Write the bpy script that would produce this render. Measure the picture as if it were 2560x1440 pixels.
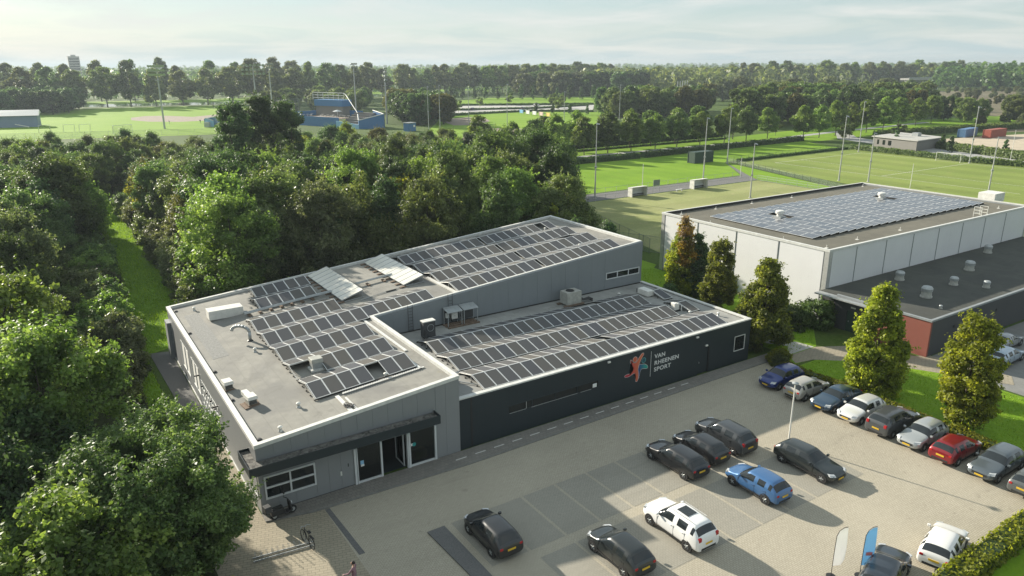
import bpy, bmesh, math, random
import numpy as np
from mathutils import Vector, Matrix, noise as mnoise
R = math.radians
random.seed(7)
for o in list(bpy.data.objects):
    bpy.data.objects.remove(o)
sc = bpy.context.scene
COL = sc.collection

# ---------------------------------------------------------------- camera
cam_d = bpy.data.cameras.new('camera')
cam = bpy.data.objects.new('camera', cam_d)
COL.objects.link(cam)
sc.camera = cam
YAW, PITCH, ROLL = R(57.05), R(17.03), R(-0.26)
_f = Vector((math.cos(PITCH) * math.cos(YAW), math.cos(PITCH) * math.sin(YAW), -math.sin(PITCH)))
_r = Vector((math.sin(YAW), -math.cos(YAW), 0))
_u = _r.cross(_f)
_r2 = math.cos(ROLL) * _r + math.sin(ROLL) * _u
_u2 = -math.sin(ROLL) * _r + math.cos(ROLL) * _u
m = Matrix.Identity(4)
for i in range(3):
    m[i][0], m[i][1], m[i][2] = _r2[i], _u2[i], -_f[i]
m[0][3], m[1][3], m[2][3] = -8.16, -40.38, 26.0
cam.matrix_world = m
cam_d.sensor_width = 36.0
cam_d.lens = 1832.7 / 2560 * 36.0
cam_d.clip_start = 0.5
cam_d.clip_end = 20000

# ---------------------------------------------------------------- light
SUN_EL, SUN_OFF = R(20.5), R(17.0)           # elevation; turned from +y towards -x
sun_dir = Vector((-math.sin(SUN_OFF) * math.cos(SUN_EL), math.cos(SUN_OFF) * math.cos(SUN_EL), math.sin(SUN_EL)))
sd = bpy.data.lights.new('sun', 'SUN')
sd.energy = 5.0
sd.angle = R(0.7)
sd.color = (1.0, 0.92, 0.78)
sun = bpy.data.objects.new('sun', sd)
COL.objects.link(sun)
sun.rotation_euler = sun_dir.to_track_quat('Z', 'Y').to_euler()
sun.location = (0, 0, 60)

w = bpy.data.worlds.new('World')
sc.world = w
w.use_nodes = True
nt = w.node_tree
nt.nodes.clear()
out = nt.nodes.new('ShaderNodeOutputWorld')
bg = nt.nodes.new('ShaderNodeBackground')
sky = nt.nodes.new('ShaderNodeTexSky')
sky.sky_type = 'NISHITA'
sky.sun_disc = False
sky.sun_elevation = SUN_EL
sky.sun_rotation = -SUN_OFF
sky.air_density = 1.0
sky.dust_density = 0.3
sky.ozone_density = 1.2
tc = nt.nodes.new('ShaderNodeTexCoord')
sep = nt.nodes.new('ShaderNodeSeparateXYZ')
nt.links.new(tc.outputs['Generated'], sep.inputs[0])
mx = nt.nodes.new('ShaderNodeMath'); mx.operation = 'MAXIMUM'; mx.inputs[1].default_value = 0.0
nt.links.new(sep.outputs['Z'], mx.inputs[0])
ad = nt.nodes.new('ShaderNodeMath'); ad.operation = 'ADD'; ad.inputs[1].default_value = 0.09
nt.links.new(mx.outputs[0], ad.inputs[0])
dx = nt.nodes.new('ShaderNodeMath'); dx.operation = 'DIVIDE'
dy = nt.nodes.new('ShaderNodeMath'); dy.operation = 'DIVIDE'
nt.links.new(sep.outputs['X'], dx.inputs[0]); nt.links.new(ad.outputs[0], dx.inputs[1])
nt.links.new(sep.outputs['Y'], dy.inputs[0]); nt.links.new(ad.outputs[0], dy.inputs[1])
cmb = nt.nodes.new('ShaderNodeCombineXYZ')
nt.links.new(dx.outputs[0], cmb.inputs[0]); nt.links.new(dy.outputs[0], cmb.inputs[1])
cn = nt.nodes.new('ShaderNodeTexNoise')
cn.inputs['Scale'].default_value = 0.8
cn.inputs['Detail'].default_value = 7
cn.inputs['Roughness'].default_value = 0.55
cn.inputs['Distortion'].default_value = 0.6
nt.links.new(cmb.outputs[0], cn.inputs['Vector'])
cr = nt.nodes.new('ShaderNodeValToRGB')
cr.color_ramp.elements[0].position = 0.36; cr.color_ramp.elements[0].color = (0.62, 0.62, 0.62, 1)
cr.color_ramp.elements[1].position = 0.72; cr.color_ramp.elements[1].color = (0.98, 0.98, 0.98, 1)
nt.links.new(cn.outputs['Fac'], cr.inputs['Fac'])
# thin high cloud veil over the whole sky
lowv = nt.nodes.new('ShaderNodeMapRange')
lowv.inputs['From Min'].default_value = 0.0
lowv.inputs['From Max'].default_value = 0.16
lowv.inputs['To Min'].default_value = 1.0
lowv.inputs['To Max'].default_value = 0.0
nt.links.new(mx.outputs[0], lowv.inputs['Value'])
vmax = nt.nodes.new('ShaderNodeMath'); vmax.operation = 'MAXIMUM'
nt.links.new(cr.outputs['Color'], vmax.inputs[0]); nt.links.new(lowv.outputs[0], vmax.inputs[1])
mixs = nt.nodes.new('ShaderNodeMix'); mixs.data_type = 'RGBA'
nt.links.new(vmax.outputs[0], mixs.inputs['Factor'])
nt.links.new(sky.outputs[0], mixs.inputs['A'])
veil = nt.nodes.new('ShaderNodeValToRGB')
veil.color_ramp.elements[0].position = 0.38; veil.color_ramp.elements[0].color = (0.70, 0.83, 0.88, 1)
veil.color_ramp.elements[1].position = 0.66; veil.color_ramp.elements[1].color = (1.0, 1.0, 0.97, 1)
nt.links.new(cn.outputs['Fac'], veil.inputs['Fac'])
vsc = nt.nodes.new('ShaderNodeMix'); vsc.data_type = 'RGBA'; vsc.blend_type = 'MULTIPLY'
vsc.inputs['Factor'].default_value = 1.0
vsc.inputs['B'].default_value = (6.4, 6.7, 6.75, 1)
nt.links.new(veil.outputs['Color'], vsc.inputs['A'])
nt.links.new(vsc.outputs['Result'], mixs.inputs['B'])
bg.inputs['Strength'].default_value = 0.060
nt.links.new(mixs.outputs['Result'], bg.inputs['Color'])
nt.links.new(bg.outputs[0], out.inputs['Surface'])

vs = sc.view_settings
vs.view_transform = 'Standard'
vs.look = 'None'
vs.exposure = 1.05
vs.gamma = 1.0
vs.use_curve_mapping = False
sc.cycles.max_bounces = 6
sc.cycles.diffuse_bounces = 3
sc.cycles.glossy_bounces = 3
sc.cycles.transmission_bounces = 4
sc.cycles.transparent_max_bounces = 12
sc.cycles.volume_bounces = 0
sc.cycles.caustics_reflective = False
sc.cycles.caustics_refractive = False
sc.cycles.use_denoising = True

# ---------------------------------------------------------------- helpers
def thing(name, label, cat, loc=(0, 0, 0), rz=0.0, group=None, scale=None):
    o = bpy.data.objects.new(name, None)
    o.empty_display_size = 0.3
    COL.objects.link(o)
    o.location = loc
    o.rotation_euler = (0, 0, rz)
    if scale is not None:
        o.scale = scale
    o['label'] = label
    o['category'] = cat
    if group:
        o['group'] = group
    return o

def tag(o, label, cat, group=None):
    o['label'] = label
    o['category'] = cat
    if group:
        o['group'] = group
    return o

def put(name, me, parent=None, loc=(0, 0, 0), rot=(0, 0, 0), mat=None):
    o = bpy.data.objects.new(name, me)
    COL.objects.link(o)
    o.location = loc
    o.rotation_euler = rot
    if parent is not None:
        o.parent = parent
    if mat is not None:
        o.material_slots[0].link = 'OBJECT'
        o.material_slots[0].material = mat
    return o

class MB:
    """collects faces; build() makes ONE mesh object"""
    def __init__(s):
        s.v, s.f, s.m = [], [], []
    def add(s, vs_, fs, mi=0):
        b = len(s.v)
        s.v += [tuple(p) for p in vs_]
        for f in fs:
            s.f.append(tuple(b + i for i in f))
            s.m.append(mi)
        return s
    def box(s, x0, y0, z0, x1, y1, z1, mi=0):
        return s.add([(x0, y0, z0), (x1, y0, z0), (x1, y1, z0), (x0, y1, z0), (x0, y0, z1), (x1, y0, z1), (x1, y1, z1), (x0, y1, z1)],
                     [(0, 3, 2, 1), (4, 5, 6, 7), (0, 1, 5, 4), (1, 2, 6, 5), (2, 3, 7, 6), (3, 0, 4, 7)], mi)
    def hexa(s, p, mi=0):
        return s.add(p, [(0, 3, 2, 1), (4, 5, 6, 7), (0, 1, 5, 4), (1, 2, 6, 5), (2, 3, 7, 6), (3, 0, 4, 7)], mi)
    def poly(s, pts, z0, z1, mi=0):
        n = len(pts)
        a = sum(pts[i][0] * pts[(i + 1) % n][1] - pts[(i + 1) % n][0] * pts[i][1] for i in range(n))
        if a < 0:
            pts = pts[::-1]
        vs_ = [(x, y, z0) for x, y in pts] + [(x, y, z1) for x, y in pts]
        fs = [tuple(range(n, 2 * n)), tuple(range(n - 1, -1, -1))] + [(i, (i + 1) % n, n + (i + 1) % n, n + i) for i in range(n)]
        return s.add(vs_, fs, mi)
    def sheet(s, pts, z, mi=0):
        n = len(pts)
        a = sum(pts[i][0] * pts[(i + 1) % n][1] - pts[(i + 1) % n][0] * pts[i][1] for i in range(n))
        if a < 0:
            pts = pts[::-1]
        return s.add([(x, y, z) for x, y in pts], [tuple(range(n))], mi)
    def tube(s, p, q, r0, r1=None, n=8, mi=0, caps=True):
        r1 = r0 if r1 is None else r1
        p, q = Vector(p), Vector(q)
        d = (q - p)
        if d.length < 1e-6:
            return s
        d.normalize()
        a = d.cross(Vector((0, 0, 1)) if abs(d.z) < 0.95 else Vector((1, 0, 0))).normalized()
        b = d.cross(a)
        vs_ = []
        for c, r in ((p, r0), (q, r1)):
            for i in range(n):
                t = 2 * math.pi * i / n
                vs_.append(c + (a * math.cos(t) + b * math.sin(t)) * r)
        fs = [(i, n + i, n + (i + 1) % n, (i + 1) % n) for i in range(n)]
        if caps:
            fs += [tuple(range(n)), tuple(range(2 * n - 1, n - 1, -1))]
        return s.add(vs_, fs, mi)
    def path(s, pts, r, n=8, mi=0):
        for a, b in zip(pts[:-1], pts[1:]):
            s.tube(a, b, r, r, n, mi)
        return s
    def ring(s, c, r, tr, axis='y', n=20, k=6, mi=0):
        vs_, fs = [], []
        for i in range(n):
            t = 2 * math.pi * i / n
            for j in range(k):
                u = 2 * math.pi * j / k
                rr = r + tr * math.cos(u)
                h = tr * math.sin(u)
                if axis == 'y':
                    vs_.append((c[0] + rr * math.cos(t), c[1] + h, c[2] + rr * math.sin(t)))
                elif axis == 'z':
                    vs_.append((c[0] + rr * math.cos(t), c[1] + rr * math.sin(t), c[2] + h))
                else:
                    vs_.append((c[0] + h, c[1] + rr * math.cos(t), c[2] + rr * math.sin(t)))
        for i in range(n):
            for j in range(k):
                fs.append((i * k + j, i * k + (j + 1) % k, ((i + 1) % n) * k + (j + 1) % k, ((i + 1) % n) * k + j))
        return s.add(vs_, fs, mi)
    def lathe(s, c, prof, n=16, mi=0):
        vs_, fs = [], []
        for r, z in prof:
            for i in range(n):
                t = 2 * math.pi * i / n
                vs_.append((c[0] + r * math.cos(t), c[1] + r * math.sin(t), c[2] + z))
        for a in range(len(prof) - 1):
            for i in range(n):
                fs.append((a * n + i, a * n + (i + 1) % n, (a + 1) * n + (i + 1) % n, (a + 1) * n + i))
        fs += [tuple(range(n - 1, -1, -1)), tuple(range((len(prof) - 1) * n, len(prof) * n))]
        return s.add(vs_, fs, mi)
    def mesh(s, name, mats, smooth=False):
        me = bpy.data.meshes.new(name)
        me.from_pydata(s.v, [], s.f)
        if not isinstance(mats, (list, tuple)):
            mats = [mats]
        for mm in mats:
            me.materials.append(mm)
        if len(mats) > 1:
            me.polygons.foreach_set('material_index', s.m)
        if smooth:
            me.polygons.foreach_set('use_smooth', [True] * len(s.f))
        me.update()
        return me
    def build(s, name, mats, parent=None, loc=(0, 0, 0), rot=(0, 0, 0), smooth=False, kind=None, bevel=0):
        o = put(name, s.mesh(name, mats, smooth), parent, loc, rot)
        if kind:
            o['kind'] = kind
        if bevel:
            md = o.modifiers.new('bevel', 'BEVEL')
            md.width = bevel
            md.segments = 2
            md.limit_method = 'ANGLE'
        return o

def copy_tree(o, parent=None):
    c = o.copy()
    COL.objects.link(c)
    if parent is not None:
        c.parent = parent
    for ch in list(o.children):
        copy_tree(ch, c)
    return c

ORD = ['zeroth', 'first', 'second', 'third', 'fourth', 'fifth', 'sixth', 'seventh', 'eighth', 'ninth', 'tenth', 'eleventh', 'twelfth',
       'thirteenth', 'fourteenth', 'fifteenth', 'sixteenth', 'seventeenth', 'eighteenth', 'nineteenth', 'twentieth']
def nth(n):
    if n <= 20:
        return ORD[n]
    tens = {2: 'twenty', 3: 'thirty', 4: 'forty', 5: 'fifty', 6: 'sixty', 7: 'seventy', 8: 'eighty', 9: 'ninety'}[n // 10]
    return tens + '-' + ORD[n % 10] if n % 10 else {2: 'twentieth', 3: 'thirtieth', 4: 'fortieth', 5: 'fiftieth', 6: 'sixtieth', 7: 'seventieth', 8: 'eightieth', 9: 'ninetieth'}[n // 10]

# ---------------------------------------------------------------- materials
class N:
    def __init__(s, name):
        s.mat = bpy.data.materials.new(name)
        s.mat.use_nodes = True
        s.t = s.mat.node_tree
        s.b = s.t.nodes['Principled BSDF']
        s.o = s.t.nodes['Material Output']
    def n(s, typ, **kw):
        x = s.t.nodes.new('ShaderNode' + typ)
        for k, v in kw.items():
            if hasattr(x, k) and k not in x.inputs:
                setattr(x, k, v)
            else:
                x.inputs[k].default_value = v
        return x
    def l(s, a, b):
        s.t.links.new(a, b)
    def coord(s, scale=(1, 1, 1), gen='Object', rot=0.0):
        c = s.n('TexCoord')
        mp = s.n('Mapping')
        mp.inputs['Scale'].default_value = scale
        mp.inputs['Rotation'].default_value = (0, 0, rot)
        s.l(c.outputs[gen], mp.inputs['Vector'])
        return mp.outputs[0]
    def noise(s, vec, scale, detail=4, rough=0.55, dist=0.0):
        x = s.n('TexNoise')
        x.inputs['Scale'].default_value = scale
        x.inputs['Detail'].default_value = detail
        x.inputs['Roughness'].default_value = rough
        x.inputs['Distortion'].default_value = dist
        s.l(vec, x.inputs['Vector'])
        return x.outputs['Fac']
    def ramp(s, fac, stops):
        x = s.n('ValToRGB')
        e = x.color_ramp.elements
        while len(e) < len(stops):
            e.new(0.5)
        for i, (p, c) in enumerate(stops):
            e[i].position = p
            e[i].color = (*c, 1) if len(c) == 3 else c
        s.l(fac, x.inputs['Fac'])
        return x.outputs['Color']
    def mix(s, fac, a, b, mode='MIX'):
        x = s.n('Mix', data_type='RGBA', blend_type=mode)
        for k, v in (('Factor', fac), ('A', a), ('B', b)):
            if isinstance(v, (int, float)):
                x.inputs[k].default_value = v
            elif isinstance(v, tuple):
                x.inputs[k].default_value = (*v, 1)
            else:
                s.l(v, x.inputs[k])
        return x.outputs['Result']
    def bump(s, h, strength=0.3, dist=0.02):
        x = s.n('Bump')
        x.inputs['Strength'].default_value = strength
        x.inputs['Distance'].default_value = dist
        s.l(h, x.inputs['Height'])
        s.l(x.outputs[0], s.b.inputs['Normal'])
    def set(s, color=None, rough=None, metal=None, spec=None):
        if color is not None:
            if isinstance(color, tuple):
                s.b.inputs['Base Color'].default_value = (*color, 1)
            else:
                s.l(color, s.b.inputs['Base Color'])
        if rough is not None:
            s.b.inputs['Roughness'].default_value = rough
        if metal is not None:
            s.b.inputs['Metallic'].default_value = metal
        if spec is not None:
            s.b.inputs['Specular IOR Level'].default_value = spec
        return s.mat

def plain(name, color, rough=0.6, metal=0.0, var=0.12, scale=1.5, spec=0.5):
    """painted or metal surface with a little uneven wear"""
    k = N(name)
    v = k.coord()
    f = k.noise(v, scale, 5, 0.6)
    lo = tuple(c * (1 - var) for c in color)
    hi = tuple(min(1, c * (1 + var)) for c in color)
    return k.set(k.ramp(f, [(0.3, lo), (0.7, hi)]), rough, metal, spec)

M = {}
def grass_mat(name, dark, mid, light, scale=0.12, stripes=None, bump=0.6):
    k = N(name)
    v = k.coord()
    big = k.noise(v, scale, 4, 0.6)
    fine = k.noise(v, 2.6, 6, 0.75)
    mixf = k.n('Math', operation='MULTIPLY_ADD')
    mixf.inputs[1].default_value = 0.55
    k.l(fine, mixf.inputs[0])
    sb = k.n('Math', operation='MULTIPLY')
    sb.inputs[1].default_value = 0.45
    k.l(big, sb.inputs[0])
    k.l(sb.outputs[0], mixf.inputs[2])
    col = k.ramp(mixf.outputs[0], [(0.34, dark), (0.5, mid), (0.64, light)])
    if stripes:
        wv = k.n('TexWave', wave_type='BANDS', bands_direction=stripes[0])
        wv.inputs['Scale'].default_value = stripes[1]
        wv.inputs['Distortion'].default_value = 0.6
        k.l(v, wv.inputs['Vector'])
        col = k.mix(k.ramp(wv.outputs['Fac'], [(0.42, (0, 0, 0)), (0.58, (stripes[2],) * 3)]), col, tuple(c * 0.6 for c in mid))
    pt = k.noise(v, 0.35, 6, 0.7, 0.5)
    col = k.mix(k.ramp(pt, [(0.56, (0, 0, 0)), (0.74, (0.5, 0.5, 0.5))]), col, (light[0] * 1.15, light[1] * 0.92, light[2] * 1.3))
    k.set(col, 0.9, 0, 0.15)
    k.bump(fine, bump, 0.06)
    return k.mat

M['ground'] = grass_mat('meadow_grass', (0.035, 0.062, 0.012), (0.062, 0.105, 0.018), (0.10, 0.14, 0.03), 0.03)
M['lawn'] = grass_mat('lawn_grass', (0.115, 0.22, 0.012), (0.17, 0.30, 0.016), (0.225, 0.345, 0.03), 0.06, ('X', 0.06, 0.16))
M['field'] = grass_mat('sports_field_grass', (0.135, 0.25, 0.012), (0.18, 0.31, 0.018), (0.23, 0.35, 0.03), 0.02, ('Y', 0.03, 0.16))
M['turf'] = grass_mat('sanded_turf', (0.20, 0.235, 0.08), (0.29, 0.31, 0.125), (0.37, 0.37, 0.18), 0.05, ('Y', 0.035, 0.25), 0.3)
M['turf2'] = grass_mat('worn_turf', (0.13, 0.185, 0.04), (0.21, 0.27, 0.06), (0.27, 0.31, 0.09), 0.035, ('X', 0.03, 0.3), 0.3)
M['grass_rough'] = grass_mat('path_grass', (0.06, 0.13, 0.008), (0.12, 0.23, 0.012), (0.17, 0.29, 0.02), 0.2)
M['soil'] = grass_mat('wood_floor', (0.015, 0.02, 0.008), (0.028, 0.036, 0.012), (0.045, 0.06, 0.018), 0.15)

def paver_mat(name, c1, c2, mortar, bw, bh, stain=0.25, rot=0.0, ms=0.012):
    k = N(name)
    v = k.coord(rot=rot)
    br = k.n('TexBrick')
    br.inputs['Color1'].default_value = (*c1, 1)
    br.inputs['Color2'].default_value = (*c2, 1)
    br.inputs['Mortar'].default_value = (*mortar, 1)
    br.inputs['Scale'].default_value = 1.0
    br.inputs['Brick Width'].default_value = bw
    br.inputs['Row Height'].default_value = bh
    br.inputs['Mortar Size'].default_value = ms
    k.l(v, br.inputs['Vector'])
    big = k.noise(v, 0.35, 6, 0.65)
    fine = k.noise(v, 9.0, 3, 0.6)
    col = k.mix(k.ramp(big, [(0.35, (0, 0, 0)), (0.75, (stain, stain, stain))]), br.outputs['Color'], tuple(c * 0.55 for c in c1))
    col = k.mix(k.ramp(fine, [(0.4, (0, 0, 0)), (0.7, (0.25, 0.25, 0.25))]), col, tuple(c * 1.25 for c in c2))
    # tyre and oil marks
    sp = k.noise(v, 1.7, 2, 0.4)
    col = k.mix(k.ramp(sp, [(0.68, (0, 0, 0)), (0.76, (0.4, 0.4, 0.4))]), col, tuple(c * 0.45 for c in c1))
    v3 = k.coord((0.25, 1.6, 1))
    col = k.mix(k.ramp(k.noise(v3, 0.5, 4, 0.6, 0.8), [(0.55, (0, 0, 0)), (0.72, (0.3, 0.3, 0.3))]), col, tuple(c * 0.6 for c in c1))
    v4 = k.coord()
    col = k.mix(k.ramp(k.noise(v4, 0.09, 3, 0.5), [(0.4, (0, 0, 0)), (0.65, (0.22, 0.22, 0.22))]), col, tuple(min(1, c * 1.3) for c in c2))
    k.set(col, 0.85, 0, 0.3)
    k.bump(br.outputs['Fac'], -0.35, 0.01)
    return k.mat
M['paving'] = paver_mat('concrete_block_paving', (0.37, 0.335, 0.262), (0.425, 0.385, 0.305), (0.22, 0.20, 0.155), 0.22, 0.11)
M['bay'] = paver_mat('dark_bay_paving', (0.29, 0.275, 0.23), (0.325, 0.305, 0.255), (0.18, 0.17, 0.145), 0.22, 0.11)
M['slabs'] = paver_mat('grey_footway_slabs', (0.20, 0.19, 0.17), (0.25, 0.235, 0.21), (0.11, 0.105, 0.095), 0.30, 0.30, 0.35)
M['brick_pave'] = paver_mat('brick_paving', (0.30, 0.265, 0.20), (0.36, 0.315, 0.235), (0.16, 0.15, 0.11), 0.42, 0.21, 0.35, 0.3, 0.02)
M['gravel'] = plain('grey_gravel', (0.135, 0.133, 0.13), 0.95, 0, 0.35, 18)
M['kerb'] = plain('kerb_concrete', (0.20, 0.195, 0.18), 0.9, 0, 0.2, 4)
M['concrete'] = plain('pale_concrete', (0.42, 0.41, 0.38), 0.85, 0, 0.15, 2)
M['asphalt'] = plain('path_asphalt', (0.33, 0.33, 0.32), 0.9, 0, 0.15, 3)
M['road'] = plain('road_asphalt', (0.20, 0.20, 0.19), 0.9, 0, 0.15, 1)
M['dirt'] = plain('infield_clay', (0.25, 0.20, 0.155), 0.95, 0, 0.18, 0.4)
M['sand'] = plain('pale_sand', (0.46, 0.39, 0.29), 0.95, 0, 0.15, 0.3)
M['track'] = plain('red_running_track', (0.40, 0.16, 0.11), 0.9, 0, 0.15, 0.4)
M['marking'] = plain('white_road_paint', (0.62, 0.61, 0.57), 0.7, 0, 0.25, 6)
k = N('canal_water')
v = k.coord()
k.set((0.05, 0.06, 0.06), 0.06, 0, 0.6)
k.bump(k.noise(v, 0.6, 4, 0.6), 0.05, 0.1)
M['water'] = k.mat

def roof_mat(name, base, stain, moss):
    k = N(name)
    v = k.coord()
    big = k.noise(v, 0.22, 7, 0.62, 0.4)
    mid = k.noise(v, 1.3, 5, 0.6)
    fine = k.noise(v, 24, 3, 0.6)
    col = k.ramp(mid, [(0.3, tuple(c * 0.86 for c in base)), (0.7, tuple(c * 1.1 for c in base))])
    col = k.mix(k.ramp(big, [(0.44, (0, 0, 0)), (0.60, (0.85, 0.85, 0.85))]), col, stain)
    pud = k.noise(v, 0.45, 3, 0.5, 0.3)
    col = k.mix(k.ramp(pud, [(0.60, (0, 0, 0)), (0.63, (0.4, 0.4, 0.4)), (0.66, (0.12, 0.12, 0.12))]), col, tuple(c * 0.55 for c in base))
    # welded laps of the membrane, one metre apart
    br = k.n('TexBrick')
    br.inputs['Color1'].default_value = (0, 0, 0, 1)
    br.inputs['Color2'].default_value = (0, 0, 0, 1)
    br.inputs['Mortar'].default_value = (1, 1, 1, 1)
    br.inputs['Scale'].default_value = 1
    br.inputs['Brick Width'].default_value = 1.0
    br.inputs['Row Height'].default_value = 7.5
    br.inputs['Mortar Size'].default_value = 0.018
    k.l(v, br.inputs['Vector'])
    f2 = k.n('Math', operation='MULTIPLY')
    k.l(br.outputs['Fac'], f2.inputs[0])
    f2.inputs[1].default_value = 0.5
    col = k.mix(f2.outputs[0], col, tuple(c * 0.6 for c in base))
    mo = k.noise(v, 0.5, 6, 0.7)
    col = k.mix(k.ramp(mo, [(0.64, (0, 0, 0)), (0.76, (0.5, 0.5, 0.5))]), col, moss)
    col = k.mix(k.ramp(fine, [(0.4, (0, 0, 0)), (0.7, (0.18, 0.18, 0.18))]), col, tuple(c * 1.3 for c in base))
    k.set(col, 0.85, 0, 0.3)
    k.bump(fine, 0.15, 0.01)
    return k.mat
M['roof'] = roof_mat('roof_membrane', (0.262, 0.254, 0.228), (0.185, 0.182, 0.172), (0.21, 0.195, 0.115))
M['roof_b'] = roof_mat('low_roof_membrane', (0.33, 0.33, 0.31), (0.25, 0.25, 0.24), (0.28, 0.27, 0.20))
M['roof_h'] = roof_mat('hall_roof_membrane', (0.155, 0.145, 0.115), (0.125, 0.118, 0.095), (0.115, 0.11, 0.08))
M['roof_dark'] = roof_mat('dark_roof_membrane', (0.075, 0.078, 0.068), (0.056, 0.058, 0.053), (0.07, 0.072, 0.05))

def wall_mat(name, base, rough=0.5, streak=0.25, metal=0.0):
    k = N(name)
    v = k.coord((1.2, 1.2, 0.12))
    st = k.noise(v, 2.2, 5, 0.65)
    v2 = k.coord()
    big = k.noise(v2, 0.5, 4, 0.6)
    col = k.mix(k.ramp(st, [(0.5, (0, 0, 0)), (0.8, (streak, streak, streak))]), base, tuple(c * 0.72 for c in base))
    col = k.mix(k.ramp(big, [(0.35, (0, 0, 0)), (0.7, (0.3, 0.3, 0.3))]), col, tuple(min(1, c * 1.15) for c in base))
    k.set(col, rough, metal, 0.4)
    return k.mat
M['wall_grey'] = wall_mat('grey_cladding', (0.235, 0.245, 0.25), 0.45)
M['wall_inner'] = wall_mat('grey_blue_cladding', (0.205, 0.225, 0.24), 0.4)
M['wall_dark'] = wall_mat('anthracite_cladding', (0.021, 0.031, 0.037), 0.42, 0.4)
M['wall_white'] = wall_mat('white_cladding', (0.70, 0.70, 0.70), 0.5, 0.12)
M['wall_joint'] = plain('joint_strip', (0.24, 0.26, 0.27), 0.6)
M['wall_red'] = wall_mat('red_brick_wall', (0.22, 0.07, 0.05), 0.8, 0.3)
M['wall_black'] = wall_mat('dark_brick_wall', (0.06, 0.062, 0.065), 0.8, 0.3)
M['trim'] = plain('pale_metal_trim', (0.62, 0.62, 0.59), 0.5, 0.0, 0.12, 3)
M['frame_white'] = plain('white_window_frame', (0.62, 0.64, 0.64), 0.45, 0, 0.06)
M['alu'] = plain('aluminium', (0.62, 0.62, 0.60), 0.42, 0.55, 0.1, 4)
M['galv'] = plain('galvanised_steel', (0.40, 0.42, 0.42), 0.5, 0.5, 0.15, 3)
M['pole'] = plain('grey_pole_paint', (0.40, 0.41, 0.40), 0.5, 0.2, 0.1)
M['black'] = plain('black_plastic', (0.02, 0.02, 0.021), 0.5)
M['rubber'] = plain('rubber', (0.018, 0.018, 0.018), 0.85)
M['white_box'] = plain('white_sheet_metal', (0.72, 0.71, 0.66), 0.45, 0, 0.12, 2.5)
M['beige_box'] = plain('weathered_beige_sheet', (0.40, 0.40, 0.36), 0.55, 0, 0.2, 3)
M['timber'] = plain('weathered_timber', (0.17, 0.12, 0.085), 0.85, 0, 0.3, 5)
M['blind'] = plain('white_blind', (0.80, 0.79, 0.76), 0.7, 0, 0.05)
M['blue_paint'] = wall_mat('blue_paint', (0.055, 0.17, 0.36), 0.55)
M['blue_light'] = wall_mat('light_blue_paint', (0.27, 0.50, 0.70), 0.55)
M['container_green'] = wall_mat('dark_green_container_paint', (0.035, 0.065, 0.05), 0.55)
M['container_blue'] = wall_mat('blue_container_paint', (0.10, 0.20, 0.36), 0.55)
M['container_red'] = wall_mat('red_container_paint', (0.33, 0.085, 0.055), 0.55)
M['wood_grey'] = wall_mat('grey_timber_cladding', (0.20, 0.19, 0.175), 0.8)
M['yellow'] = plain('yellow_plate', (0.65, 0.42, 0.03), 0.5)
M['orange'] = plain('orange_cloth', (0.7, 0.22, 0.05), 0.7)
k = N('dark_glass')
k.set((0.012, 0.016, 0.018), 0.04, 0, 0.55)
M['glass'] = k.mat
k = N('solar_glass')
v = k.coord()
oi = k.n('ObjectInfo')
k.set(k.mix(oi.outputs['Random'], (0.098, 0.102, 0.112), (0.126, 0.120, 0.110)), 0.4, 0, 0.03)
k.b.inputs['Coat Weight'].default_value = 0.0
k.b.inputs['Coat Roughness'].default_value = 0.15
M['solar'] = k.mat
k = N('collector_glass')
v = k.coord()
k.set(k.ramp(k.noise(v, 0.8, 4), [(0.3, (0.62, 0.60, 0.52)), (0.7, (0.74, 0.73, 0.68))]), 0.28, 0, 0.6)  # bright sky glare on the panes put into the base colour as cream
M['collector'] = k.mat
k = N('bluish_solar_glass')
oi = k.n('ObjectInfo')
k.set(k.mix(oi.outputs['Random'], (0.085, 0.095, 0.115), (0.13, 0.132, 0.145)), 0.25, 0, 0.4)
k.b.inputs['Coat Weight'].default_value = 0.4
k.b.inputs['Coat Roughness'].default_value = 0.1
M['solar_blue'] = k.mat
M['sheet_frame'] = plain('panel_frame', (0.66, 0.67, 0.66), 0.4, 0.2, 0.05)

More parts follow.
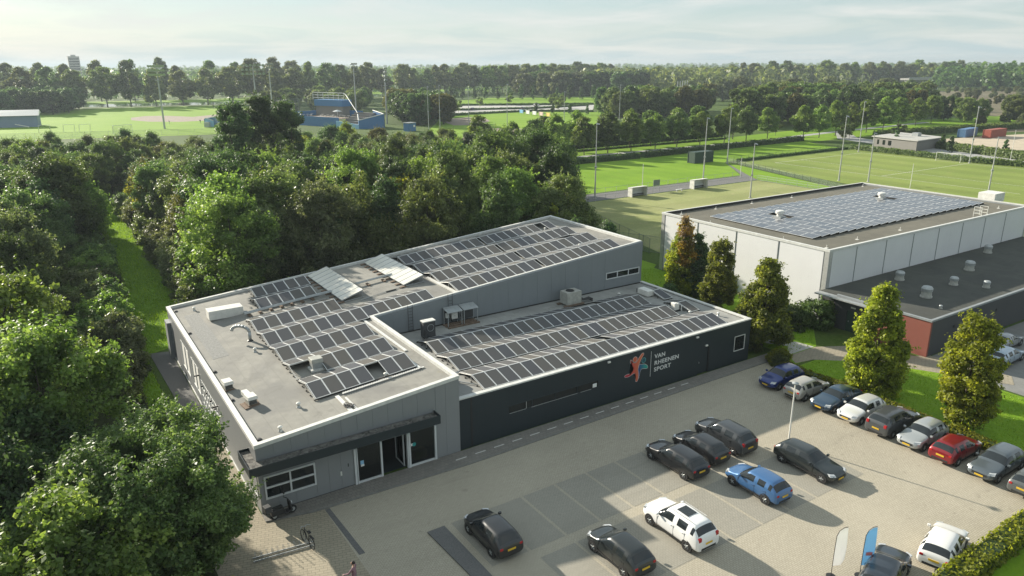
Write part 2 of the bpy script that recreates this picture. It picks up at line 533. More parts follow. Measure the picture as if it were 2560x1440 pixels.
def leaf_mat(name, a, b, c, trans=0.45):
    k = N(name)
    g = k.n('NewGeometry')
    oi = k.n('ObjectInfo')
    col = k.ramp(g.outputs['Random Per Island'], [(0.0, a), (0.55, b), (1.0, c)])
    hs = k.n('HueSaturation')
    mr = k.n('MapRange')
    mr.inputs['To Min'].default_value = 0.72
    mr.inputs['To Max'].default_value = 1.3
    k.l(oi.outputs['Random'], mr.inputs['Value'])
    at_ = k.n('Attribute')
    at_.attribute_name = 'clump'
    va = k.n('Math', operation='MULTIPLY_ADD')
    va.inputs[1].default_value = 0.75
    k.l(at_.outputs['Fac'], va.inputs[0])
    k.l(mr.outputs[0], va.inputs[2])
    k.l(va.outputs[0], hs.inputs['Value'])
    m2 = k.n('Math', operation='MULTIPLY_ADD')
    m2.inputs[1].default_value = 0.03
    m2.inputs[2].default_value = 0.485
    k.l(oi.outputs['Random'], m2.inputs[0])
    hu = k.n('Math', operation='MULTIPLY_ADD')
    hu.inputs[1].default_value = -0.022
    k.l(at_.outputs['Fac'], hu.inputs[0])
    k.l(m2.outputs[0], hu.inputs[2])
    k.l(hu.outputs[0], hs.inputs['Hue'])
    k.l(col, hs.inputs['Color'])
    k.l(hs.outputs[0], k.b.inputs['Base Color'])
    k.b.inputs['Roughness'].default_value = 0.5
    k.b.inputs['Specular IOR Level'].default_value = 0.36
    tr = k.n('BsdfTranslucent')
    tcol = k.mix(1.0, hs.outputs[0], (1.3, 1.32, 0.7), 'MULTIPLY')
    k.l(tcol, tr.inputs['Color'])
    ms = k.n('MixShader')
    ms.inputs[0].default_value = trans
    k.l(k.b.outputs[0], ms.inputs[1])
    k.l(tr.outputs[0], ms.inputs[2])
    k.l(ms.outputs[0], k.o.inputs['Surface'])
    return k.mat
L = {
    'dark': leaf_mat('leaves_dark_green', (0.040, 0.080, 0.031), (0.073, 0.133, 0.044), (0.126, 0.194, 0.070)),
    'mid': leaf_mat('leaves_mid_green', (0.067, 0.115, 0.032), (0.112, 0.178, 0.053), (0.175, 0.237, 0.088)),
    'fresh': leaf_mat('leaves_fresh_green', (0.095, 0.156, 0.034), (0.153, 0.230, 0.051), (0.230, 0.300, 0.093), 0.5),
    'olive': leaf_mat('leaves_olive', (0.080, 0.118, 0.034), (0.133, 0.179, 0.054), (0.199, 0.240, 0.090)),
    'silver': leaf_mat('leaves_grey_green', (0.085, 0.113, 0.044), (0.140, 0.170, 0.073), (0.230, 0.252, 0.132)),
    'gold': leaf_mat('leaves_yellow_green', (0.145, 0.175, 0.016), (0.225, 0.255, 0.024), (0.32, 0.33, 0.045), 0.6),
    'hornbeam': leaf_mat('leaves_hornbeam', (0.095, 0.122, 0.020), (0.155, 0.185, 0.030), (0.235, 0.25, 0.048), 0.58),
    'brown': leaf_mat('leaves_brownish', (0.066, 0.075, 0.020), (0.105, 0.108, 0.029), (0.155, 0.147, 0.044)),
    'orange': leaf_mat('leaves_orange', (0.264, 0.172, 0.020), (0.396, 0.281, 0.036), (0.528, 0.421, 0.101), 0.55),
    'pale': leaf_mat('leaves_pale_dry', (0.30, 0.22, 0.12), (0.40, 0.31, 0.19), (0.50, 0.42, 0.30)),
    'poplar': leaf_mat('leaves_poplar', (0.087, 0.118, 0.041), (0.146, 0.175, 0.063), (0.224, 0.237, 0.104)),
    'willow': leaf_mat('leaves_willow', (0.094, 0.118, 0.060), (0.142, 0.168, 0.090), (0.19, 0.21, 0.12)),
}
M['bark'] = plain('bark', (0.075, 0.062, 0.048), 0.95, 0, 0.35, 6)
M['bark_pale'] = plain('pale_bark', (0.16, 0.145, 0.12), 0.95, 0, 0.3, 5)
# ================================================================ the setting
def struct(name, mb, mat):
    o = mb.build(name, mat)
    o['kind'] = 'structure'
    return o
GR = 6000
struct('ground', MB().sheet([(-GR, -GR), (GR, -GR), (GR, GR), (-GR, GR)], 0.0), M['ground'])
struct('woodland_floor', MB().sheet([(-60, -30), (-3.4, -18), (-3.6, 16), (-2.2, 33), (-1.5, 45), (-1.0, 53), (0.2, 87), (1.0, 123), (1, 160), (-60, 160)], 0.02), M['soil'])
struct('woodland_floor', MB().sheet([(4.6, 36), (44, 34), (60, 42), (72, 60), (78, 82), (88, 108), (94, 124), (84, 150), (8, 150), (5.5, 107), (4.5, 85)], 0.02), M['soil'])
struct('grass_path', MB().sheet([(-2.4, 31.5), (4.8, 35), (4.6, 50), (4.2, 85), (5.6, 106), (6, 121), (0.8, 123), (0.0, 87), (-1.2, 53), (-3.4, 40), (-3.6, 17), (-2.2, 17)], 0.032), M['grass_rough'])
struct('woodland_path', MB().sheet([(-6, 125.5), (12, 125.6), (30, 127), (30, 128.6), (12, 127.5), (-6, 127.3)], 0.044), M['asphalt'])
# car park, footway, bays
struct('car_park', MB().sheet([(-3.6, -60), (44.2, -60), (44.2, -3.2), (46.5, -1.2), (46.5, -0.02), (-3.6, -0.02)], 0.012), M['paving'])
struct('brick_yard', MB().sheet([(-3.5, -9.5), (3.3, -9.5), (3.3, -0.9), (-0.05, -0.9), (-0.05, 12.6), (-2.6, 13.5), (-3.5, 6)], 0.018), M['brick_pave'])
struct('gravel_bed', MB().poly([(-0.12, 12.8), (-0.12, 31.6), (-1.9, 32.0), (-1.5, 17.8), (-1.4, 12.8)], 0.0, 0.05), M['gravel'])
struct('lawn', MB().sheet([(44.4, -3.1), (47.5, -1.2), (47.5, 33), (60, 36), (60, 29), (58.6, 28), (58.6, 4), (52, -1.2), (47.6, -3.0)], 0.016), M['lawn'])
struct('lawn', MB().sheet([(44.4, -3.4), (49.2, -3.4), (52.6, -6.6), (55.8, -12.4), (56, -26), (44.4, -26)], 0.016), M['lawn'])
struct('lawn', MB().sheet([(-3.6, -26.4), (60, -26.4), (60, -60), (-3.6, -60)], 0.02), M['lawn'])
struct('footpath', MB().sheet([(46.6, -2.9), (48.6, -3.2), (52.4, -6.4), (55.6, -12), (57.8, -16), (59.6, -15), (58.4, -8.5), (57.2, -7.9), (54.4, -3), (51.6, -1.4), (47.6, -1.4)], 0.024), M['brick_pave'])
struct('footpath', MB().sheet([(47.6, -1.3), (51.5, -1.3), (51.2, 0.4), (48.4, 3.6), (47.4, 3.4), (49.6, 0.2)], 0.028), M['concrete'])
struct('side_car_park', MB().sheet([(56.2, -13), (57.6, -8.7), (110, -9.4), (110, -60), (60.2, -60), (56.2, -26)], 0.012), M['road'])
fw = struct('footway', MB().poly([(-0.05, -0.02), (-0.05, -0.75), (2.6, -1.35), (13.5, -1.75), (34, -1.35), (46.4, -1.2), (46.4, -0.02)], 0.0, 0.075), M['slabs'])
ke = MB()
kl = [(-0.05, -0.75), (2.6, -1.35), (13.5, -1.75), (34, -1.35), (46.4, -1.2)]
for (xa, ya), (xb, yb) in zip(kl[:-1], kl[1:]):
    ke.poly([(xa, ya - 0.004), (xb, yb - 0.004), (xb, yb - 0.13), (xa, ya - 0.13)], 0.0, 0.085)
struct('kerb', ke, M['kerb'])
for i in range(15):
    xm = 13.2 + i * 1.55
    ym = -0.93 + (i / 15) * 0.28
    d = MB().box(-0.42, -0.05, 0, 0.42, 0.05, 0.004).build('painted_dash', M['marking'], fw, (xm, ym, 0.0755), (0, 0, 0.012))
struct('drain_channel', MB().poly([(3.32, -1.55), (3.62, -1.55), (3.80, -6.8), (3.45, -6.8)], 0.0, 0.022), M['gravel'])
# parking bays: dark block paving with pale dividers
for (x0, n, y0, y1) in ((9.0, 8, -7.0, -11.7), (11.6, 9, -12.5, -17.2)):
    for i in range(n):
        xa = x0 + i * 2.55
        struct('parking_bay', MB().sheet([(xa + 0.09, y0), (xa + 2.46, y0), (xa + 2.46, y1), (xa + 0.09, y1)], 0.019), M['bay'])
struct('parking_island', MB().poly([(7.5, -7.1), (8.6, -7.1), (8.7, -16), (7.9, -16)], 0, 0.10), M['gravel'])
# sports grounds
struct('lawn_field', MB().sheet([(79.5, 77.6), (134, 77.6), (150.5, 97.2), (206, 97.6), (213, 115.8), (90, 115.8), (86, 98)], 0.02), M['lawn'])
struct('lawn_strip', MB().sheet([(131, 44), (134.3, 48), (150, 96.5), (136, 77.2), (131.5, 70.5)], 0.03), M['lawn'])
struct('grey_walkway', MB().sheet([(78, 70.7), (131.5, 70.7), (150.2, 97), (134, 77.2), (79.5, 77.2)], 0.026), M['gravel'])
struct('turf_pitch', MB().sheet([(64, 29), (131, 29), (131, 70.3), (78, 70.3), (70, 56)], 0.022), M['turf'])
pr = struct('turf_pitch', MB().sheet([(136, 20), (212, 20), (206, 96), (153, 94.6), (146, 70)], 0.022), M['turf2'])
ln = MB()
for (xa, ya, xb, yb) in ((160, 28, 160.15, 88), (160, 88, 200, 88.15), (200, 28, 200.15, 88), (160, 58, 200, 58.15), (171, 28, 171.12, 88)):
    ln.box(xa, ya, 0.026, xb, yb, 0.028)
ln.build('pitch_lines', M['marking'], pr)
struct('avenue_path', MB().sheet([(94, 127.2), (165, 127.4), (210, 127.2), (232, 130.4), (256, 133.2), (330, 138), (330, 141), (256, 136.4), (230, 133.8), (209, 130.2), (165, 130.2), (94, 130)], 0.036), M['asphalt'])
struct('verge_lawn', MB().sheet([(88, 116.2), (214, 116.2), (330, 122), (420, 140), (330, 150), (262, 150), (205, 143), (100, 142)], 0.024), M['lawn'])
struct('field_road', MB().sheet([(207, 20), (216.5, 20), (218, 51), (241, 116), (262, 134), (256, 135), (232, 118), (211, 60)], 0.03), M['asphalt'])
struct('ball_field', MB().sheet([(104, 146), (150, 150), (216, 228), (231, 306), (202, 316), (168, 296), (122, 222)], 0.022), M['field'])
struct('infield_dirt', MB().sheet([(113, 170), (128, 164), (146, 170), (157, 190), (166, 216), (158, 226), (144, 222), (131, 206), (118, 188)], 0.034), M['dirt'])
struct('infield_dirt', MB().sheet([(150, 250), (160, 246), (176, 262), (186, 284), (180, 292), (168, 288), (156, 272)], 0.034), M['dirt'])
struct('ball_field', MB().sheet([(-40, 290), (78, 262), (100, 330), (127, 433), (112, 488), (21, 503), (-40, 505)], 0.022), M['field'])
struct('infield_dirt', MB().sheet([(36, 372), (42, 356), (54, 346), (68, 348), (90, 372), (100, 398), (94, 408), (80, 392), (66, 380), (56, 398), (46, 402), (38, 392)], 0.034), M['dirt'])
struct('canal', MB().sheet([(-60, 532), (22, 522), (116, 501), (172, 514), (262, 560), (262, 600), (172, 556), (116, 540), (22, 562), (-60, 574)], 0.03), M['water'])
struct('canal', MB().sheet([(900, 440), (1300, 300), (1500, 380), (1000, 600)], 0.03), M['water'])
struct('far_bank', MB().sheet([(-60, 576), (22, 564), (116, 542), (172, 558), (262, 602), (420, 640), (420, 690), (262, 650), (116, 590), (-60, 625)], 0.024), M['lawn'])
struct('far_car_park', MB().sheet([(180, 309), (232, 312), (258, 287), (304, 342), (226, 388)], 0.024), M['concrete'])
struct('far_lawn', MB().sheet([(233, 306), (217, 236), (230, 236), (330, 330), (306, 340), (259, 284)], 0.022), M['lawn'])
struct('far_lawn', MB().sheet([(200, 410), (310, 350), (400, 420), (300, 470)], 0.022), M['lawn'])
struct('running_track', MB().sheet([(355, 262), (392, 256), (410, 282), (372, 290)], 0.03), M['track'])
struct('far_lawn', MB().sheet([(340, 250), (372, 242), (392, 254), (354, 261)], 0.022), M['field'])
struct('sand_lot', MB().sheet([(231, 78), (247, 63), (330, 62), (330, 84), (262, 96), (246, 96)], 0.03), M['sand'])
struct('waste_ground', MB().sheet([(300, 98), (330, 88), (440, 105), (780, 270), (700, 330), (450, 195), (392, 140)], 0.026), grass_mat('dry_scrub_ground', (0.11, 0.10, 0.06), (0.17, 0.15, 0.095), (0.24, 0.21, 0.15), 0.03))
struct('far_lawn', MB().sheet([(330, 105), (480, 120), (480, 160), (350, 130)], 0.05), M['lawn'])

# ================================================================ walls with openings
def wall(axis, a0, a1, at, thick, z0, top, holes=(), mi=0, mb=None):
    """a straight wall along x ('x') or y ('y'); `at` is its outer face, `thick` is signed inwards; `top` is a number or a function"""
    mb = mb or MB()
    tf = top if callable(top) else (lambda a: top)
    cuts = sorted({a0, a1, *[h[0] for h in holes], *[h[1] for h in holes]})
    for p, q in zip(cuts[:-1], cuts[1:]):
        hs = [h for h in holes if h[0] <= p + 1e-6 and h[1] >= q - 1e-6]
        spans, z = [], z0
        for h in sorted(hs, key=lambda h: h[2]):
            if h[2] > z + 1e-6:
                spans.append((z, h[2], h[2]))
            z = h[3]
        spans.append((z, tf(p), tf(q)))
        for za, zp, zq in spans:
            b0, b1 = (at, at + thick) if thick > 0 else (at + thick, at)
            if axis == 'x':
                P = [(p, b0, za), (q, b0, za), (q, b1, za), (p, b1, za), (p, b0, zp), (q, b0, zq), (q, b1, zq), (p, b1, zp)]
            else:
                P = [(b0, p, za), (b1, p, za), (b1, q, za), (b0, q, za), (b0, p, zp), (b1, p, zp), (b1, q, zq), (b0, q, zq)]
            mb.hexa(P, mi)
    return mb

def window(parent, axis, a0, a1, at, inward, z0, z1, nx=1, nz=1, fr=0.07, frame_mat=None, glass=None, proud=0.02, name='window'):
    """frame with bars (the part) and a pane behind (sub-parts)"""
    frame_mat = frame_mat or M['frame_white']
    mb = MB()
    s = 1 if inward > 0 else -1
    o0, o1 = at - s * proud, at + s * 0.07
    lo, hi = min(o0, o1), max(o0, o1)
    def bar(p, q, za, zb):
        if axis == 'x':
            mb.box(p, lo, za, q, hi, zb)
        else:
            mb.box(lo, p, za, hi, q, zb)
    bar(a0, a1, z0, z0 + fr); bar(a0, a1, z1 - fr, z1)
    bar(a0, a0 + fr, z0 + fr, z1 - fr); bar(a1 - fr, a1, z0 + fr, z1 - fr)
    for i in range(1, nx):
        c = a0 + (a1 - a0) * i / nx
        bar(c - fr / 2, c + fr / 2, z0 + fr, z1 - fr)
    for j in range(1, nz):
        c = z0 + (z1 - z0) * j / nz
        for i in range(nx):
            p = a0 + fr + (a1 - a0 - fr) * i / nx + 0.001
            q = a0 + (a1 - a0 - fr) * (i + 1) / nx - 0.001
            bar(p, q, c - fr / 2, c + fr / 2)
    w_ = mb.build(name, frame_mat, parent)
    g0, g1 = sorted((at + s * 0.03, at + s * 0.045))
    for i in range(nx):
        for j in range(nz):
            p = a0 + (a1 - a0) * i / nx + fr * 0.6
            q = a0 + (a1 - a0) * (i + 1) / nx - fr * 0.6
            za = z0 + (z1 - z0) * j / nz + fr * 0.6
            zb = z0 + (z1 - z0) * (j + 1) / nz - fr * 0.6
            g = MB()
            if axis == 'x':
                g.box(p, g0, za, q, g1, zb)
            else:
                g.box(g0, p, za, g1, q, zb)
            g.build('pane', glass or M['glass'], w_)
    return w_

k = N('shop_glass')
tr = k.n('BsdfTransparent'); tr.inputs[0].default_value = (0.45, 0.5, 0.5, 1)
gl = k.n('BsdfGlossy'); gl.inputs['Roughness'].default_value = 0.02; gl.inputs[0].default_value = (0.9, 0.95, 1, 1)
fz = k.n('Fresnel'); fz.inputs[0].default_value = 1.5
ms = k.n('MixShader')
k.l(fz.outputs[0], ms.inputs[0]); k.l(tr.outputs[0], ms.inputs[1]); k.l(gl.outputs[0], ms.inputs[2]); k.l(ms.outputs[0], k.o.inputs['Surface'])
M['clear'] = k.mat

# ================================================================ sports centre, high block
zA = lambda x: 4.618 + 0.083 * x
SL = math.atan(0.083)
AX, AY, AD, AL = 13.67, 14.5, 30.86, 43.64
A = thing('sports_centre', 'grey sports centre with sloping panelled roof and glazed front entrance', 'building')
tA = lambda x: zA(x) - 0.02
mb = MB()
front_holes = [(0.30, 3.42, 0.92, 2.46), (5.93, 7.80, 0.06, 2.58), (7.80, 9.70, 0.0, 2.58), (9.70, 11.78, 0.06, 2.58)]
wall('x', 0.0, AX, 0.03, 0.25, 0.0, tA, front_holes, mb=mb)
left_holes = [(10.6, 16.8, 0.10, 2.75), (17.2, 20.2, 1.05, 3.4), (21.4, 24.8, 1.05, 3.4), (29.3, 30.5, 1.6, 3.2)]
wall('y', 0.281, AD, 0.0, 0.25, 0.0, 4.598, left_holes, mb=mb)
mb.build('wall', M['wall_grey'], A)
mb = MB()
wall('x', 0.251, AL, AD, -0.25, 0.0, tA, mb=mb)
wall('y', AY + 0.26, AD - 0.251, AL, -0.25, 0.0, zA(AL) - 0.03, mb=mb)
wall('y', 0.281, AY + 0.25, AX, -0.25, 0.0, zA(AX) - 0.03, mb=mb)
mb.build('wall', M['wall_grey'], A)
mb = MB()
wall('x', AX + 0.001, AL, AY + 0.03, 0.22, 0.0, tA, [(38.85, 43.3, 4.9, 5.58)], mb=mb)
mb.build('wall', M['wall_inner'], A)
# cladding panels: inner wall (three metres wide) and front (one metre wide)
n = 15
for i in range(n):
    xa = AX + 0.02 + (38.6 - AX) * i / n
    xb = AX + 0.02 + (38.6 - AX) * (i + 1) / n - 0.012
    MB().hexa([(xa, AY, 3.72), (xb, AY, 3.72), (xb, AY + 0.028, 3.72), (xa, AY + 0.028, 3.72),
               (xa, AY, zA(xa) - 0.22), (xb, AY, zA(xb) - 0.22), (xb, AY + 0.028, zA(xb) - 0.22), (xa, AY + 0.028, zA(xa) - 0.22)]).build('cladding_panel', M['wall_inner'], A)
MB().hexa([(38.63, AY, 5.62), (AL, AY, 5.62), (AL, AY + 0.028, 5.62), (38.63, AY + 0.028, 5.62), (38.63, AY, zA(38.63) - 0.22), (AL, AY, zA(AL) - 0.22), (AL, AY + 0.028, zA(AL) - 0.22), (38.63, AY + 0.028, zA(38.63) - 0.22)]).build('cladding_panel', M['wall_inner'], A)
MB().box(38.63, AY, 3.72, AL, AY + 0.028, 4.86).build('cladding_panel', M['wall_inner'], A)
window(A, 'x', 38.82, 43.32, AY, 1, 4.88, 5.60, 3, 1, 0.09)
n = 13
pw = AX / n
for i in range(n):
    xa, xb = i * pw + 0.006, (i + 1) * pw - 0.006
    zb = 3.64 if xa < 11.5 else 0.09
    if zb < 1 and xa < 11.8:
        xa = 11.86
    MB().hexa([(xa, 0.0, zb), (xb, 0.0, zb), (xb, 0.029, zb), (xa, 0.029, zb), (xa, 0.0, zA(xa) - 0.19), (xb, 0.0, zA(xb) - 0.19), (xb, 0.029, zA(xb) - 0.19), (xa, 0.029, zA(xa) - 0.19)]).build('cladding_panel', M['wall_grey'], A)
for xa, xb, za, zb in ((0.01, 0.28, 0.1, 3.2), (0.30, 1.07, 0.1, 0.9), (1.085, 2.12, 0.1, 0.9), (2.135, 3.42, 0.1, 0.9), (3.45, 4.25, 0.1, 3.2), (4.262, 5.05, 0.1, 3.2), (5.062, 5.90, 0.1, 3.2)):
    MB().box(xa, 0.0, za, xb, 0.029, zb).build('cladding_panel', M['wall_grey'], A)
MB().box(0.0, -0.006, 0.0, 5.92, 0.03, 0.085).build('plinth', M['wall_dark'], A)
window(A, 'x', 0.30, 3.42, 0.0, 1, 0.94, 2.48, 2, 2, 0.10, proud=0.05)
window(A, 'y', 0.42, 1.9, 0.0, 1, 0.94, 2.48, 1, 1, 0.08, proud=0.04)
# entrance front
for xa, xb in ((5.92, 6.06), (6.10, 6.16), (7.72, 7.84), (9.62, 9.70), (9.73, 9.86), (11.66, 11.80)):
    MB().box(xa, -0.09, 0.06, xb, 0.12, 2.62).build('entrance_post', M['frame_white'], A)
for xa, xb in ((6.161, 7.719), (9.861, 11.659)):
    MB().box(xa, -0.05, 0.06, xb, 0.10, 0.20).build('threshold_rail', M['frame_white'], A)
for xa, xb in ((6.17, 7.71), (9.87, 11.65)):
    MB().box(xa, 0.02, 0.21, xb, 0.035, 2.6).build('glazed_panel', M['clear'], A)
MB().box(6.35, 0.006, 1.35, 6.58, 0.016, 1.62).build('blue_sticker', M['blue_light'], A)
MB().box(6.37, 0.005, 1.20, 6.60, 0.015, 1.34).build('white_sticker', M['blind'], A)
MB().lathe((0, 0, 0), [(0.14, 0), (0.14, 0.01)], 16).build('round_sticker', plain('teal_print', (0.02, 0.28, 0.27), 0.5), A, (10.16, 0.010, 1.66), (R(90), 0, 0))
MB().box(9.92, 0.006, 1.58, 10.08, 0.014, 1.76).build('white_sticker', M['blind'], A)
MB().box(4.98, -0.05, 1.02, 5.08, -0.002, 1.30).build('letter_box', M['white_box'], A)
MB().box(5.50, -0.02, 1.5, 5.56, -0.002, 1.72).build('door_handle', M['black'], A)
# inside the entrance: floor, back wall, open door leaf, chest
MB().box(0.3, 0.3, 0.02, 13.4, 9.0, 0.05).build('entrance_floor', M['wall_dark'], A)
MB().box(0.3, 8.0, 0.05, 13.4, 8.1, 3.6).build('partition', M['wall_dark'], A)
MB().box(3.6, 0.3, 3.2, 13.4, 9.0, 3.3).build('entrance_ceiling', M['wall_dark'], A)
df = MB().box(9.5, 0.35, 0.06, 9.58, 0.45, 2.5).box(9.5, 1.6, 0.06, 9.58, 1.7, 2.5).box(9.5, 0.45, 0.06, 9.58, 1.6, 0.16).box(9.5, 0.45, 2.4, 9.58, 1.6, 2.5).build('open_door', M['frame_white'], A)
MB().box(9.53, 0.46, 0.17, 9.55, 1.59, 2.39).build('door_pane', M['clear'], df)
# canopy over the front
cn_ = MB().box(-0.66, -0.95, 3.17, 11.72, -0.91, 3.76).box(-0.66, -0.909, 3.17, -0.62, 1.7, 3.76).box(11.68, -0.909, 3.17, 11.72, -0.002, 3.76)
cn_.box(-0.619, -0.909, 3.20, 11.679, -0.003, 3.58).box(-0.619, 0.0, 3.20, -0.003, 1.66, 3.58).box(-0.619, 1.661, 3.17, -0.003, 1.70, 3.76)
cn_.build('canopy', M['wall_dark'], A)
kd = N('dirty_canopy_roof')
vv = kd.coord()
kd.set(kd.ramp(kd.noise(vv, 3.5, 7, 0.7, 0.8), [(0.36, (0.02, 0.02, 0.018)), (0.5, (0.13, 0.125, 0.115)), (0.7, (0.26, 0.25, 0.23))]), 0.9)
MB().sheet([(-0.6, -0.9), (11.66, -0.9), (11.66, -0.01), (-0.01, -0.01), (-0.01, 1.65), (-0.6, 1.65)], 3.60).build('canopy_roof', kd.mat, A)
# left side windows with lowered white blinds, folding doors
for y0, y1, z0, z1 in ((17.2, 20.2, 1.05, 3.4), (21.4, 24.8, 1.05, 3.4), (29.3, 30.5, 1.6, 3.2)):
    window(A, 'y', y0, y1, 0.0, 1, z0, z1, 2 if y1 - y0 > 2 else 1, 1, 0.08, glass=M['blind'])
for i in range(4):
    ya = 10.62 + i * 1.545
    d_ = window(A, 'y', ya, ya + 1.53, 0.0, 1, 0.1, 2.74, 2, 4, 0.06, glass=M['blind'], name='folding_door')
    MB().box(-0.14, ya + 0.7, 2.3, -0.02, ya + 0.8, 2.42).build('stay', M['black'], d_)
for y0 in (10.5, 17.0):
    MB().box(-0.4, y0, 2.85, -0.001, y0 + 0.08, 2.95).build('bracket', M['black'], A)
MB().box(-0.05, 2.0, 0.0, -0.001, 30.8, 0.16).build('base_strip', M['trim'], A)
MB().box(-0.35, 29.5, 0.0, -0.002, 30.8, 3.5).build('duct_box', M['wall_joint'], A)
# roof, parapet caps
rz_ = lambda x: zA(x) - 0.17
mb = MB()
def roofquad(x0, y0, x1, y1):
    mb.add([(x0, y0, rz_(x0)), (x1, y0, rz_(x1)), (x1, y1, rz_(x1)), (x0, y1, rz_(x0)), (x0, y0, rz_(x0) - 0.2), (x1, y0, rz_(x1) - 0.2), (x1, y1, rz_(x1) - 0.2), (x0, y1, rz_(x0) - 0.2)],
           [(0, 1, 2, 3), (7, 6, 5, 4)])
roofquad(0.252, 0.283, AX - 0.253, AY + 0.25)
roofquad(0.252, AY + 0.251, AL - 0.253, AD - 0.253)
mb.build('roof', M['roof'], A)
def cap(x0, y0, x1, y1):
    h = 0.06
    MB().hexa([(x0, y0, zA(x0) - 0.18), (x1, y0, zA(x1) - 0.18), (x1, y1, zA(x1) - 0.18), (x0, y1, zA(x0) - 0.18),
               (x0, y0, zA(x0) + h), (x1, y0, zA(x1) + h), (x1, y1, zA(x1) + h), (x0, y1, zA(x0) + h)]).build('parapet_cap', M['trim'], A)
cap(-0.05, -0.04, AX + 0.04, 0.29)
cap(-0.05, 0.291, 0.27, AD + 0.04)
cap(AX - 0.27, 0.291, AX + 0.04, AY + 0.24)
cap(AX - 0.27, AY - 0.04 + 0.281, AL + 0.04, AY + 0.46)
cap(0.271, AD - 0.27, AL + 0.04, AD + 0.04)
cap(AL - 0.27, AY + 0.461, AL + 0.04, AD - 0.271)
MB().hexa([(21.75, AY + 0.47, rz_(21.75)), (22.0, AY + 0.47, rz_(22.0)), (22.0, 21.0, rz_(22.0)), (21.75, 21.0, rz_(21.75)),
           (21.75, AY + 0.47, rz_(21.75) + 0.12), (22.0, AY + 0.47, rz_(22.0) + 0.12), (22.0, 21.0, rz_(22.0) + 0.12), (21.75, 21.0, rz_(21.75) + 0.12)]).build('roof_kerb', M['trim'], A)
MB().box(0, 0, 0, 1.2, 12.0, 0.006).build('walkway_mat', plain('worn_walkway_mat', (0.22, 0.22, 0.21), 0.95, 0, 0.25, 6), A, (0.9, 15.5, rz_(0.9) + 0.004), (0, -SL, 0))
for i, (x, y) in enumerate(((0.55, 29.4), (0.5, 22.6), (0.48, 13.0), (0.42, 7.4), (0.5, 0.9))):
    MB().lathe((0, 0, 0), [(0.16, 0), (0.17, 0.05), (0.12, 0.10), (0.03, 0.11)], 12).build('roof_drain', M['black'], A, (x, y, rz_(x)))
for x0 in (16.7, 20.6):
    ld = MB()
    for xx in (x0, x0 + 0.42):
        ld.tube((xx, AY - 0.12, 3.85), (xx, AY - 0.12, zA(x0) + 0.25), 0.022)
    for j in range(8):
        z = 4.0 + j * 0.28
        ld.tube((x0, AY - 0.12, z), (x0 + 0.42, AY - 0.12, z), 0.014)
    ld.build('wall_ladder', M['black'], A)

# ================================================================ sports centre, low dark block
B = thing('sports_hall_annex', 'low dark block with wall logo, joined to the grey sports centre', 'building')
BY, BX, BH = 0.16, 43.78, 3.97
mb = MB()
wall('x', AX + 0.01, BX, BY, 0.25, 0.0, BH - 0.10, [(17.75, 26.15, 1.70, 2.34), (37.25, 38.6, 0.0, 2.42), (41.75, 43.15, 1.18, 2.62)], mb=mb)
wall('y', BY + 0.251, AY - 0.01, BX, -0.25, 0.0, BH - 0.10, mb=mb)
mb.build('wall', M['wall_dark'], B)
MB().box(AX + 0.95, BY - 0.012, 0.0, AX + 1.1, BY - 0.001, BH - 0.12).build('joint_strip', M['black'], B)
wb = window(B, 'x', 17.75, 26.15, BY, 1, 1.70, 2.34, 4, 1, 0.05, frame_mat=M['wall_dark'])
for xa, xb in ((17.85, 19.3), (19.75, 24.05), (24.35, 25.4)):
    MB().box(xa, BY - 0.03, 1.715, xb, BY - 0.022, 1.735).build('sill_line', M['trim'], wb)
MB().box(19.3, BY - 0.03, 1.76, 19.33, BY - 0.022, 2.3).build('sill_line', M['trim'], wb)
MB().box(25.55, BY - 0.025, 1.80, 25.95, BY - 0.021, 2.12).build('window_notice', M['blind'], wb)
dr = MB().box(37.29, BY + 0.06, 0.08, 38.56, BY + 0.11, 2.40).build('door', M['wall_dark'], B)
MB().box(37.38, BY + 0.02, 1.05, 37.44, BY + 0.058, 1.2).build('handle', M['galv'], dr)
MB().box(38.45, BY - 0.02, 0.08, 38.55, BY + 0.059, 2.40).build('door_post', M['black'], dr)
window(B, 'x', 41.75, 43.15, BY, 1, 1.18, 2.62, 1, 1, 0.06, frame_mat=M['trim'])
for x, z in ((27.1, 3.62), (36.9, 3.62), (38.1, 2.62)):
    MB().box(x - 0.13, BY - 0.14, z - 0.07, x + 0.13, BY - 0.001, z + 0.06).build('wall_lamp', M['white_box'], B, bevel=0.015)
MB().sheet([(AX + 0.045, BY + 0.252), (BX - 0.252, BY + 0.252), (BX - 0.252, AY - 0.002), (AX + 0.045, AY - 0.002)], 3.80).build('roof', M['roof_b'], B)
MB().box(AX + 0.045, BY - 0.03, BH - 0.11, BX + 0.03, BY + 0.34, BH).build('parapet_cap', M['trim'], B)
MB().box(BX - 0.30, BY + 0.341, BH - 0.11, BX + 0.03, AY - 0.003, BH + 0.002).build('parapet_cap', M['trim'], B)
MB().box(AX + 0.05, AY - 0.06, 3.801, BX - 0.3, AY - 0.003, 3.90).build('flashing', M['black'], B)

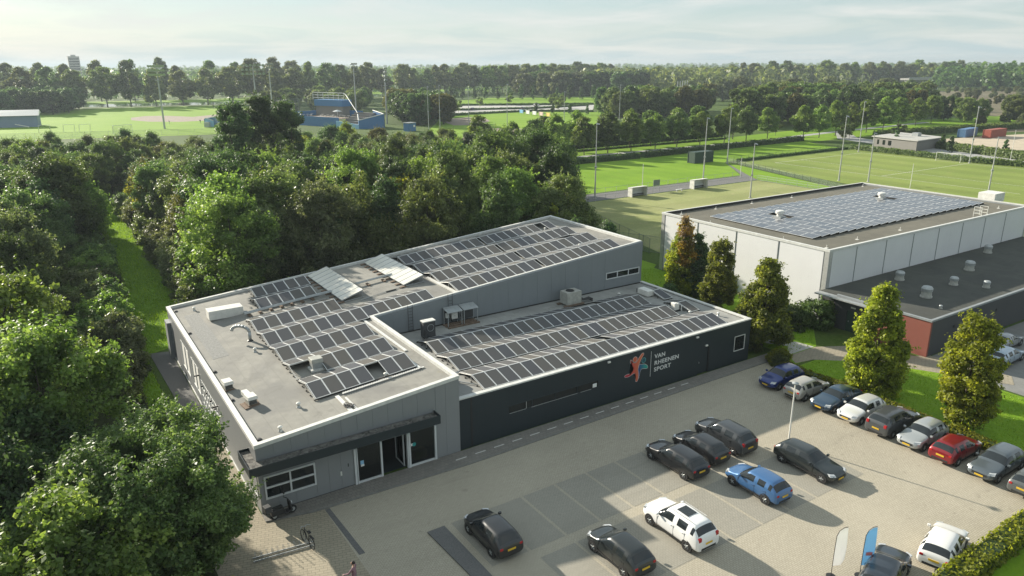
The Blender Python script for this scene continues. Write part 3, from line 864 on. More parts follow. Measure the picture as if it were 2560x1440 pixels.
# wall logo and lettering (flat print, 2 to 6 mm thick)
def outline_plate(pts, y0, y1, name, mat, grow=0.0):
    """closed smooth outline in the wall plane (x, z)"""
    n_ = len(pts)
    out_ = []
    for i in range(n_):
        p0, p1, p2, p3 = (Vector((*pts[(i + j - 1) % n_], 0)) for j in range(4))
        for t in (0, 0.25, 0.5, 0.75):
            out_.append(0.5 * ((2 * p1) + (p2 - p0) * t + (2 * p0 - 5 * p1 + 4 * p2 - p3) * t * t + (3 * p1 - p0 - 3 * p2 + p3) * t ** 3))
    if grow:
        g = []
        k_ = len(out_)
        area = sum(out_[i].x * out_[(i + 1) % k_].y - out_[(i + 1) % k_].x * out_[i].y for i in range(k_))
        sg = 1 if area > 0 else -1
        for i in range(k_):
            d_ = (out_[(i + 1) % k_] - out_[i - 1])
            nn = Vector((d_.y, -d_.x, 0)).normalized() * sg
            g.append(out_[i] + nn * grow)
        out_ = g
    bm = bmesh.new()
    vs_ = [bm.verts.new((p.x, y0, p.y)) for p in out_]
    f = bm.faces.new(vs_)
    bmesh.ops.triangulate(bm, faces=[f])
    r_ = bmesh.ops.extrude_face_region(bm, geom=bm.faces[:])
    bmesh.ops.translate(bm, verts=[e for e in r_['geom'] if isinstance(e, bmesh.types.BMVert)], vec=(0, y1 - y0, 0))
    bmesh.ops.recalc_face_normals(bm, faces=bm.faces[:])
    me = bpy.data.meshes.new(name)
    bm.to_mesh(me)
    bm.free()
    me.materials.append(mat)
    return put(name, me, B)
def grad(name, c0, c1, axis, a, b):
    k = N(name)
    tc_ = k.n('TexCoord')
    sp_ = k.n('SeparateXYZ')
    k.l(tc_.outputs['Object'], sp_.inputs[0])
    mr = k.n('MapRange')
    mr.inputs['From Min'].default_value = a
    mr.inputs['From Max'].default_value = b
    k.l(sp_.outputs[axis], mr.inputs['Value'])
    return k.set(k.mix(mr.outputs[0], c0, c1), 0.5)
red = [(29.42, 3.22), (29.40, 3.02), (29.55, 2.72), (29.78, 2.46), (29.66, 2.16), (29.36, 2.04), (29.02, 2.03), (28.86, 1.95), (28.96, 1.85), (29.34, 1.84), (29.76, 1.98), (29.98, 1.92),
       (30.06, 1.66), (30.04, 1.36), (30.10, 1.20), (30.24, 1.22), (30.32, 1.52), (30.30, 1.92), (30.22, 2.20), (30.28, 2.52), (30.42, 2.84), (30.62, 3.18), (30.80, 3.42), (30.74, 3.54), (30.56, 3.48), (30.30, 3.18), (30.08, 2.92), (29.86, 2.86), (29.62, 2.96), (29.52, 3.16)]
blue = [(30.42, 2.62), (30.60, 2.58), (30.92, 2.54), (31.22, 2.36), (31.32, 2.16), (31.20, 2.10), (30.92, 2.16), (30.66, 2.18), (30.50, 2.02), (30.42, 1.66), (30.36, 1.42), (30.35, 1.72), (30.33, 1.98), (30.28, 2.22), (30.34, 2.48)]
pinkm = plain('pale_print_outline', (0.62, 0.52, 0.50), 0.5)
outline_plate(red, BY - 0.004, BY - 0.001, 'logo_outline', pinkm, 0.035)
outline_plate(red, BY - 0.008, BY - 0.005, 'logo_red_figure', grad('red_print', (0.50, 0.03, 0.05), (0.62, 0.16, 0.07), 'X', 29.2, 30.4))
outline_plate(blue, BY - 0.012, BY - 0.009, 'logo_outline', pinkm, 0.03)
outline_plate(blue, BY - 0.016, BY - 0.013, 'logo_blue_figure', grad('blue_print', (0.01, 0.06, 0.20), (0.02, 0.36, 0.27), 'X', 30.4, 31.25))
circ = lambda cx, cz, r: [(cx + r * math.cos(t * math.pi / 6), cz + r * math.sin(t * math.pi / 6)) for t in range(12)]
outline_plate(circ(29.88, 3.18, 0.25), BY - 0.012, BY - 0.009, 'logo_outline', pinkm)
outline_plate(circ(29.88, 3.18, 0.21), BY - 0.016, BY - 0.013, 'logo_red_head', plain('orange_red_print', (0.60, 0.12, 0.05), 0.5))
outline_plate(circ(30.84, 2.90, 0.23), BY - 0.012, BY - 0.009, 'logo_outline', plain('teal_outline_print', (0.10, 0.36, 0.36), 0.5))
outline_plate(circ(30.84, 2.90, 0.19), BY - 0.016, BY - 0.013, 'logo_blue_head', plain('dark_teal_print', (0.012, 0.09, 0.12), 0.5))
letm = plain('white_lettering', (0.66, 0.67, 0.66), 0.5, 0, 0.04)
MB().box(31.63, BY - 0.008, 1.25, 31.665, BY - 0.001, 3.48).build('logo_bar', letm, B)
def lettering(txt, x, z, size, width):
    cu = bpy.data.curves.new('lettering', 'FONT')
    cu.body = txt
    cu.size = size
    cu.extrude = 0.004
    cu.offset = 0.012
    cu.shear = 0.0
    cu.space_character = 1.08
    tmp = bpy.data.objects.new('lettering_curve', cu)
    COL.objects.link(tmp)
    dg = bpy.context.evaluated_depsgraph_get()
    me = bpy.data.meshes.new_from_object(tmp.evaluated_get(dg))
    bpy.data.objects.remove(tmp)
    me.materials.clear()
    me.materials.append(letm)
    xs = [v_.co.x for v_ in me.vertices]
    s_ = width / (max(xs) - min(xs))
    o = put('lettering', me, B, (x, BY - 0.006, z), (R(90), 0, 0))
    o.scale = (s_, 1, 1)
    return o
lettering('VAN', 32.04, 2.77, 0.50, 1.20)
lettering('RHEENEN', 32.04, 2.18, 0.50, 2.76)
lettering('SPORT', 32.04, 1.60, 0.50, 1.92)

# ================================================================ solar panels
def panel_mesh(name, wx, ly, glass, frame):
    mb = MB()
    t, b = 0.038, 0.042
    mb.box(0, 0, 0, wx, b, t, 1).box(0, ly - b, 0, wx, ly, t, 1).box(0, b, 0, b, ly - b, t, 1).box(wx - b, b, 0, wx, ly - b, t, 1)
    mb.box(b, b, 0.004, wx - b, ly - b, t - 0.006, 0)
    return mb.mesh(name, [glass, frame])
PM = panel_mesh('panel', 1.035, 1.85, M['solar'], M['sheet_frame'])
PMH = panel_mesh('panel', 1.56, 1.63, M['solar_blue'], M['sheet_frame'])
TILT = R(13.5)
RP = 1.045
def solar_row(label, x0, y0, z0, cnt, slope, miss_f=(), miss_b=(), gap_at=None, group='ridge rows of solar panels on the sports centre'):
    r_ = thing('solar_panel_row', label, 'solar panels', (x0, y0, z0), 0, group)
    r_.rotation_euler = (0, -slope, 0)
    off = lambda i: i * RP + (0.33 if gap_at is not None and i >= gap_at else 0)
    for i in range(cnt):
        if i not in miss_f:
            put('panel', PM, r_, (off(i), 0.0, 0.10), (TILT, 0, 0))
        if i not in miss_b:
            put('panel', PM, r_, (off(i) + 1.035, 3.62, 0.10), (TILT, 0, math.pi))
    Lr = off(cnt - 1) + 1.04
    for y in (0.06, 3.56):
        MB().box(-0.06, y - 0.03, 0.0, Lr + 0.06, y + 0.03, 0.085).build('mounting_rail', M['black'], r_)
    MB().box(-0.03, 1.785, 0.48, Lr + 0.03, 1.835, 0.545).build('ridge_rail', M['alu'], r_)
    for xx in (-0.05, Lr + 0.02):
        mb = MB()
        mb.tube((xx, 0.0, 0.08), (xx, 1.80, 0.53), 0.022, n=6).tube((xx, 1.82, 0.53), (xx, 3.62, 0.08), 0.022, n=6).tube((xx, 1.81, 0.0), (xx, 1.81, 0.5), 0.022, n=6)
        mb.build('end_frame', M['alu'], r_)
    for xx in (-0.05,):
        fm = MB()
        for y in (0.1, 0.95, 1.8, 2.65, 3.5):
            fm.box(xx - 0.06, y - 0.05, -0.01, xx + 0.05, y + 0.05, 0.05)
        fm.build('ballast_feet', M['rubber'], r_)
    return r_
zr = lambda x: rz_(x) + 0.04
fr_lab = 'short solar panel row on the front grey roof, {} from the entrance side'
solar_row(fr_lab.format('first'), 4.88, 3.45, zr(4.88), 7, SL, miss_f=(4,))
solar_row(fr_lab.format('second'), 4.90, 7.2, zr(4.9), 7, SL, miss_f=(0, 1))
solar_row(fr_lab.format('third'), 4.95, 10.95, zr(4.95), 7, SL)
solar_row('longest front solar panel row, reaching past the inner corner of the grey block', 4.98, 14.72, zr(4.98), 14, SL)
solar_row(fr_lab.format('fifth'), 5.05, 18.45, zr(5.05), 7, SL)
solar_row('small solar panel row between long white roof box and first white collectors', 6.75, 23.75, zr(6.75), 5, SL)
solar_row('rearmost small solar panel row along the back edge, left of the white collectors', 7.3, 27.35, zr(7.3), 5, SL, miss_b=(0, 1, 2, 3, 4))
bk = 'long solar panel row on the high right roof, {} from the grey inner wall'
for i, (y, mf, mbk) in enumerate(((14.98, (), ()), (18.68, (), (15, 16)), (22.4, (), ()), (26.1, (16,), ()))):
    solar_row(bk.format(nth(i + 1)), 22.05, y, zr(22.05), 18, SL, mf, mbk, gap_at=9)
lw = 'solar panel row on the low dark block, {}'
solar_row(lw.format('nearest the wall logo'), 16.06, 0.62, 3.82, 24, 0, (), (12,))
solar_row(lw.format('middle of the three'), 16.18, 4.50, 3.82, 22, 0)
solar_row(lw.format('nearest the grey wall'), 16.30, 8.32, 3.82, 22, 0, (), (15, 16, 17))
solar_row('single pair of solar panels beside the white roof fan on the low block', 40.75, 4.5, 3.82, 1, 0)
solar_row('single pair of solar panels beside the small white roof box on the low block', 41.35, 8.6, 3.82, 1, 0)

# white thermal collectors
def collectors(label, x0, y0, n_, yaw=0.0):
    c = thing('thermal_collector', label, 'collectors', (x0, y0, rz_(x0)), 0, 'white thermal collectors on the sports centre roof')
    c.rotation_euler = (0, -SL, 0)
    tl = R(13)
    for i in range(n_):
        mb = MB().box(0, 0.03, 0, 2.1, 1.03, 0.07, 0).box(0, 0.0, -0.01, 2.1, 0.03, 0.085, 1).box(2.1, 0, -0.01, 2.13, 1.06, 0.085, 1).box(-0.03, 0, -0.01, 0, 1.06, 0.085, 1).box(0, 1.03, -0.01, 2.1, 1.06, 0.085, 1)
        mb.build('collector_panel', [M['collector'], M['galv']], c, (0, i * 1.075, 0.16), (0, -tl, 0))
    for i in range(n_ + 1):
        y = i * 1.075 - 0.02
        MB().tube((0, y, 0.05), (2.05, y, 0.05), 0.03, n=6).tube((1.95, y, 0.05), (1.95, y, 0.58), 0.03, n=6).build('support_frame', M['galv'], c)
        MB().box(-0.45, y - 0.14, 0, 0.15, y + 0.14, 0.1).build('ballast_block', M['timber'], c)
    return c
collectors('left of the two white thermal collector banks, sunlit cream, on the grey block', 13.1, 20.4, 9)
collectors('right white thermal collector bank beside the long solar rows', 19.1, 20.2, 9)

# ================================================================ things standing on the roofs
def roof_thing(name, label, cat, x, y, low=False, rz=0.0, group=None):
    return thing(name, label, cat, (x, y, 3.80 if low else rz_(x)), rz, group)
o = roof_thing('duct_box', 'long white duct box lying on the left end of the grey roof', 'duct', 2.45, 24.2)
MB().box(0, 0, 0.12, 2.9, 1.25, 0.92).build('casing', M['white_box'], o, bevel=0.02)
MB().box(0.1, 0.1, 0, 2.8, 1.15, 0.119).build('base', M['kerb'], o)
MB().tube((2.9, 0.25, 0.3), (3.2, 0.1, 0.3), 0.13, n=12).ring((3.05, -0.02, 0.25), 0.16, 0.07, 'y').build('pipe_bend', M['galv'], o)
o = roof_thing('pipe_run', 'pair of lagged pipes running across the grey roof to the collectors', 'pipes', 5.2, 23.35)
o.rotation_euler = (0, -SL, 0)
mb = MB().tube((0, 0, 0.32), (8.0, 0.12, 0.32), 0.085).tube((0, -0.24, 0.3), (8.0, -0.12, 0.3), 0.06)
mb.build('pipe', M['galv'], o, smooth=False)
MB().tube((10.6, 0.5, 0.3), (14.4, 0.6, 0.3), 0.07).tube((10.6, 0.25, 0.3), (14.4, 0.35, 0.3), 0.05).build('pipe', M['galv'], o)
for i in range(9):
    xx = 0.4 + i * 0.95 if i < 7 else 11.6 + (i - 7) * 1.6
    MB().box(xx - 0.12, -0.42, 0, xx + 0.12, 0.30, 0.14).build('pipe_support', M['timber'], o)
o = roof_thing('conduit_run', 'thin cable conduit with a black joint box lying between the collector banks', 'conduit', 14.6, 20.0)
o.rotation_euler = (0, -SL, 0)
MB().tube((0, -0.3, 0.06), (5.5, 0.4, 0.06), 0.03).build('conduit', M['galv'], o)
MB().box(2.6, 0.0, 0, 3.6, 0.16, 0.09).build('joint_box', M['black'], o)
o = roof_thing('gooseneck_vent', 'grey goose-neck vent pipe curving over the open grey roof', 'vent', 4.15, 17.3)
pts = [(0, 0, 0)] + [(0.0 - 0.55 * (1 - math.cos(t)) - 0.0, 0.55 * (1 - math.cos(t)), 0.75 + 0.45 * math.sin(t)) for t in [R(a) for a in range(0, 200, 20)]]
MB().path(pts, 0.13, 12).build('pipe', M['galv'], o, smooth=True)
MB().lathe((0, 0, 0), [(0.26, 0), (0.2, 0.06), (0.14, 0.1)], 14).build('collar', M['black'], o)
def hood(label, x, y, low=False):
    o = roof_thing('roof_vent', label, 'vent', x, y, low, 0, 'small roof vents')
    MB().lathe((0, 0, 0), [(0.15, 0), (0.12, 0.05), (0.085, 0.12), (0.085, 0.24)], 12).build('stub', M['galv'], o, smooth=False)
    MB().lathe((0, 0, 0.24), [(0.14, 0), (0.15, 0.05), (0.09, 0.11), (0.02, 0.13)], 12).build('cap', M['white_box'], o)
    return o
hood('small white roof vent near the front parapet of the grey block', 1.84, 1.1)
hood('small white roof vent left of the front solar row', 3.7, 3.4)
hood('small white roof vent beside the goose-neck pipe', 3.86, 14.7)
hood('small white roof vent at the far left roof corner', 1.96, 28.4)
hood('small white roof vent in the gap of the front solar row', 9.9, 3.6)
hood('small white roof vent in the gap of the rearmost right solar row', 39.6, 26.3)
hood('small white roof vent at the right end of the second high solar row', 38.3, 18.3)
hood('small white roof vent on the low roof by the right parapet', 42.2, 2.6, True)
hood('small white roof vent on the low roof beside the white fan unit', 40.3, 4.3, True)
hood('small grey roof vent on the low roof in front of the inner wall window', 38.6, 12.2, True)
def extractor(label, x, y, rz, low=False):
    o = roof_thing('extractor_hood', label, 'extractor', x, y, low, rz, 'boxy extractors on the grey roof')
    MB().box(-0.34, -0.42, 0, 0.34, 0.42, 0.10).build('base', M['timber'], o)
    MB().box(-0.27, -0.33, 0.10, 0.27, 0.33, 0.44).build('housing', M['beige_box'], o)
    MB().hexa([(-0.33, -0.42, 0.44), (0.33, -0.42, 0.44), (0.33, 0.42, 0.44), (-0.33, 0.42, 0.44), (-0.30, -0.38, 0.66), (0.30, -0.38, 0.66), (0.30, 0.38, 0.66), (-0.30, 0.38, 0.66)]).build('lid', M['white_box'], o)
    mb = MB()
    for j in range(4):
        mb.box(-0.24, -0.36, 0.14 + j * 0.075, 0.24, -0.331, 0.18 + j * 0.075)
    mb.build('louvre', M['black'], o)
    return o
extractor('beige extractor hood on the left roof edge', 0.62, 9.45, 0.1)
o = extractor('white extractor with long duct on a wooden board, near the left roof edge', 1.35, 6.0, 0.12)
MB().box(-0.2, 0.34, 0.3, 0.2, 1.25, 0.58).build('duct', M['white_box'], o)
MB().box(-0.62, -0.55, -0.005, 0.62, 0.45, 0.04).build('board', M['timber'], o)
o = roof_thing('skylight_box', 'pale box-shaped roof fan standing in the gap of the second solar row', 'fan', 6.55, 8.25)
MB().box(-0.5, -0.45, 0, 0.5, 0.45, 0.16).build('kerb', M['trim'], o)
MB().box(-0.36, -0.34, 0.16, 0.36, 0.34, 0.62).build('housing', M['galv'], o)
MB().box(-0.42, -0.40, 0.62, 0.42, 0.40, 0.92).build('lid', M['beige_box'], o, bevel=0.03)
o = roof_thing('cable_tray', 'white cable tray with loose cables running to the front parapet', 'tray', 6.05, 3.1)
o.rotation_euler = (0, -SL, 0)
MB().box(0, -2.7, 0.03, 0.26, 0.0, 0.09).box(0.45, -2.9, 0.03, 0.58, -0.6, 0.09).build('tray', M['trim'], o)
mb = MB()
rr = random.Random(3)
for i in range(7):
    x, y = 0.1 + rr.random() * 0.4, -2.6 + rr.random() * 1.0
    mb.ring((x, y, 0.13), 0.13 + rr.random() * 0.09, 0.022, 'z', 12, 5)
mb.build('cable_loop', M['black'], o)
MB().box(0.55, -0.02, 0.04, 6.6, 0.14, 0.09).box(6.2, -0.02, 0.04, 6.4, 3.6, 0.09).build('tray', M['trim'], o)
mb = MB()
for i in range(34):
    mb.box(0.6 + i * 0.17, -0.05, 0.092, 0.68 + i * 0.17, 0.17, 0.115)
mb.build('tray_clip', M['alu'], o)
o = roof_thing('cable_tray', 'white cable tray along the right parapet of the front roof', 'tray', 12.75, 6.6)
MB().box(0, 0, 0.03, 0.22, 11.3, 0.09).build('tray', M['trim'], o)
# low roof plant
o = roof_thing('heat_pump', 'tall dark heat pump with white lid on the low roof by the inner corner', 'heat pump', 17.55, 12.35, True)
MB().box(-0.55, -0.28, 0.12, 0.55, 0.28, 1.5).build('casing', M['wall_black'], o)
MB().box(-0.58, -0.31, 1.5, 0.58, 0.31, 1.58).build('lid', M['white_box'], o)
MB().box(-0.45, -0.2, 0.0, 0.45, 0.2, 0.12).build('foot', M['rubber'], o)
MB().ring((0.1, -0.295, 0.95), 0.3, 0.02, 'y').build('fan_grille', M['galv'], o)
MB().path([(-0.45, -0.3, 0.9), (-0.5, -0.5, 0.25), (-0.2, -0.8, 0.1), (0.35, -0.95, 0.06)], 0.05).path([(-0.3, -0.3, 0.6), (-0.7, -0.6, 0.12), (-0.9, -0.7, 0.06)], 0.05).build('hose', M['black'], o)
def shelter(label, x):
    o = roof_thing('inverter_shelter', label, 'shelter', x, 13.9, True, 0, 'inverter shelters against the grey wall')
    MB().hexa([(-0.75, -0.55, 1.36), (0.75, -0.55, 1.36), (0.75, 0.45, 1.62), (-0.75, 0.45, 1.62), (-0.75, -0.55, 1.40), (0.75, -0.55, 1.40), (0.75, 0.45, 1.66), (-0.75, 0.45, 1.66)]).build('roof', M['galv'], o)
    for xx in (-0.68, 0.68):
        for yy in (-0.45, 0.35):
            MB().box(xx - 0.03, yy - 0.03, 0, xx + 0.03, yy + 0.03, 1.37 if yy < 0 else 1.58).build('post', M['galv'], o)
    MB().box(-0.65, 0.28, 0.3, 0.65, 0.32, 1.3).build('back_plate', M['wall_black'], o)
    for yy in (-0.75, -0.25, 0.2):
        MB().box(-0.8, yy, 0.0, 0.75, yy + 0.22, 0.12).build('ballast_slab', M['timber'], o)
    return o
o = shelter('left inverter shelter with a white cabinet, against the grey inner wall', 20.75)
MB().box(-0.05, 0.05, 0.55, 0.55, 0.27, 1.1).build('cabinet', M['white_box'], o)
MB().box(-0.58, 0.05, 0.75, -0.32, 0.27, 1.15).build('cabinet', M['white_box'], o)
MB().box(0.2, 0.04, 0.8, 0.3, 0.049, 0.84).build('display', M['black'], o)
o = shelter('right inverter shelter with grey cabinets, against the grey inner wall', 22.35)
MB().box(-0.5, 0.02, 0.6, 0.1, 0.27, 1.2).build('cabinet', M['wall_black'], o)
o = roof_thing('condenser_unit', 'large beige square condenser with a top fan on the low roof', 'condenser', 33.1, 12.9, True)
MB().box(-0.85, -0.6, 0.15, 0.85, 0.6, 1.35).build('casing', M['beige_box'], o, bevel=0.02)
MB().lathe((-0.1, 0, 1.35), [(0.42, 0), (0.42, 0.05), (0.34, 0.05), (0.34, 0.01)], 20).build('fan_guard', M['black'], o)
MB().box(-1.2, -0.75, 0, 1.1, -0.45, 0.15).build('base_beam', M['timber'], o)
MB().box(-1.2, 0.35, 0, 1.1, 0.65, 0.15).build('base_beam', M['timber'], o)
mb = MB()
for i in range(5):
    mb.path([(0.86, -0.3 + i * 0.12, 0.3 + i * 0.1), (1.5, -0.5 + i * 0.1, 0.3), (2.2, -0.6 + i * 0.14, 0.35), (2.2, -0.6 + i * 0.14, 0.05)], 0.04, 6)
mb.build('pipework', M['black'], o)
o = roof_thing('vent_box', 'small white oblong vent box on the low roof near its right end', 'vent', 41.05, 11.0, True)
MB().box(-0.42, -0.75, 0.08, 0.42, 0.75, 0.62).build('casing', M['white_box'], o, bevel=0.015)
MB().box(-0.3, 0.75, 0.1, 0.3, 1.0, 0.5).build('intake', M['black'], o)
o = roof_thing('roof_fan', 'white roof fan unit with twin casings between the low solar rows', 'fan', 40.0, 5.9, True)
MB().box(-0.3, -0.28, 0.1, 0.0, 0.28, 0.8).build('casing', M['white_box'], o, bevel=0.05)
MB().box(0.02, -0.25, 0.1, 0.32, 0.25, 0.72).build('casing', M['white_box'], o, bevel=0.05)
MB().box(-0.4, -0.35, 0, 0.42, 0.35, 0.1).build('base', M['black'], o)
MB().tube((-0.5, 0.3, 0), (-0.5, 0.3, 0.5), 0.05).tube((0.55, -0.3, 0), (0.55, -0.3, 0.45), 0.05).build('pipe', M['white_box'], o)
o = roof_thing('turbine_vent', 'black domed roof vent beside the parapet corner on the low roof', 'vent', 14.75, 3.1, True)
MB().lathe((0, 0, 0), [(0.26, 0), (0.26, 0.22), (0.40, 0.30), (0.42, 0.48), (0.32, 0.64), (0.12, 0.72)], 16).build('dome', M['black'], o, smooth=True)
o = roof_thing('pipe_bundle', 'thin pipes lying at the left end of the low solar rows', 'pipes', 14.2, 4.2, True)
MB().tube((0, 0, 0.1), (1.9, 0.1, 0.1), 0.035).tube((0, 0.2, 0.1), (1.9, 0.25, 0.1), 0.035).tube((0.5, -0.6, 0.1), (1.9, -2.6, 0.1), 0.04).build('pipe', M['galv'], o)

# ================================================================ white sports hall
HX, HY, HL, HW, HH = 58.8, 3.05, 43.6, 24.15, 7.6
H = thing('white_sports_hall', 'large white flat-roofed hall with tall wall panels, on the right', 'building')
mb = MB()
wall('x', HX + 0.26, HX + HL - 0.26, HY + 0.06, 0.2, 0, HH - 0.14, mb=mb)
wall('x', HX + 0.26, HX + HL - 0.26, HY + HW - 0.06, -0.2, 0, HH - 0.14, mb=mb)
wall('y', HY + 0.06, HY + HW - 0.06, HX + 0.06, 0.2, 0, HH - 0.14, mb=mb)
wall('y', HY + 0.06, HY + HW - 0.06, HX + HL - 0.06, -0.2, 0, HH - 0.14, mb=mb)
mb.build('wall', M['wall_joint'], H)
ys = [HY + 0.55, 9.25, 15.1, 21.05, HY + HW - 0.55]
for a, b in zip(ys[:-1], ys[1:]):
    MB().box(HX, a + 0.09, 0.25, HX + 0.061, b - 0.09, HH - 0.28).build('wall_panel', M['wall_white'], H)
for y in ys[1:-1]:
    MB().tube((HX + 0.0, y, 0.05), (HX + 0.0, y, HH - 0.3), 0.055).build('downpipe', M['galv'], H)
xs = [HX + 0.55, 63.6, 69.1, 74.5, 79.9, 85.3, 90.7, 96.0, HX + HL - 0.55]
for a, b in zip(xs[:-1], xs[1:]):
    MB().box(a + 0.07, HY, 0.25, b - 0.07, HY + 0.061, HH - 0.28).build('wall_panel', M['wall_white'], H)
for x in xs[1:-1]:
    MB().tube((x, HY - 0.01, 0.05), (x, HY - 0.01, HH - 0.3), 0.05).build('downpipe', M['galv'], H)
for x, y in ((HX, HY), (HX, HY + HW), (HX + HL, HY), (HX + HL, HY + HW)):
    sx, sy = (1 if x < 80 else -1), (1 if y < 15 else -1)
    x0, x1 = sorted((x - sx * 0.03, x + sx * 0.5))
    y0, y1 = sorted((y - sy * 0.03, y + sy * 0.5))
    MB().box(x0, y0, 0, x1, y1, HH - 0.2).build('corner_post', M['alu'], H)
MB().sheet([(HX + 0.25, HY + 0.25), (HX + HL - 0.25, HY + 0.25), (HX + HL - 0.25, HY + HW - 0.25), (HX + 0.25, HY + HW - 0.25)], HH - 0.32).build('roof', M['roof_h'], H)
for x0, y0, x1, y1 in ((HX - 0.06, HY - 0.06, HX + HL + 0.06, HY + 0.24), (HX - 0.06, HY + HW - 0.24, HX + HL + 0.06, HY + HW + 0.06), (HX - 0.06, HY + 0.241, HX + 0.24, HY + HW - 0.241), (HX + HL - 0.24, HY + 0.241, HX + HL + 0.06, HY + HW - 0.241)):
    MB().box(x0, y0, HH - 0.26, x1, y1, HH).build('parapet_cap', M['trim'], H)
mb = MB().box(HX + 0.3, HY + HW - 0.30, HH - 0.31, HX + HL - 0.3, HY + HW - 0.25, HH - 0.01)
mb.build('upstand', M['black'], H)
for i in range(23):
    x = 62.5 + i * 1.63
    r_ = thing('solar_panel_row', 'tilted solar panel row across the white hall roof, %s from its left end' % nth(i + 1), 'solar panels', (x, 7.7, HH - 0.28), 0, 'solar panel rows on the white hall')
    for j in range(9):
        if (abs(x - 68.7) < 0.9 and j in (5, 6)) or (abs(x - 91.4) < 0.9 and j in (5, 6)):
            continue
        put('panel', PMH, r_, (0, j * 1.65, 0.08), (0, -R(5.5), 0))
    MB().hexa([(1.53, 0, 0.0), (1.60, 0, 0.0), (1.60, 14.8, 0.0), (1.53, 14.8, 0.0), (1.53, 0, 0.21), (1.55, 0, 0.21), (1.55, 14.8, 0.21), (1.53, 14.8, 0.21)]).build('wind_plate', M['black'], r_)
for nm, x, y in (('left', 68.75, 16.9), ('right', 91.4, 17.3)):
    o = thing('roof_fan', '%s round white roof fan among the solar panels of the white hall' % nm, 'fan', (x, y, HH - 0.32), 0, 'round fans on the white hall')
    MB().box(-0.55, -0.55, 0, 0.55, 0.55, 0.4).build('kerb', M['galv'], o)
    MB().lathe((0, 0, 0.4), [(0.36, 0), (0.36, 0.3), (0.52, 0.34), (0.54, 0.62), (0.42, 0.72), (0.1, 0.74)], 18).build('cowl', M['white_box'], o, smooth=False)
for i, (x, y) in enumerate(((61.0, 26.0), (67.3, 25.9), (74.5, 25.9), (83.0, 25.8), (100.6, 25.9), (60.0, 20.2), (60.0, 9.6), (60.4, 4.5), (66.6, 5.0), (75.0, 5.0), (98.6, 5.2))):
    o = thing('anchor_post', 'small white safety anchor on the edge of the white hall roof', 'anchor', (x, y, HH - 0.32), 0, 'safety anchors on the white hall roof')
    MB().box(-0.16, -0.16, 0, 0.16, 0.16, 0.03).build('foot_plate', M['white_box'], o)
    MB().tube((0, 0, 0.03), (0, 0, 0.34), 0.035).build('post', M['white_box'], o)
o = thing('roof_access_rail', 'white roof access guard rail at the edge of the white hall', 'railing', (90.8, 3.35, HH - 0.3), 0)
for xx in (-0.75, 0.75):
    for yy in (0.0, 0.9):
        MB().tube((xx, yy, 0), (xx, yy, 1.25), 0.035).build('post', M['white_box'], o)
for z in (0.45, 0.85, 1.25):
    MB().tube((-0.75, 0.9, z), (0.75, 0.9, z), 0.03).tube((-0.75, 0, z), (-0.75, 0.9, z), 0.03).tube((0.75, 0, z), (0.75, 0.9, z), 0.03).build('rail', M['white_box'], o)
MB().box(-0.85, -0.3, 0.0, 0.85, 0.4, 0.06).build('platform', M['white_box'], o)
o = thing('roof_cabinet', 'white equipment cabinet just beyond the right end of the white hall', 'cabinet', (104.2, 8.8, 0), 0)
MB().box(-1.3, -1.0, 0, 1.3, 1.0, 7.2).build('shaft', M['wall_joint'], o)
MB().box(-1.4, -1.1, 7.2, 1.4, 1.1, 8.4).build('cabinet', M['white_box'], o)

# annex of the white hall: low dark brick block with a red end
AXX = thing('hall_annex', 'low flat-roofed brick annex, red end wall and dark long wall, below the white hall', 'building')
mb = MB()
wall('x', 57.95, 102, -8.6, 0.2, 0, 3.5, mb=mb)
wall('y', -8.399, 0.85, 102, -0.2, 0, 3.5, mb=mb)
mb.build('wall', M['wall_black'], AXX)
mb = MB()
wall('y', -8.6, -2.9, 57.70, 0.25, 0, 3.5, [(-5.5, -5.45, 0.1, 3.4)], mb=mb)
mb.build('wall', M['wall_red'], AXX)
mb = MB()
wall('y', -2.899, 2.8, 57.95, 0.2, 0, 3.3, [(-1.4, -0.2, 0.0, 2.2)], mb=mb)
mb.build('wall', M['wall_black'], AXX)
d_ = MB().box(58.02, -1.38, 0.02, 58.07, -0.22, 2.18).build('door', M['container_green'], AXX)
MB().box(57.98, -0.5, 1.0, 58.02, -0.42, 1.12).build('handle', M['galv'], d_)
MB().box(57.9, -1.1, 2.5, 57.949, -0.6, 2.64).build('wall_lamp', M['white_box'], AXX)
MB().sheet([(57.9, -8.4), (101.8, -8.4), (101.8, 2.99), (57.9, 2.99)], 3.46).build('roof', M['roof_dark'], AXX)
MB().box(57.6, -8.68, 3.44, 102.1, -8.41, 3.62).build('parapet_cap', M['wall_joint'], AXX)
MB().box(57.6, -8.409, 3.44, 57.88, 0.9, 3.62).build('parapet_cap', M['wall_joint'], AXX)
MB().hexa([(56.9, -2.8, 3.30), (58.6, -2.8, 3.30), (58.6, 2.95, 3.30), (56.9, 2.95, 3.30), (56.9, -2.8, 3.42), (58.6, -2.8, 3.42), (58.6, 2.95, 3.42), (56.9, 2.95, 3.42)]).build('porch_roof', M['galv'], AXX)
for x, z in ((62, 2.2), (66, 2.3), (70, 2.3)):
    MB().lathe((0, 0, 0), [(0.16, 0), (0.18, 0.05)], 12).build('vent_grille', M['black'], AXX, (x, -8.60, z), (R(90), 0, 0))
hall_hoods = ((68.3, 0.6, 1.0), (64.6, -4.3, 1.15), (71.2, -3.6, 0.9), (78.5, -1.6, 1.1), (73.0, -6.0, 0.75), (88.6, 1.2, 1.0), (62.2, -7.0, 0.35))
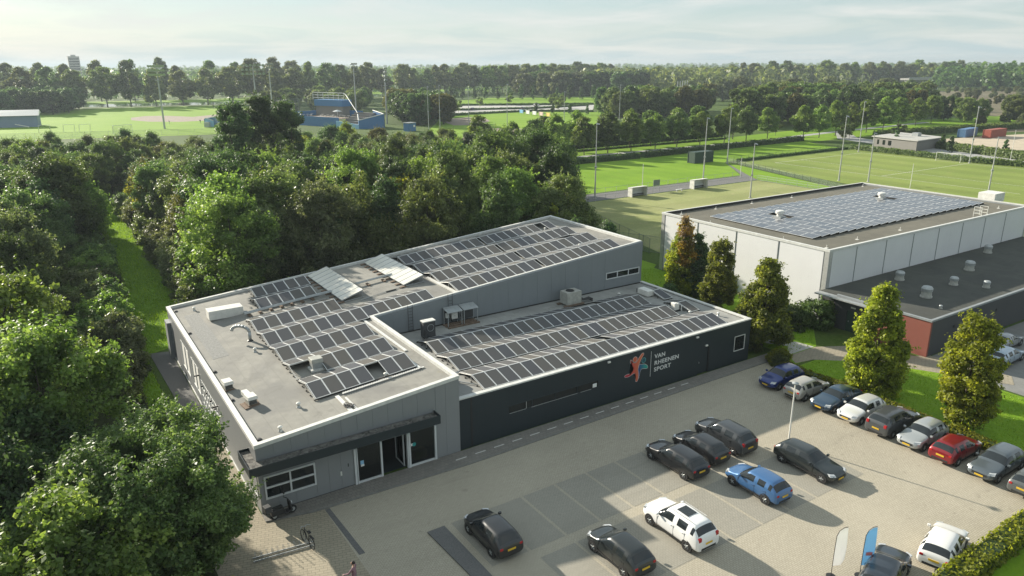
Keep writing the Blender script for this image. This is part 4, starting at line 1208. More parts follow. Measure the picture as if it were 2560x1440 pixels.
for i, (x, y, s) in enumerate(hall_hoods):
    o = thing('roof_cowl', 'pale cylindrical cowl on the dark annex roof, %s from the red wall' % nth(i + 1) if i else 'pale cylindrical cowl on the annex roof close under the white hall wall', 'cowl', (x, y, 3.46), 0, 'cowls on the annex roof', (s, s, s))
    MB().lathe((0, 0, 0), [(0.5, 0), (0.5, 0.12), (0.44, 0.14), (0.40, 0.55)], 14).build('base', M['beige_box'], o)
    MB().lathe((0, 0, 0.55), [(0.46, 0), (0.48, 0.25), (0.36, 0.42), (0.1, 0.46)], 14).build('cap', M['galv'], o, smooth=False)
# ================================================================ trees
def quads_mesh(name, P, Nn, S, rng, mat, aspect=0.62, clump=None):
    """P centres, Nn normals, S half sizes -> one mesh of small folded leaf sprays"""
    n = len(P)
    rnd = rng.normal(size=(n, 3))
    T = np.cross(Nn, rnd)
    T /= np.linalg.norm(T, axis=1, keepdims=True) + 1e-9
    Bv = np.cross(Nn, T)
    s = S[:, None]
    v = np.empty((n, 4, 3))
    v[:, 0] = P - T * s
    v[:, 1] = P - Bv * s * aspect + Nn * s * 0.18
    v[:, 2] = P + T * s * 1.05
    v[:, 3] = P + Bv * s * aspect + Nn * s * 0.18
    me = bpy.data.meshes.new(name)
    me.vertices.add(n * 4)
    me.vertices.foreach_set('co', v.astype(np.float32).ravel())
    me.loops.add(n * 4)
    me.loops.foreach_set('vertex_index', np.arange(n * 4, dtype=np.int32))
    me.polygons.add(n)
    me.polygons.foreach_set('loop_start', np.arange(0, n * 4, 4, dtype=np.int32))
    me.materials.append(mat)
    me.update(calc_edges=True)
    if clump is not None:
        at_ = me.attributes.new('clump', 'FLOAT', 'FACE')
        at_.data.foreach_set('value', clump.astype(np.float32))
    return me

def envelope(kind, t):
    if kind == 'round':
        return np.sqrt(np.clip(1 - (2 * t - 1) ** 2, 0, 1)) ** 0.85
    if kind == 'ovoid':
        return np.clip(np.sin(np.pi * np.clip(t, 0, 1) ** 0.72), 0, 1) ** 0.7
    if kind == 'flame':
        return np.clip(np.sin(np.pi * (0.10 + 0.90 * np.clip(t, 0, 1)) ** 0.62), 0, 1) ** 0.75
    if kind == 'cone':
        return np.clip(1.02 - t, 0, 1) ** 0.8
    if kind == 'poplar':
        return (np.clip(1 - (2 * t - 1.05) ** 2, 0, 1)) ** 0.6
    if kind == 'dome':
        return np.sqrt(np.clip(1 - t ** 2, 0, 1))
    return np.ones_like(t)

def crown(name, seed, H0, H1, Rr, kind, clumps, per, leaf, crad, mat, droop=0.0, spray=0.0, fill=0.5, lumpy=0.35):
    rng = np.random.default_rng(seed)
    t = rng.random(clumps * 3)
    ang = rng.random(clumps * 3) * 2 * np.pi
    # lobes: the outline swells and shrinks with direction
    lob = 1 + lumpy * (0.6 * np.sin(ang * 2 + seed) + 0.5 * np.sin(ang * 3 + t * 7 + seed * 1.7) + 0.5 * np.sin(t * 11 + ang + seed * .6)) / 1.6
    e = envelope(kind, t)
    keep = rng.random(clumps * 3) < (0.25 + 0.75 * e)
    t, ang, lob, e = t[keep][:clumps], ang[keep][:clumps], lob[keep][:clumps], e[keep][:clumps]
    rad = Rr * e * lob * (fill + (1 - fill) * rng.random(len(t)) ** 0.45)
    C = np.stack([rad * np.cos(ang), rad * np.sin(ang), H0 + (H1 - H0) * t], 1)
    cr_ = crad * (0.6 + 0.8 * rng.random(len(t)))
    P, Nn, S, K = [], [], [], []
    for c, r in zip(C, cr_):
        n = int(per * (r / crad) ** 2)
        d = rng.normal(size=(n, 3))
        d /= np.linalg.norm(d, axis=1, keepdims=True)
        rr_ = r * rng.random(n) ** 0.42
        p = c + d * rr_[:, None] * np.array([1.0, 1.0, 0.72])
        if droop:
            k_ = rng.random(n) ** 1.5
            p[:, 2] -= k_ * droop * (0.6 + 0.8 * rng.random())
            p[:, :2] += (c[:2] / (np.linalg.norm(c[:2]) + 0.1)) * (np.sqrt(k_) * droop * 0.12)[:, None]
        if spray:
            # a few shoots that stick out of the clump
            for _ in range(int(3 * spray)):
                sd_ = rng.normal(size=3); sd_[2] = abs(sd_[2]) * 0.9 + 0.2
                sd_ /= np.linalg.norm(sd_)
                m_ = max(4, n // 22)
                u = rng.random(m_)
                q = c + sd_ * (r * (0.7 + 0.9 * u))[:, None] + rng.normal(size=(m_, 3)) * leaf * 0.8
                p = np.concatenate([p, q]); d = np.concatenate([d, np.tile(sd_, (m_, 1))])
        nn = d * 0.55 + np.array([0, 0, 0.45]) + rng.normal(size=p.shape) * 0.55
        if droop:
            nn[:, 2] *= 0.3
        nn /= np.linalg.norm(nn, axis=1, keepdims=True)
        P.append(p); Nn.append(nn); S.append(leaf * (0.55 + 0.9 * rng.random(len(p))) * (0.8 + 0.5 * rng.random()))
        K.append(np.full(len(p), rng.random() - 0.5))
    me = quads_mesh(name, np.concatenate(P), np.concatenate(Nn), np.concatenate(S), rng, mat, 0.62, np.concatenate(K))
    return me, C

def trunk_mesh(name, seed, H, r0, C, mat, limbs=7, stems=1, lean=0.0):
    rng = np.random.default_rng(seed)
    mb = MB()
    for s_ in range(stems):
        a = rng.random() * 6.28
        off = 0.0 if stems == 1 else r0 * 2.2
        x, y, z = off * math.cos(a), off * math.sin(a), -0.1
        pts = [(x, y, z)]
        n = 7
        for i in range(1, n + 1):
            x += rng.normal() * 0.035 * H / n + (math.cos(a) * 0.05 * H / n if stems > 1 else lean * H / n)
            y += rng.normal() * 0.035 * H / n + (math.sin(a) * 0.05 * H / n if stems > 1 else 0)
            pts.append((x, y, H * i / n))
        for i in range(n):
            ra, rb = r0 * (1 - 0.88 * i / n) * (1.25 if i == 0 else 1), r0 * (1 - 0.88 * (i + 1) / n)
            mb.tube(pts[i], pts[i + 1], ra, rb, 8, caps=False)
        idx = rng.choice(len(C), min(limbs, len(C)), replace=False)
        for j in idx:
            c = C[j]
            zb = max(H * 0.22, c[2] - 0.35 * np.hypot(c[0], c[1]) - H * 0.12)
            k_ = min(n - 1, max(1, int(zb / H * n)))
            p = pts[k_]
            mid = ((p[0] + c[0]) / 2 + rng.normal() * 0.1, (p[1] + c[1]) / 2 + rng.normal() * 0.1, (p[2] + c[2]) / 2 + 0.25)
            rr_ = r0 * 0.36
            mb.tube(p, mid, rr_, rr_ * 0.6, 5, caps=False).tube(mid, tuple(c), rr_ * 0.6, rr_ * 0.15, 5, caps=False)
    return mb.mesh(name, mat, True)

PROTO = {}
def proto(key, seed, H, clear, Rr, kind, clumps, per, leaf, crad, r0, mat='mid', bark='bark', **kw):
    lim = kw.pop('limbs', 7); st = kw.pop('stems', 1)
    me, C = crown('crown', seed, clear, H - crad * 0.5, Rr, kind, clumps, per, leaf, crad, L[mat], **kw)
    tm = trunk_mesh('trunk', seed + 1, H * 0.86, r0, C, M[bark], lim, st)
    PROTO[key] = (me, tm, H)
# woodland trees in four shapes, drawn larger and smaller
proto('wood0', 11, 12.0, 1.8, 3.8, 'ovoid', 110, 270, 0.125, 0.95, 0.20, spray=1.4, lumpy=0.52, fill=0.42)
proto('wood1', 12, 12.5, 2.0, 3.5, 'round', 100, 270, 0.13, 0.95, 0.19, spray=1.7, lumpy=0.52, fill=0.42)
proto('wood2', 13, 11.5, 1.4, 4.2, 'round', 125, 260, 0.125, 0.95, 0.22, spray=1.2, lumpy=0.52, fill=0.42)
proto('wood3', 14, 13.0, 2.4, 3.2, 'flame', 100, 270, 0.12, 0.88, 0.18, spray=1.9, lumpy=0.52, fill=0.42)
proto('wood4', 15, 11.0, 1.0, 4.0, 'dome', 120, 260, 0.13, 0.98, 0.2, spray=1.4, lumpy=0.52, fill=0.42)
proto('tall', 16, 19.0, 7.5, 2.9, 'round', 70, 300, 0.15, 1.05, 0.24, stems=2, spray=1.2, lumpy=0.5)
proto('droop', 17, 13.8, 3.0, 3.0, 'flame', 60, 300, 0.15, 1.0, 0.2, droop=2.3)
proto('weep', 18, 12.5, 4.0, 4.2, 'dome', 64, 320, 0.15, 1.1, 0.25, droop=3.2)
proto('oak', 19, 10.5, 2.0, 5.7, 'round', 330, 420, 0.082, 0.78, 0.30, spray=2.0, limbs=20, fill=0.5, lumpy=0.5)
proto('nearbush', 20, 5.2, 0.4, 3.2, 'dome', 150, 380, 0.075, 0.68, 0.14, spray=1.4)
proto('column', 21, 8.6, 0.3, 1.8, 'flame', 150, 210, 0.105, 0.55, 0.13, spray=0.35, lumpy=0.10, fill=0.62)
proto('column_c', 35, 8.2, 0.2, 2.05, 'flame', 150, 200, 0.105, 0.6, 0.13, spray=0.5, lumpy=0.22, fill=0.6)
proto('column_d', 36, 9.0, 0.4, 1.55, 'ovoid', 130, 210, 0.10, 0.55, 0.13, spray=0.7, lumpy=0.2, fill=0.6)
proto('column_b', 22, 8.4, 0.3, 1.7, 'flame', 140, 210, 0.105, 0.55, 0.13, spray=0.4, lumpy=0.14, fill=0.62)
proto('shrub0', 23, 2.4, 0.05, 1.6, 'dome', 48, 190, 0.095, 0.52, 0.07, spray=1.0)
proto('shrub1', 24, 3.6, 0.05, 1.7, 'round', 54, 190, 0.10, 0.55, 0.08, spray=1.3)
proto('avenue0', 25, 11.6, 2.4, 3.5, 'ovoid', 90, 110, 0.22, 0.95, 0.14, lumpy=0.25)
proto('avenue1', 26, 11.2, 2.3, 3.3, 'ovoid', 86, 110, 0.22, 0.95, 0.14, lumpy=0.3)
proto('round0', 27, 14.0, 1.6, 5.4, 'round', 110, 90, 0.34, 1.35, 0.26, lumpy=0.35)
proto('round1', 28, 14.0, 1.8, 5.0, 'ovoid', 105, 90, 0.34, 1.35, 0.26, lumpy=0.35)
proto('poplar0', 29, 28.0, 6.0, 8.4, 'poplar', 120, 70, 0.55, 2.0, 0.42, bark='bark_pale', lumpy=0.4, limbs=12)
proto('poplar1', 30, 27.0, 5.0, 8.0, 'ovoid', 115, 70, 0.55, 2.0, 0.42, bark='bark_pale', lumpy=0.45, limbs=12)
proto('poplar2', 31, 26.0, 4.0, 6.8, 'flame', 105, 70, 0.55, 1.9, 0.40, bark='bark_pale', lumpy=0.4, limbs=12)
proto('farcol', 32, 9.0, 0.8, 1.5, 'flame', 26, 40, 0.36, 0.8, 0.12)
proto('sapling', 33, 5.0, 1.5, 1.5, 'round', 18, 40, 0.26, 0.6, 0.06, bark='bark_pale')
proto('puff', 34, 13.5, 1.0, 5.6, 'round', 60, 60, 0.55, 1.7, 0.25, lumpy=0.2)

def tree(key, x, y, label, cat='tree', s=1.0, rz=None, mat=None, group=None, name=None, sz=None, z=0.0):
    me, tm, H = PROTO[key]
    rz = random.random() * 6.28 if rz is None else rz
    o = thing(name or 'broadleaf_tree', label, cat, (x, y, z), rz, group, (s, s, sz or s))
    put('trunk', tm, o)
    put('crown', me, o, mat=L[mat] if mat else None)
    return o

def inside(p, poly):
    x, y = p
    c = False
    n = len(poly)
    for i in range(n):
        x0, y0 = poly[i]; x1, y1 = poly[(i + 1) % n]
        if (y0 > y) != (y1 > y) and x < (x1 - x0) * (y - y0) / (y1 - y0) + x0:
            c = not c
    return c
def scatter(poly, dist, rng, avoid=(), tries=4000):
    pts = []
    xs_ = [p[0] for p in poly]; ys_ = [p[1] for p in poly]
    for _ in range(tries):
        p = (rng.uniform(min(xs_), max(xs_)), rng.uniform(min(ys_), max(ys_)))
        if not inside(p, poly):
            continue
        if all((p[0] - q[0]) ** 2 + (p[1] - q[1]) ** 2 > dist * dist for q in pts) and all((p[0] - q[0]) ** 2 + (p[1] - q[1]) ** 2 > q[2] ** 2 for q in avoid):
            pts.append(p)
    return pts
rng = random.Random(21)
NAMES = {'dark': 'dark green', 'mid': 'green', 'fresh': 'fresh green', 'olive': 'olive green', 'silver': 'grey-green', 'gold': 'yellow-green', 'brown': 'brownish'}
def weighted(ws):
    r_ = rng.random() * sum(ws.values())
    for k_, v_ in ws.items():
        r_ -= v_
        if r_ <= 0:
            return k_
    return k_
# -- singled-out trees of the wood behind the sports centre
special = []
def star(key, x, y, label, s, mat, name, sz=None, rad=4.0):
    special.append((x, y, rad))
    tree(key, x, y, label, s=s, mat=mat, name=name, sz=sz)
star('tall', 24.6, 107.0, 'left of the three tallest trees, slender and dark, rising above the wood', 1.02, 'dark', 'tall_tree')
star('tall', 31.4, 114.5, 'middle of the three tallest trees standing above the wood', 1.06, 'dark', 'tall_tree')
star('tall', 37.6, 117.5, 'right of the three tallest trees standing above the wood', 0.99, 'dark', 'tall_tree')
star('droop', 24.6, 44.0, 'pale birch-like tree with drooping foliage behind the first white collectors', 1.0, 'olive', 'drooping_tree', rad=3.6)
star('weep', 41.0, 59.0, 'golden green weeping willow in the wood behind the grey building', 1.08, 'fresh', 'weeping_willow', rad=4.5)
star('wood3', 15.4, 55.0, 'bright yellow-green tree with feathery branches in the wood beside the grass path', 1.02, 'gold', 'feathery_tree', rad=3.6)
star('wood0', 9.6, 66.0, 'rust-tinged tree at the grass path side of the wood', 1.0, 'brown', 'broadleaf_tree', rad=3.6)
star('wood2', 52.5, 40.0, 'olive tree at the right end of the wood, by the far roof corner', 0.98, 'olive', 'broadleaf_tree', rad=4.2)
star('wood1', 19.5, 63.0, 'grey-green rounded tree in the middle of the wood', 1.0, 'silver', 'broadleaf_tree', rad=3.6)
star('wood0', 7.5, 92.0, 'yellow-tinted tree on the wood edge above the sunny end of the grass path', 0.9, 'gold', 'broadleaf_tree', rad=3.6)
special += [(23.4, 39.2, 4.4), (27.5, 38.5, 3.0), (39, 54, 3.4)]
mid_poly = [(8, 38), (43, 36.5), (58, 43), (70, 62), (75, 84), (84, 108), (90, 124), (82, 146), (62, 168), (9, 176), (8.5, 107), (7.5, 85), (7.5, 52)]
pts = [p for p in scatter(mid_poly, 5.6, rng, [(a, b, c) for a, b, c in special], 5000) if p[1] < 96 or rng.random() < 0.78]
for (x, y) in pts:
    depth = y
    c_ = weighted({'dark': 5, 'mid': 5, 'olive': 3.2, 'fresh': 3.0, 'brown': 0.5, 'silver': 1.2, 'gold': 0.5})
    key = 'wood%d' % rng.randrange(5)
    s = rng.uniform(0.78, 1.1) if y < 95 else rng.uniform(0.66, 0.86)
    if y < 46:
        s = rng.uniform(0.85, 1.1)
    elif x < 34 and y < 112:
        s = rng.uniform(0.9, 1.28)
    zmax = 15.8 if y < 80 else 12.6 if y < 112 else 10.4
    zs_ = min(s * rng.uniform(0.9, 1.3), zmax * rng.uniform(0.82, 1.0) / 12.2)
    s = min(s, zs_ * 0.98)
    dz = 'front' if y < 55 else 'middle' if y < 85 else 'rear'
    zx = 'beside the grass path' if x < 16 else 'behind the white collectors' if x < 30 else 'behind the high solar rows' if x < 45 else 'towards the bright lawn'
    tree(key, x, y, '%s tree in the wood\'s %s, %s' % (NAMES[c_], dz, zx), s=s, mat=c_, group='trees of the wood behind the sports centre', sz=zs_, name='woodland_tree')
left_poly = [(-42, -4), (-10, -4), (-9.5, 8), (-10, 18), (-10.5, 34), (-11.5, 45), (-11, 68), (-6.0, 76), (-3.4, 90), (-2.6, 122), (1, 129), (3, 131), (9, 132), (9, 176), (-42, 176)]
pts = scatter(left_poly, 5.4, rng, [(-6.4, -4.8, 6.5)])
for (x, y) in pts:
    if x < -17 - 0.03 * y:
        continue
    c_ = weighted({'dark': 4, 'mid': 5, 'olive': 3, 'fresh': 3, 'silver': 0.8})
    s = rng.uniform(0.74, 1.08) if y < 95 else rng.uniform(0.66, 0.85)
    zy = 'near the oak' if y < 14 else 'beside the grey building' if y < 32 else 'beside the sunny grass' if y < 64 else 'beside the shaded grass' if y < 100 else 'by the woodland footpath'
    tree('wood%d' % rng.randrange(5), x, y, '%s tree in the left wood, %s' % (NAMES[c_], zy), s=s, mat=c_, group='trees of the left wood', name='woodland_tree', sz=s * rng.uniform(0.92, 1.2))
for (x, y) in scatter([(-10.5, 30), (-5.8, 30), (-4.4, 66), (-5.0, 73), (-10.5, 66)], 2.3, rng, tries=900):
    tree('shrub%d' % rng.randrange(2), x, y, 'grey-green shrub in the low thicket left of the sunny grass', 'shrub', rng.uniform(0.85, 1.2), mat=weighted({'silver': 3, 'mid': 3, 'olive': 2}), group='shrubs of the low thicket', name='thicket_shrub')
# low growth along the wood edges
for i, (x, y) in enumerate([(5.4 + 0.25 * math.sin(j * 1.7), 38.5 + j * 2.6) for j in range(26)]):
    c_ = weighted({'silver': 4, 'mid': 2, 'olive': 2})
    s = rng.uniform(0.9, 1.45)
    tree('shrub%d' % (i % 2), x + rng.uniform(-.5, .7), y, '%s climbing shrub on the right edge of the grass path' % NAMES[c_], 'shrub', s, mat=c_, group='%s shrubs right of the grass path' % NAMES[c_], name='edge_shrub')
for i in range(28):
    y = 22 + i * 3.4
    x = -4.6 + (y - 22) * 0.022 + rng.uniform(-0.7, 0.5)
    c_ = weighted({'silver': 2, 'mid': 3, 'olive': 2, 'fresh': 1})
    tree('shrub%d' % (i % 2), x, y, '%s shrub on the left edge of the grass path' % NAMES[c_], 'shrub', rng.uniform(0.8, 1.3), mat=c_, group='%s shrubs left of the grass path' % NAMES[c_], name='edge_shrub')
for i in range(12):
    x = 9 + i * 3.0
    tree('shrub%d' % (i % 2), x, 33.6 + rng.uniform(-.4, .8), 'low green shrub close behind the grey building', 'shrub', rng.uniform(0.8, 1.3), mat='mid', group='low shrubs behind the grey building', name='edge_shrub')
# the foreground
tree('oak', -6.4, -4.8, 'large spreading oak with dense green foliage at the near left corner', s=0.9, rz=0.6, mat='mid', name='oak_tree')
tree('wood2', -9.8, -9.0, 'green broadleaf tree beyond the oak at the left picture edge', s=0.82, mat='fresh')
tree('nearbush', -6.6, -14.6, 'bright yellow-green young tree in the bottom left corner', s=1.15, rz=1.0, mat='gold', name='young_tree')
tree('nearbush', -3.6, -12.6, 'dark green bush below the oak at the bottom of the picture', 'shrub', s=0.8, rz=2.2, mat='mid', name='bush')
tree('wood4', -11.5, 3.5, 'dark green broadleaf tree just behind the large oak', s=0.86, mat='dark')
# -- columnar trees between the halls
ot = tree('column_b', 52.4, 17.2, 'columnar tree in autumn orange with a pale dry top, before the white hall', s=1.0, mat='gold', name='columnar_tree', group=None)
tm_, _c = crown('dry_top', 77, 4.2, 8.9, 1.45, 'cone', 60, 120, 0.10, 0.5, L['orange'], spray=0.8)
put('dry_top', tm_, ot, (-0.35, 0.1, 0.0))
tm_, _c = crown('bare_tip', 78, 6.4, 9.6, 0.7, 'cone', 34, 70, 0.085, 0.4, L['pale'], spray=1.0)
put('bare_tip', tm_, ot, (-0.3, 0.1, 0.0))
tree('column_b', 53.6, 16.0, 'dark green columnar tree close beside the orange one', s=0.88, mat='dark', name='columnar_tree')
tree('column_d', 50.6, 10.0, 'middle olive green columnar tree in front of the white hall', s=1.0, mat='hornbeam', name='columnar_tree')
tree('column_c', 47.2, 1.4, 'olive green columnar tree at the right corner of the dark block', s=1.08, mat='hornbeam', name='columnar_tree')
tree('column', 46.4, -10.3, 'yellow-green columnar tree behind the parked car row', s=1.10, mat='gold', name='columnar_tree')
tree('column_d', 45.9, -17.6, 'yellow-orange columnar tree behind the parked car row, at the right', s=1.06, mat='gold', name='columnar_tree')
tree('column_b', 46.8, 30.0, 'dark columnar tree at the far right corner of the grey building', s=0.9, mat='dark', name='columnar_tree')
tree('column', 47.2, 24.0, 'dark green columnar tree by the grey end wall, half hidden', s=0.96, mat='dark', name='columnar_tree')
tree('column_b', 49.0, 37.5, 'small yellow-green columnar tree beyond the grey building roof edge', s=0.92, mat='gold', name='columnar_tree')
tree('column', 48.4, 44.5, 'small olive columnar tree beyond the far roof corner', s=0.95, mat='hornbeam', name='columnar_tree')
for i, (x, y, s, c_) in enumerate(((54.6, 3.6, 1.0, 'mid'), (56.4, 2.0, 0.9, 'mid'), (49.6, 3.6, 0.6, 'mid'), (52.0, 6.0, 0.9, 'olive'), (45.4, -2.0, 0.6, 'gold'), (47.2, 14.5, 0.9, 'dark'), (44.9, -2.6, 0.5, 'olive'))):
    tree('shrub%d' % (i % 2), x, y, ('rounded green shrub below the white hall corner', 'dark shrub by the annex porch', 'low shrub at the corner of the dark block', 'olive shrub between two columnar trees', 'small yellow shrub behind the blue parked car', 'dark shrub between the grey end wall and the orange tree', 'olive clipped shrub at the end of the parked row')[i], 'shrub', s, mat=c_, name='shrub')

# -- avenue of clipped round trees along the path
front = [(98.7, 141), (103.5, 131.6), (110.5, 131.6), (118.2, 131.5), (128.8, 131.4), (137.8, 131.4), (147.2, 131.4), (157.4, 131.6), (166.8, 131.6), (177.6, 131.7), (189.4, 131.9), (200.6, 132), (212, 132.2)]
for i, (x, y) in enumerate(front):
    c_ = ('fresh', 'fresh', 'mid')[i % 3]
    tree('avenue%d' % (i % 2), x, y, 'avenue tree in the near row along the pale path, %s from the left' % nth(i + 1), s=rng.uniform(0.94, 1.1), mat=c_, group='avenue trees along the pale path', name='avenue_tree')
back = [(119.5, 138), (131, 138), (142.6, 138), (152.4, 138), (161.5, 138), (172.5, 138), (183.5, 138), (200.8, 138)]
for i, (x, y) in enumerate(back):
    tree('avenue%d' % (i % 2), x, y, 'avenue tree in the rear row along the pale path, %s from the left' % nth(i + 1), s=rng.uniform(0.98, 1.12), mat='fresh' if i % 2 else 'mid', group='avenue trees along the pale path', name='avenue_tree')
for i, (x, y) in enumerate([(218, 122), (230, 124), (241, 125), (250, 125), (262, 126), (274, 126.5), (289, 129), (307, 132), (323, 134)]):
    tree('avenue%d' % (i % 2), x, y, 'avenue tree in front of the dark clump, %s from the left' % nth(i + 1), s=rng.uniform(1.0, 1.15), mat='fresh', group='avenue trees before the right clump', name='avenue_tree')
for i, (x, y) in enumerate([(224, 138), (236, 116), (247, 104), (226, 112)]):
    tree('sapling', x, y, 'thin young tree on the lawn near the field corner, %s from the left' % nth(i + 1), s=1.1, mat='olive', group='young trees on the verge', name='young_tree')
# -- clumps beyond the fields
def clump(poly, dist, label, group, mats, keys, s0, s1, seed):
    rg = random.Random(seed)
    for (x, y) in scatter(poly, dist, rg, tries=700):
        tree(rg.choice(keys), x, y, label, s=rg.uniform(s0, s1), mat=rg.choice(mats), group=group, rz=rg.random() * 6, name='parkland_tree')
clump([(231, 236), (285, 232), (318, 258), (298, 268), (246, 262)], 8.2, 'dark tree in the rounded clump behind the avenue', 'trees of the middle clump', ['mid', 'olive', 'brown', 'dark'], ['round0', 'round1'], 0.9, 1.1, 4)
clump([(238, 172), (262, 158), (350, 150), (430, 196), (395, 232), (320, 222), (282, 190)], 10.5, 'dark tree in the large clump right of the running track', 'trees of the right clump', ['dark', 'mid', 'olive', 'brown', 'mid'], ['round0', 'round1'], 0.92, 1.2, 5)
clump([(132, 262), (148, 252), (164, 300), (176, 330), (160, 340), (146, 306)], 8.0, 'dark round tree in the clump behind the blue stand', 'trees behind the blue stand', ['dark', 'brown', 'dark'], ['round0', 'round1'], 0.85, 1.02, 6)
clump([(95, 380), (150, 360), (205, 470), (150, 470)], 13, 'olive tree between the ball field and the canal', 'trees by the canal', ['olive', 'mid'], ['round0', 'round1'], 0.7, 0.95, 7)
clump([(-60, 440), (14, 448), (24, 500), (-60, 512)], 8.5, 'dark evergreen in the mass beyond the left ball field', 'dark evergreens by the left ball field', ['dark'], ['round0', 'round1'], 0.9, 1.06, 8)
clump([(330, 470), (420, 430), (470, 480), (400, 540)], 15, 'blue-green bushy tree in the clump before the long poplar row', 'blue-green bushy trees', ['willow', 'dark'], ['puff', 'round0'], 1.2, 1.5, 9)
for i in range(8):
    x, y = 396 + i * 12.5, 348 - i * 12.5 - (i % 2) * 8
    tree('puff', x, y, 'pale grey-green willow in the row before the far wood, %s from the left' % nth(i + 1), s=1.05 + 0.1 * (i % 3), mat='willow', group='pale willows before the far wood', name='willow_tree')
clump([(352, 305), (420, 262), (520, 245), (600, 290), (470, 300)], 17, 'dark tree in the belt behind the running track', 'trees behind the running track', ['dark', 'olive', 'brown'], ['round0', 'round1'], 0.75, 1.0, 10)
clump([(330, 130), (380, 112), (392, 124), (345, 146)], 13, 'dark round tree by the road right of the large clump', 'round trees by the right road', ['dark', 'olive'], ['round0', 'round1'], 0.72, 0.85, 11)
clump([(300, 100), (330, 92), (430, 112), (760, 276), (690, 318), (450, 190)], 15, 'grey-brown scrub tree on the right waste ground', 'scrubby trees on the right waste ground', ['willow', 'brown', 'willow', 'silver'], ['puff', 'round1'], 0.26, 0.46, 12)
# -- poplars along the canal and behind
def along(line, step):
    out_ = []
    d = 0.0
    for (xa, ya), (xb, yb) in zip(line[:-1], line[1:]):
        ln_ = math.hypot(xb - xa, yb - ya)
        while d < ln_:
            out_.append((xa + (xb - xa) * d / ln_, ya + (yb - ya) * d / ln_))
            d += step
        d -= ln_
    return out_
for i, (x, y) in enumerate(along([(-22, 530), (22, 514), (112, 497), (170, 509), (258, 548)], 15.5)):
    tree('poplar%d' % rng.randrange(3), x + rng.uniform(-1.5, 1.5), y + rng.uniform(-1.5, 1.5), 'tall poplar on the near canal bank, %s from the left' % nth(i + 1), s=rng.uniform(0.85, 1.08), sz=rng.uniform(0.82, 1.1), mat=rng.choice(['poplar', 'poplar', 'olive', 'mid']), group='poplars on the near canal bank', name='poplar_tree')
for i, (x, y) in enumerate(along([(-30, 622), (60, 598), (130, 590), (200, 612)], 19)):
    tree('poplar%d' % rng.randrange(3), x + rng.uniform(-4, 4), y + rng.uniform(-6, 6), 'tall poplar on the far canal bank, %s from the left' % nth(i + 1), s=rng.uniform(0.9, 1.2), sz=rng.uniform(0.95, 1.22), mat=rng.choice(['poplar', 'olive', 'mid']), group='poplars on the far canal bank', name='poplar_tree')
for i, (x, y) in enumerate(along([(268, 552), (318, 556), (402, 566), (470, 590), (570, 640)], 10.5)):
    tree('poplar%d' % rng.randrange(3), x, y + rng.uniform(-4, 4), 'poplar in the long dense row right of the canal, %s from the left' % nth(i + 1), s=rng.uniform(0.78, 1.0), sz=rng.uniform(0.84, 1.0), mat=rng.choice(['poplar', 'poplar', 'fresh', 'mid']), group='poplars of the long dense row', name='poplar_tree')
for i, (x, y) in enumerate(along([(640, 520), (720, 500), (820, 470), (960, 430)], 11)):
    tree('poplar%d' % rng.randrange(3), x, y + rng.uniform(-6, 6), 'poplar in the pale row behind the willows, %s from the left' % nth(i + 1), s=rng.uniform(0.8, 1.05), sz=rng.uniform(0.88, 1.05), mat=rng.choice(['poplar', 'fresh', 'mid']), group='poplars behind the willows', name='poplar_tree')
for i, (x, y) in enumerate(along([(268, 470), (306, 436), (352, 398), (372, 372)], 9.0)):
    tree('farcol', x, y, 'dark columnar tree beside the far car park, %s from the left' % nth(i + 1), s=rng.uniform(0.95, 1.25), mat='dark', group='dark columnar trees by the far car park', name='columnar_tree')
for i, (x, y) in enumerate([(204, 350), (226, 356), (262, 330), (244, 300), (286, 352), (216, 386), (258, 372), (300, 372), (190, 318), (318, 352)]):
    tree('sapling', x, y, 'light green young tree in the far car park, %s of ten' % nth(i + 1), s=rng.uniform(1.1, 1.8), mat='fresh', group='young trees of the far car park', name='young_tree')
for i in range(8):
    tree('farcol', 226 + i * 4.5, 296 - i * 9.2, 'small dark columnar tree in the row beside the right ball field, %s from the back' % nth(i + 1), s=rng.uniform(0.55, 0.7), mat='dark', group='small columnar trees by the right ball field', name='columnar_tree')
for i, (x, y) in enumerate([(229, 80), (222, 74), (229, 62), (225, 50), (222, 40), (224, 92), (232, 98)]):
    tree('farcol', x, y, 'small dark conifer beside the road by the sand lot, %s' % ('first', 'second', 'third', 'fourth', 'fifth', 'sixth', 'seventh')[i] + ' of seven', s=rng.uniform(0.4, 0.6), mat='dark', group='small conifers by the sand lot', name='conifer')
# -- far-off woods that read as one mass
def forest(name, label, n, area, hmin, hmax, seed, mat, q=34, size=1.5):
    rg = np.random.default_rng(seed)
    P, Nn, S = [], [], []
    for _ in range(n):
        x, y = area(rg)
        h = hmin + (hmax - hmin) * rg.random()
        r = h * (0.26 + 0.12 * rg.random())
        d = rg.normal(size=(q, 3)); d /= np.linalg.norm(d, axis=1, keepdims=True)
        p = d * np.array([r, r, h * 0.46]) * (0.75 + 0.3 * rg.random((q, 1))) + np.array([x, y, h * 0.52])
        P.append(p); Nn.append((d + rg.normal(size=(q, 3)) * 0.35)); S.append(np.full(q, size * h / 16) * (0.7 + 0.6 * rg.random(q)))
    Nn = np.concatenate(Nn); Nn /= np.linalg.norm(Nn, axis=1, keepdims=True)
    me = quads_mesh(name, np.concatenate(P), Nn, np.concatenate(S), rg, mat, 0.8)
    o = put(name, me)
    o['kind'] = 'stuff'
    o['label'] = label
    o['category'] = 'forest'
    return o
CX, CY = -8.2, -40.4
def sector(d0, d1, a0, a1):
    def f(rg):
        d = d0 + (d1 - d0) * rg.random() ** 0.8
        a = R(a0 + (a1 - a0) * rg.random())
        return CX + d * math.cos(a), CY + d * math.sin(a)
    return f
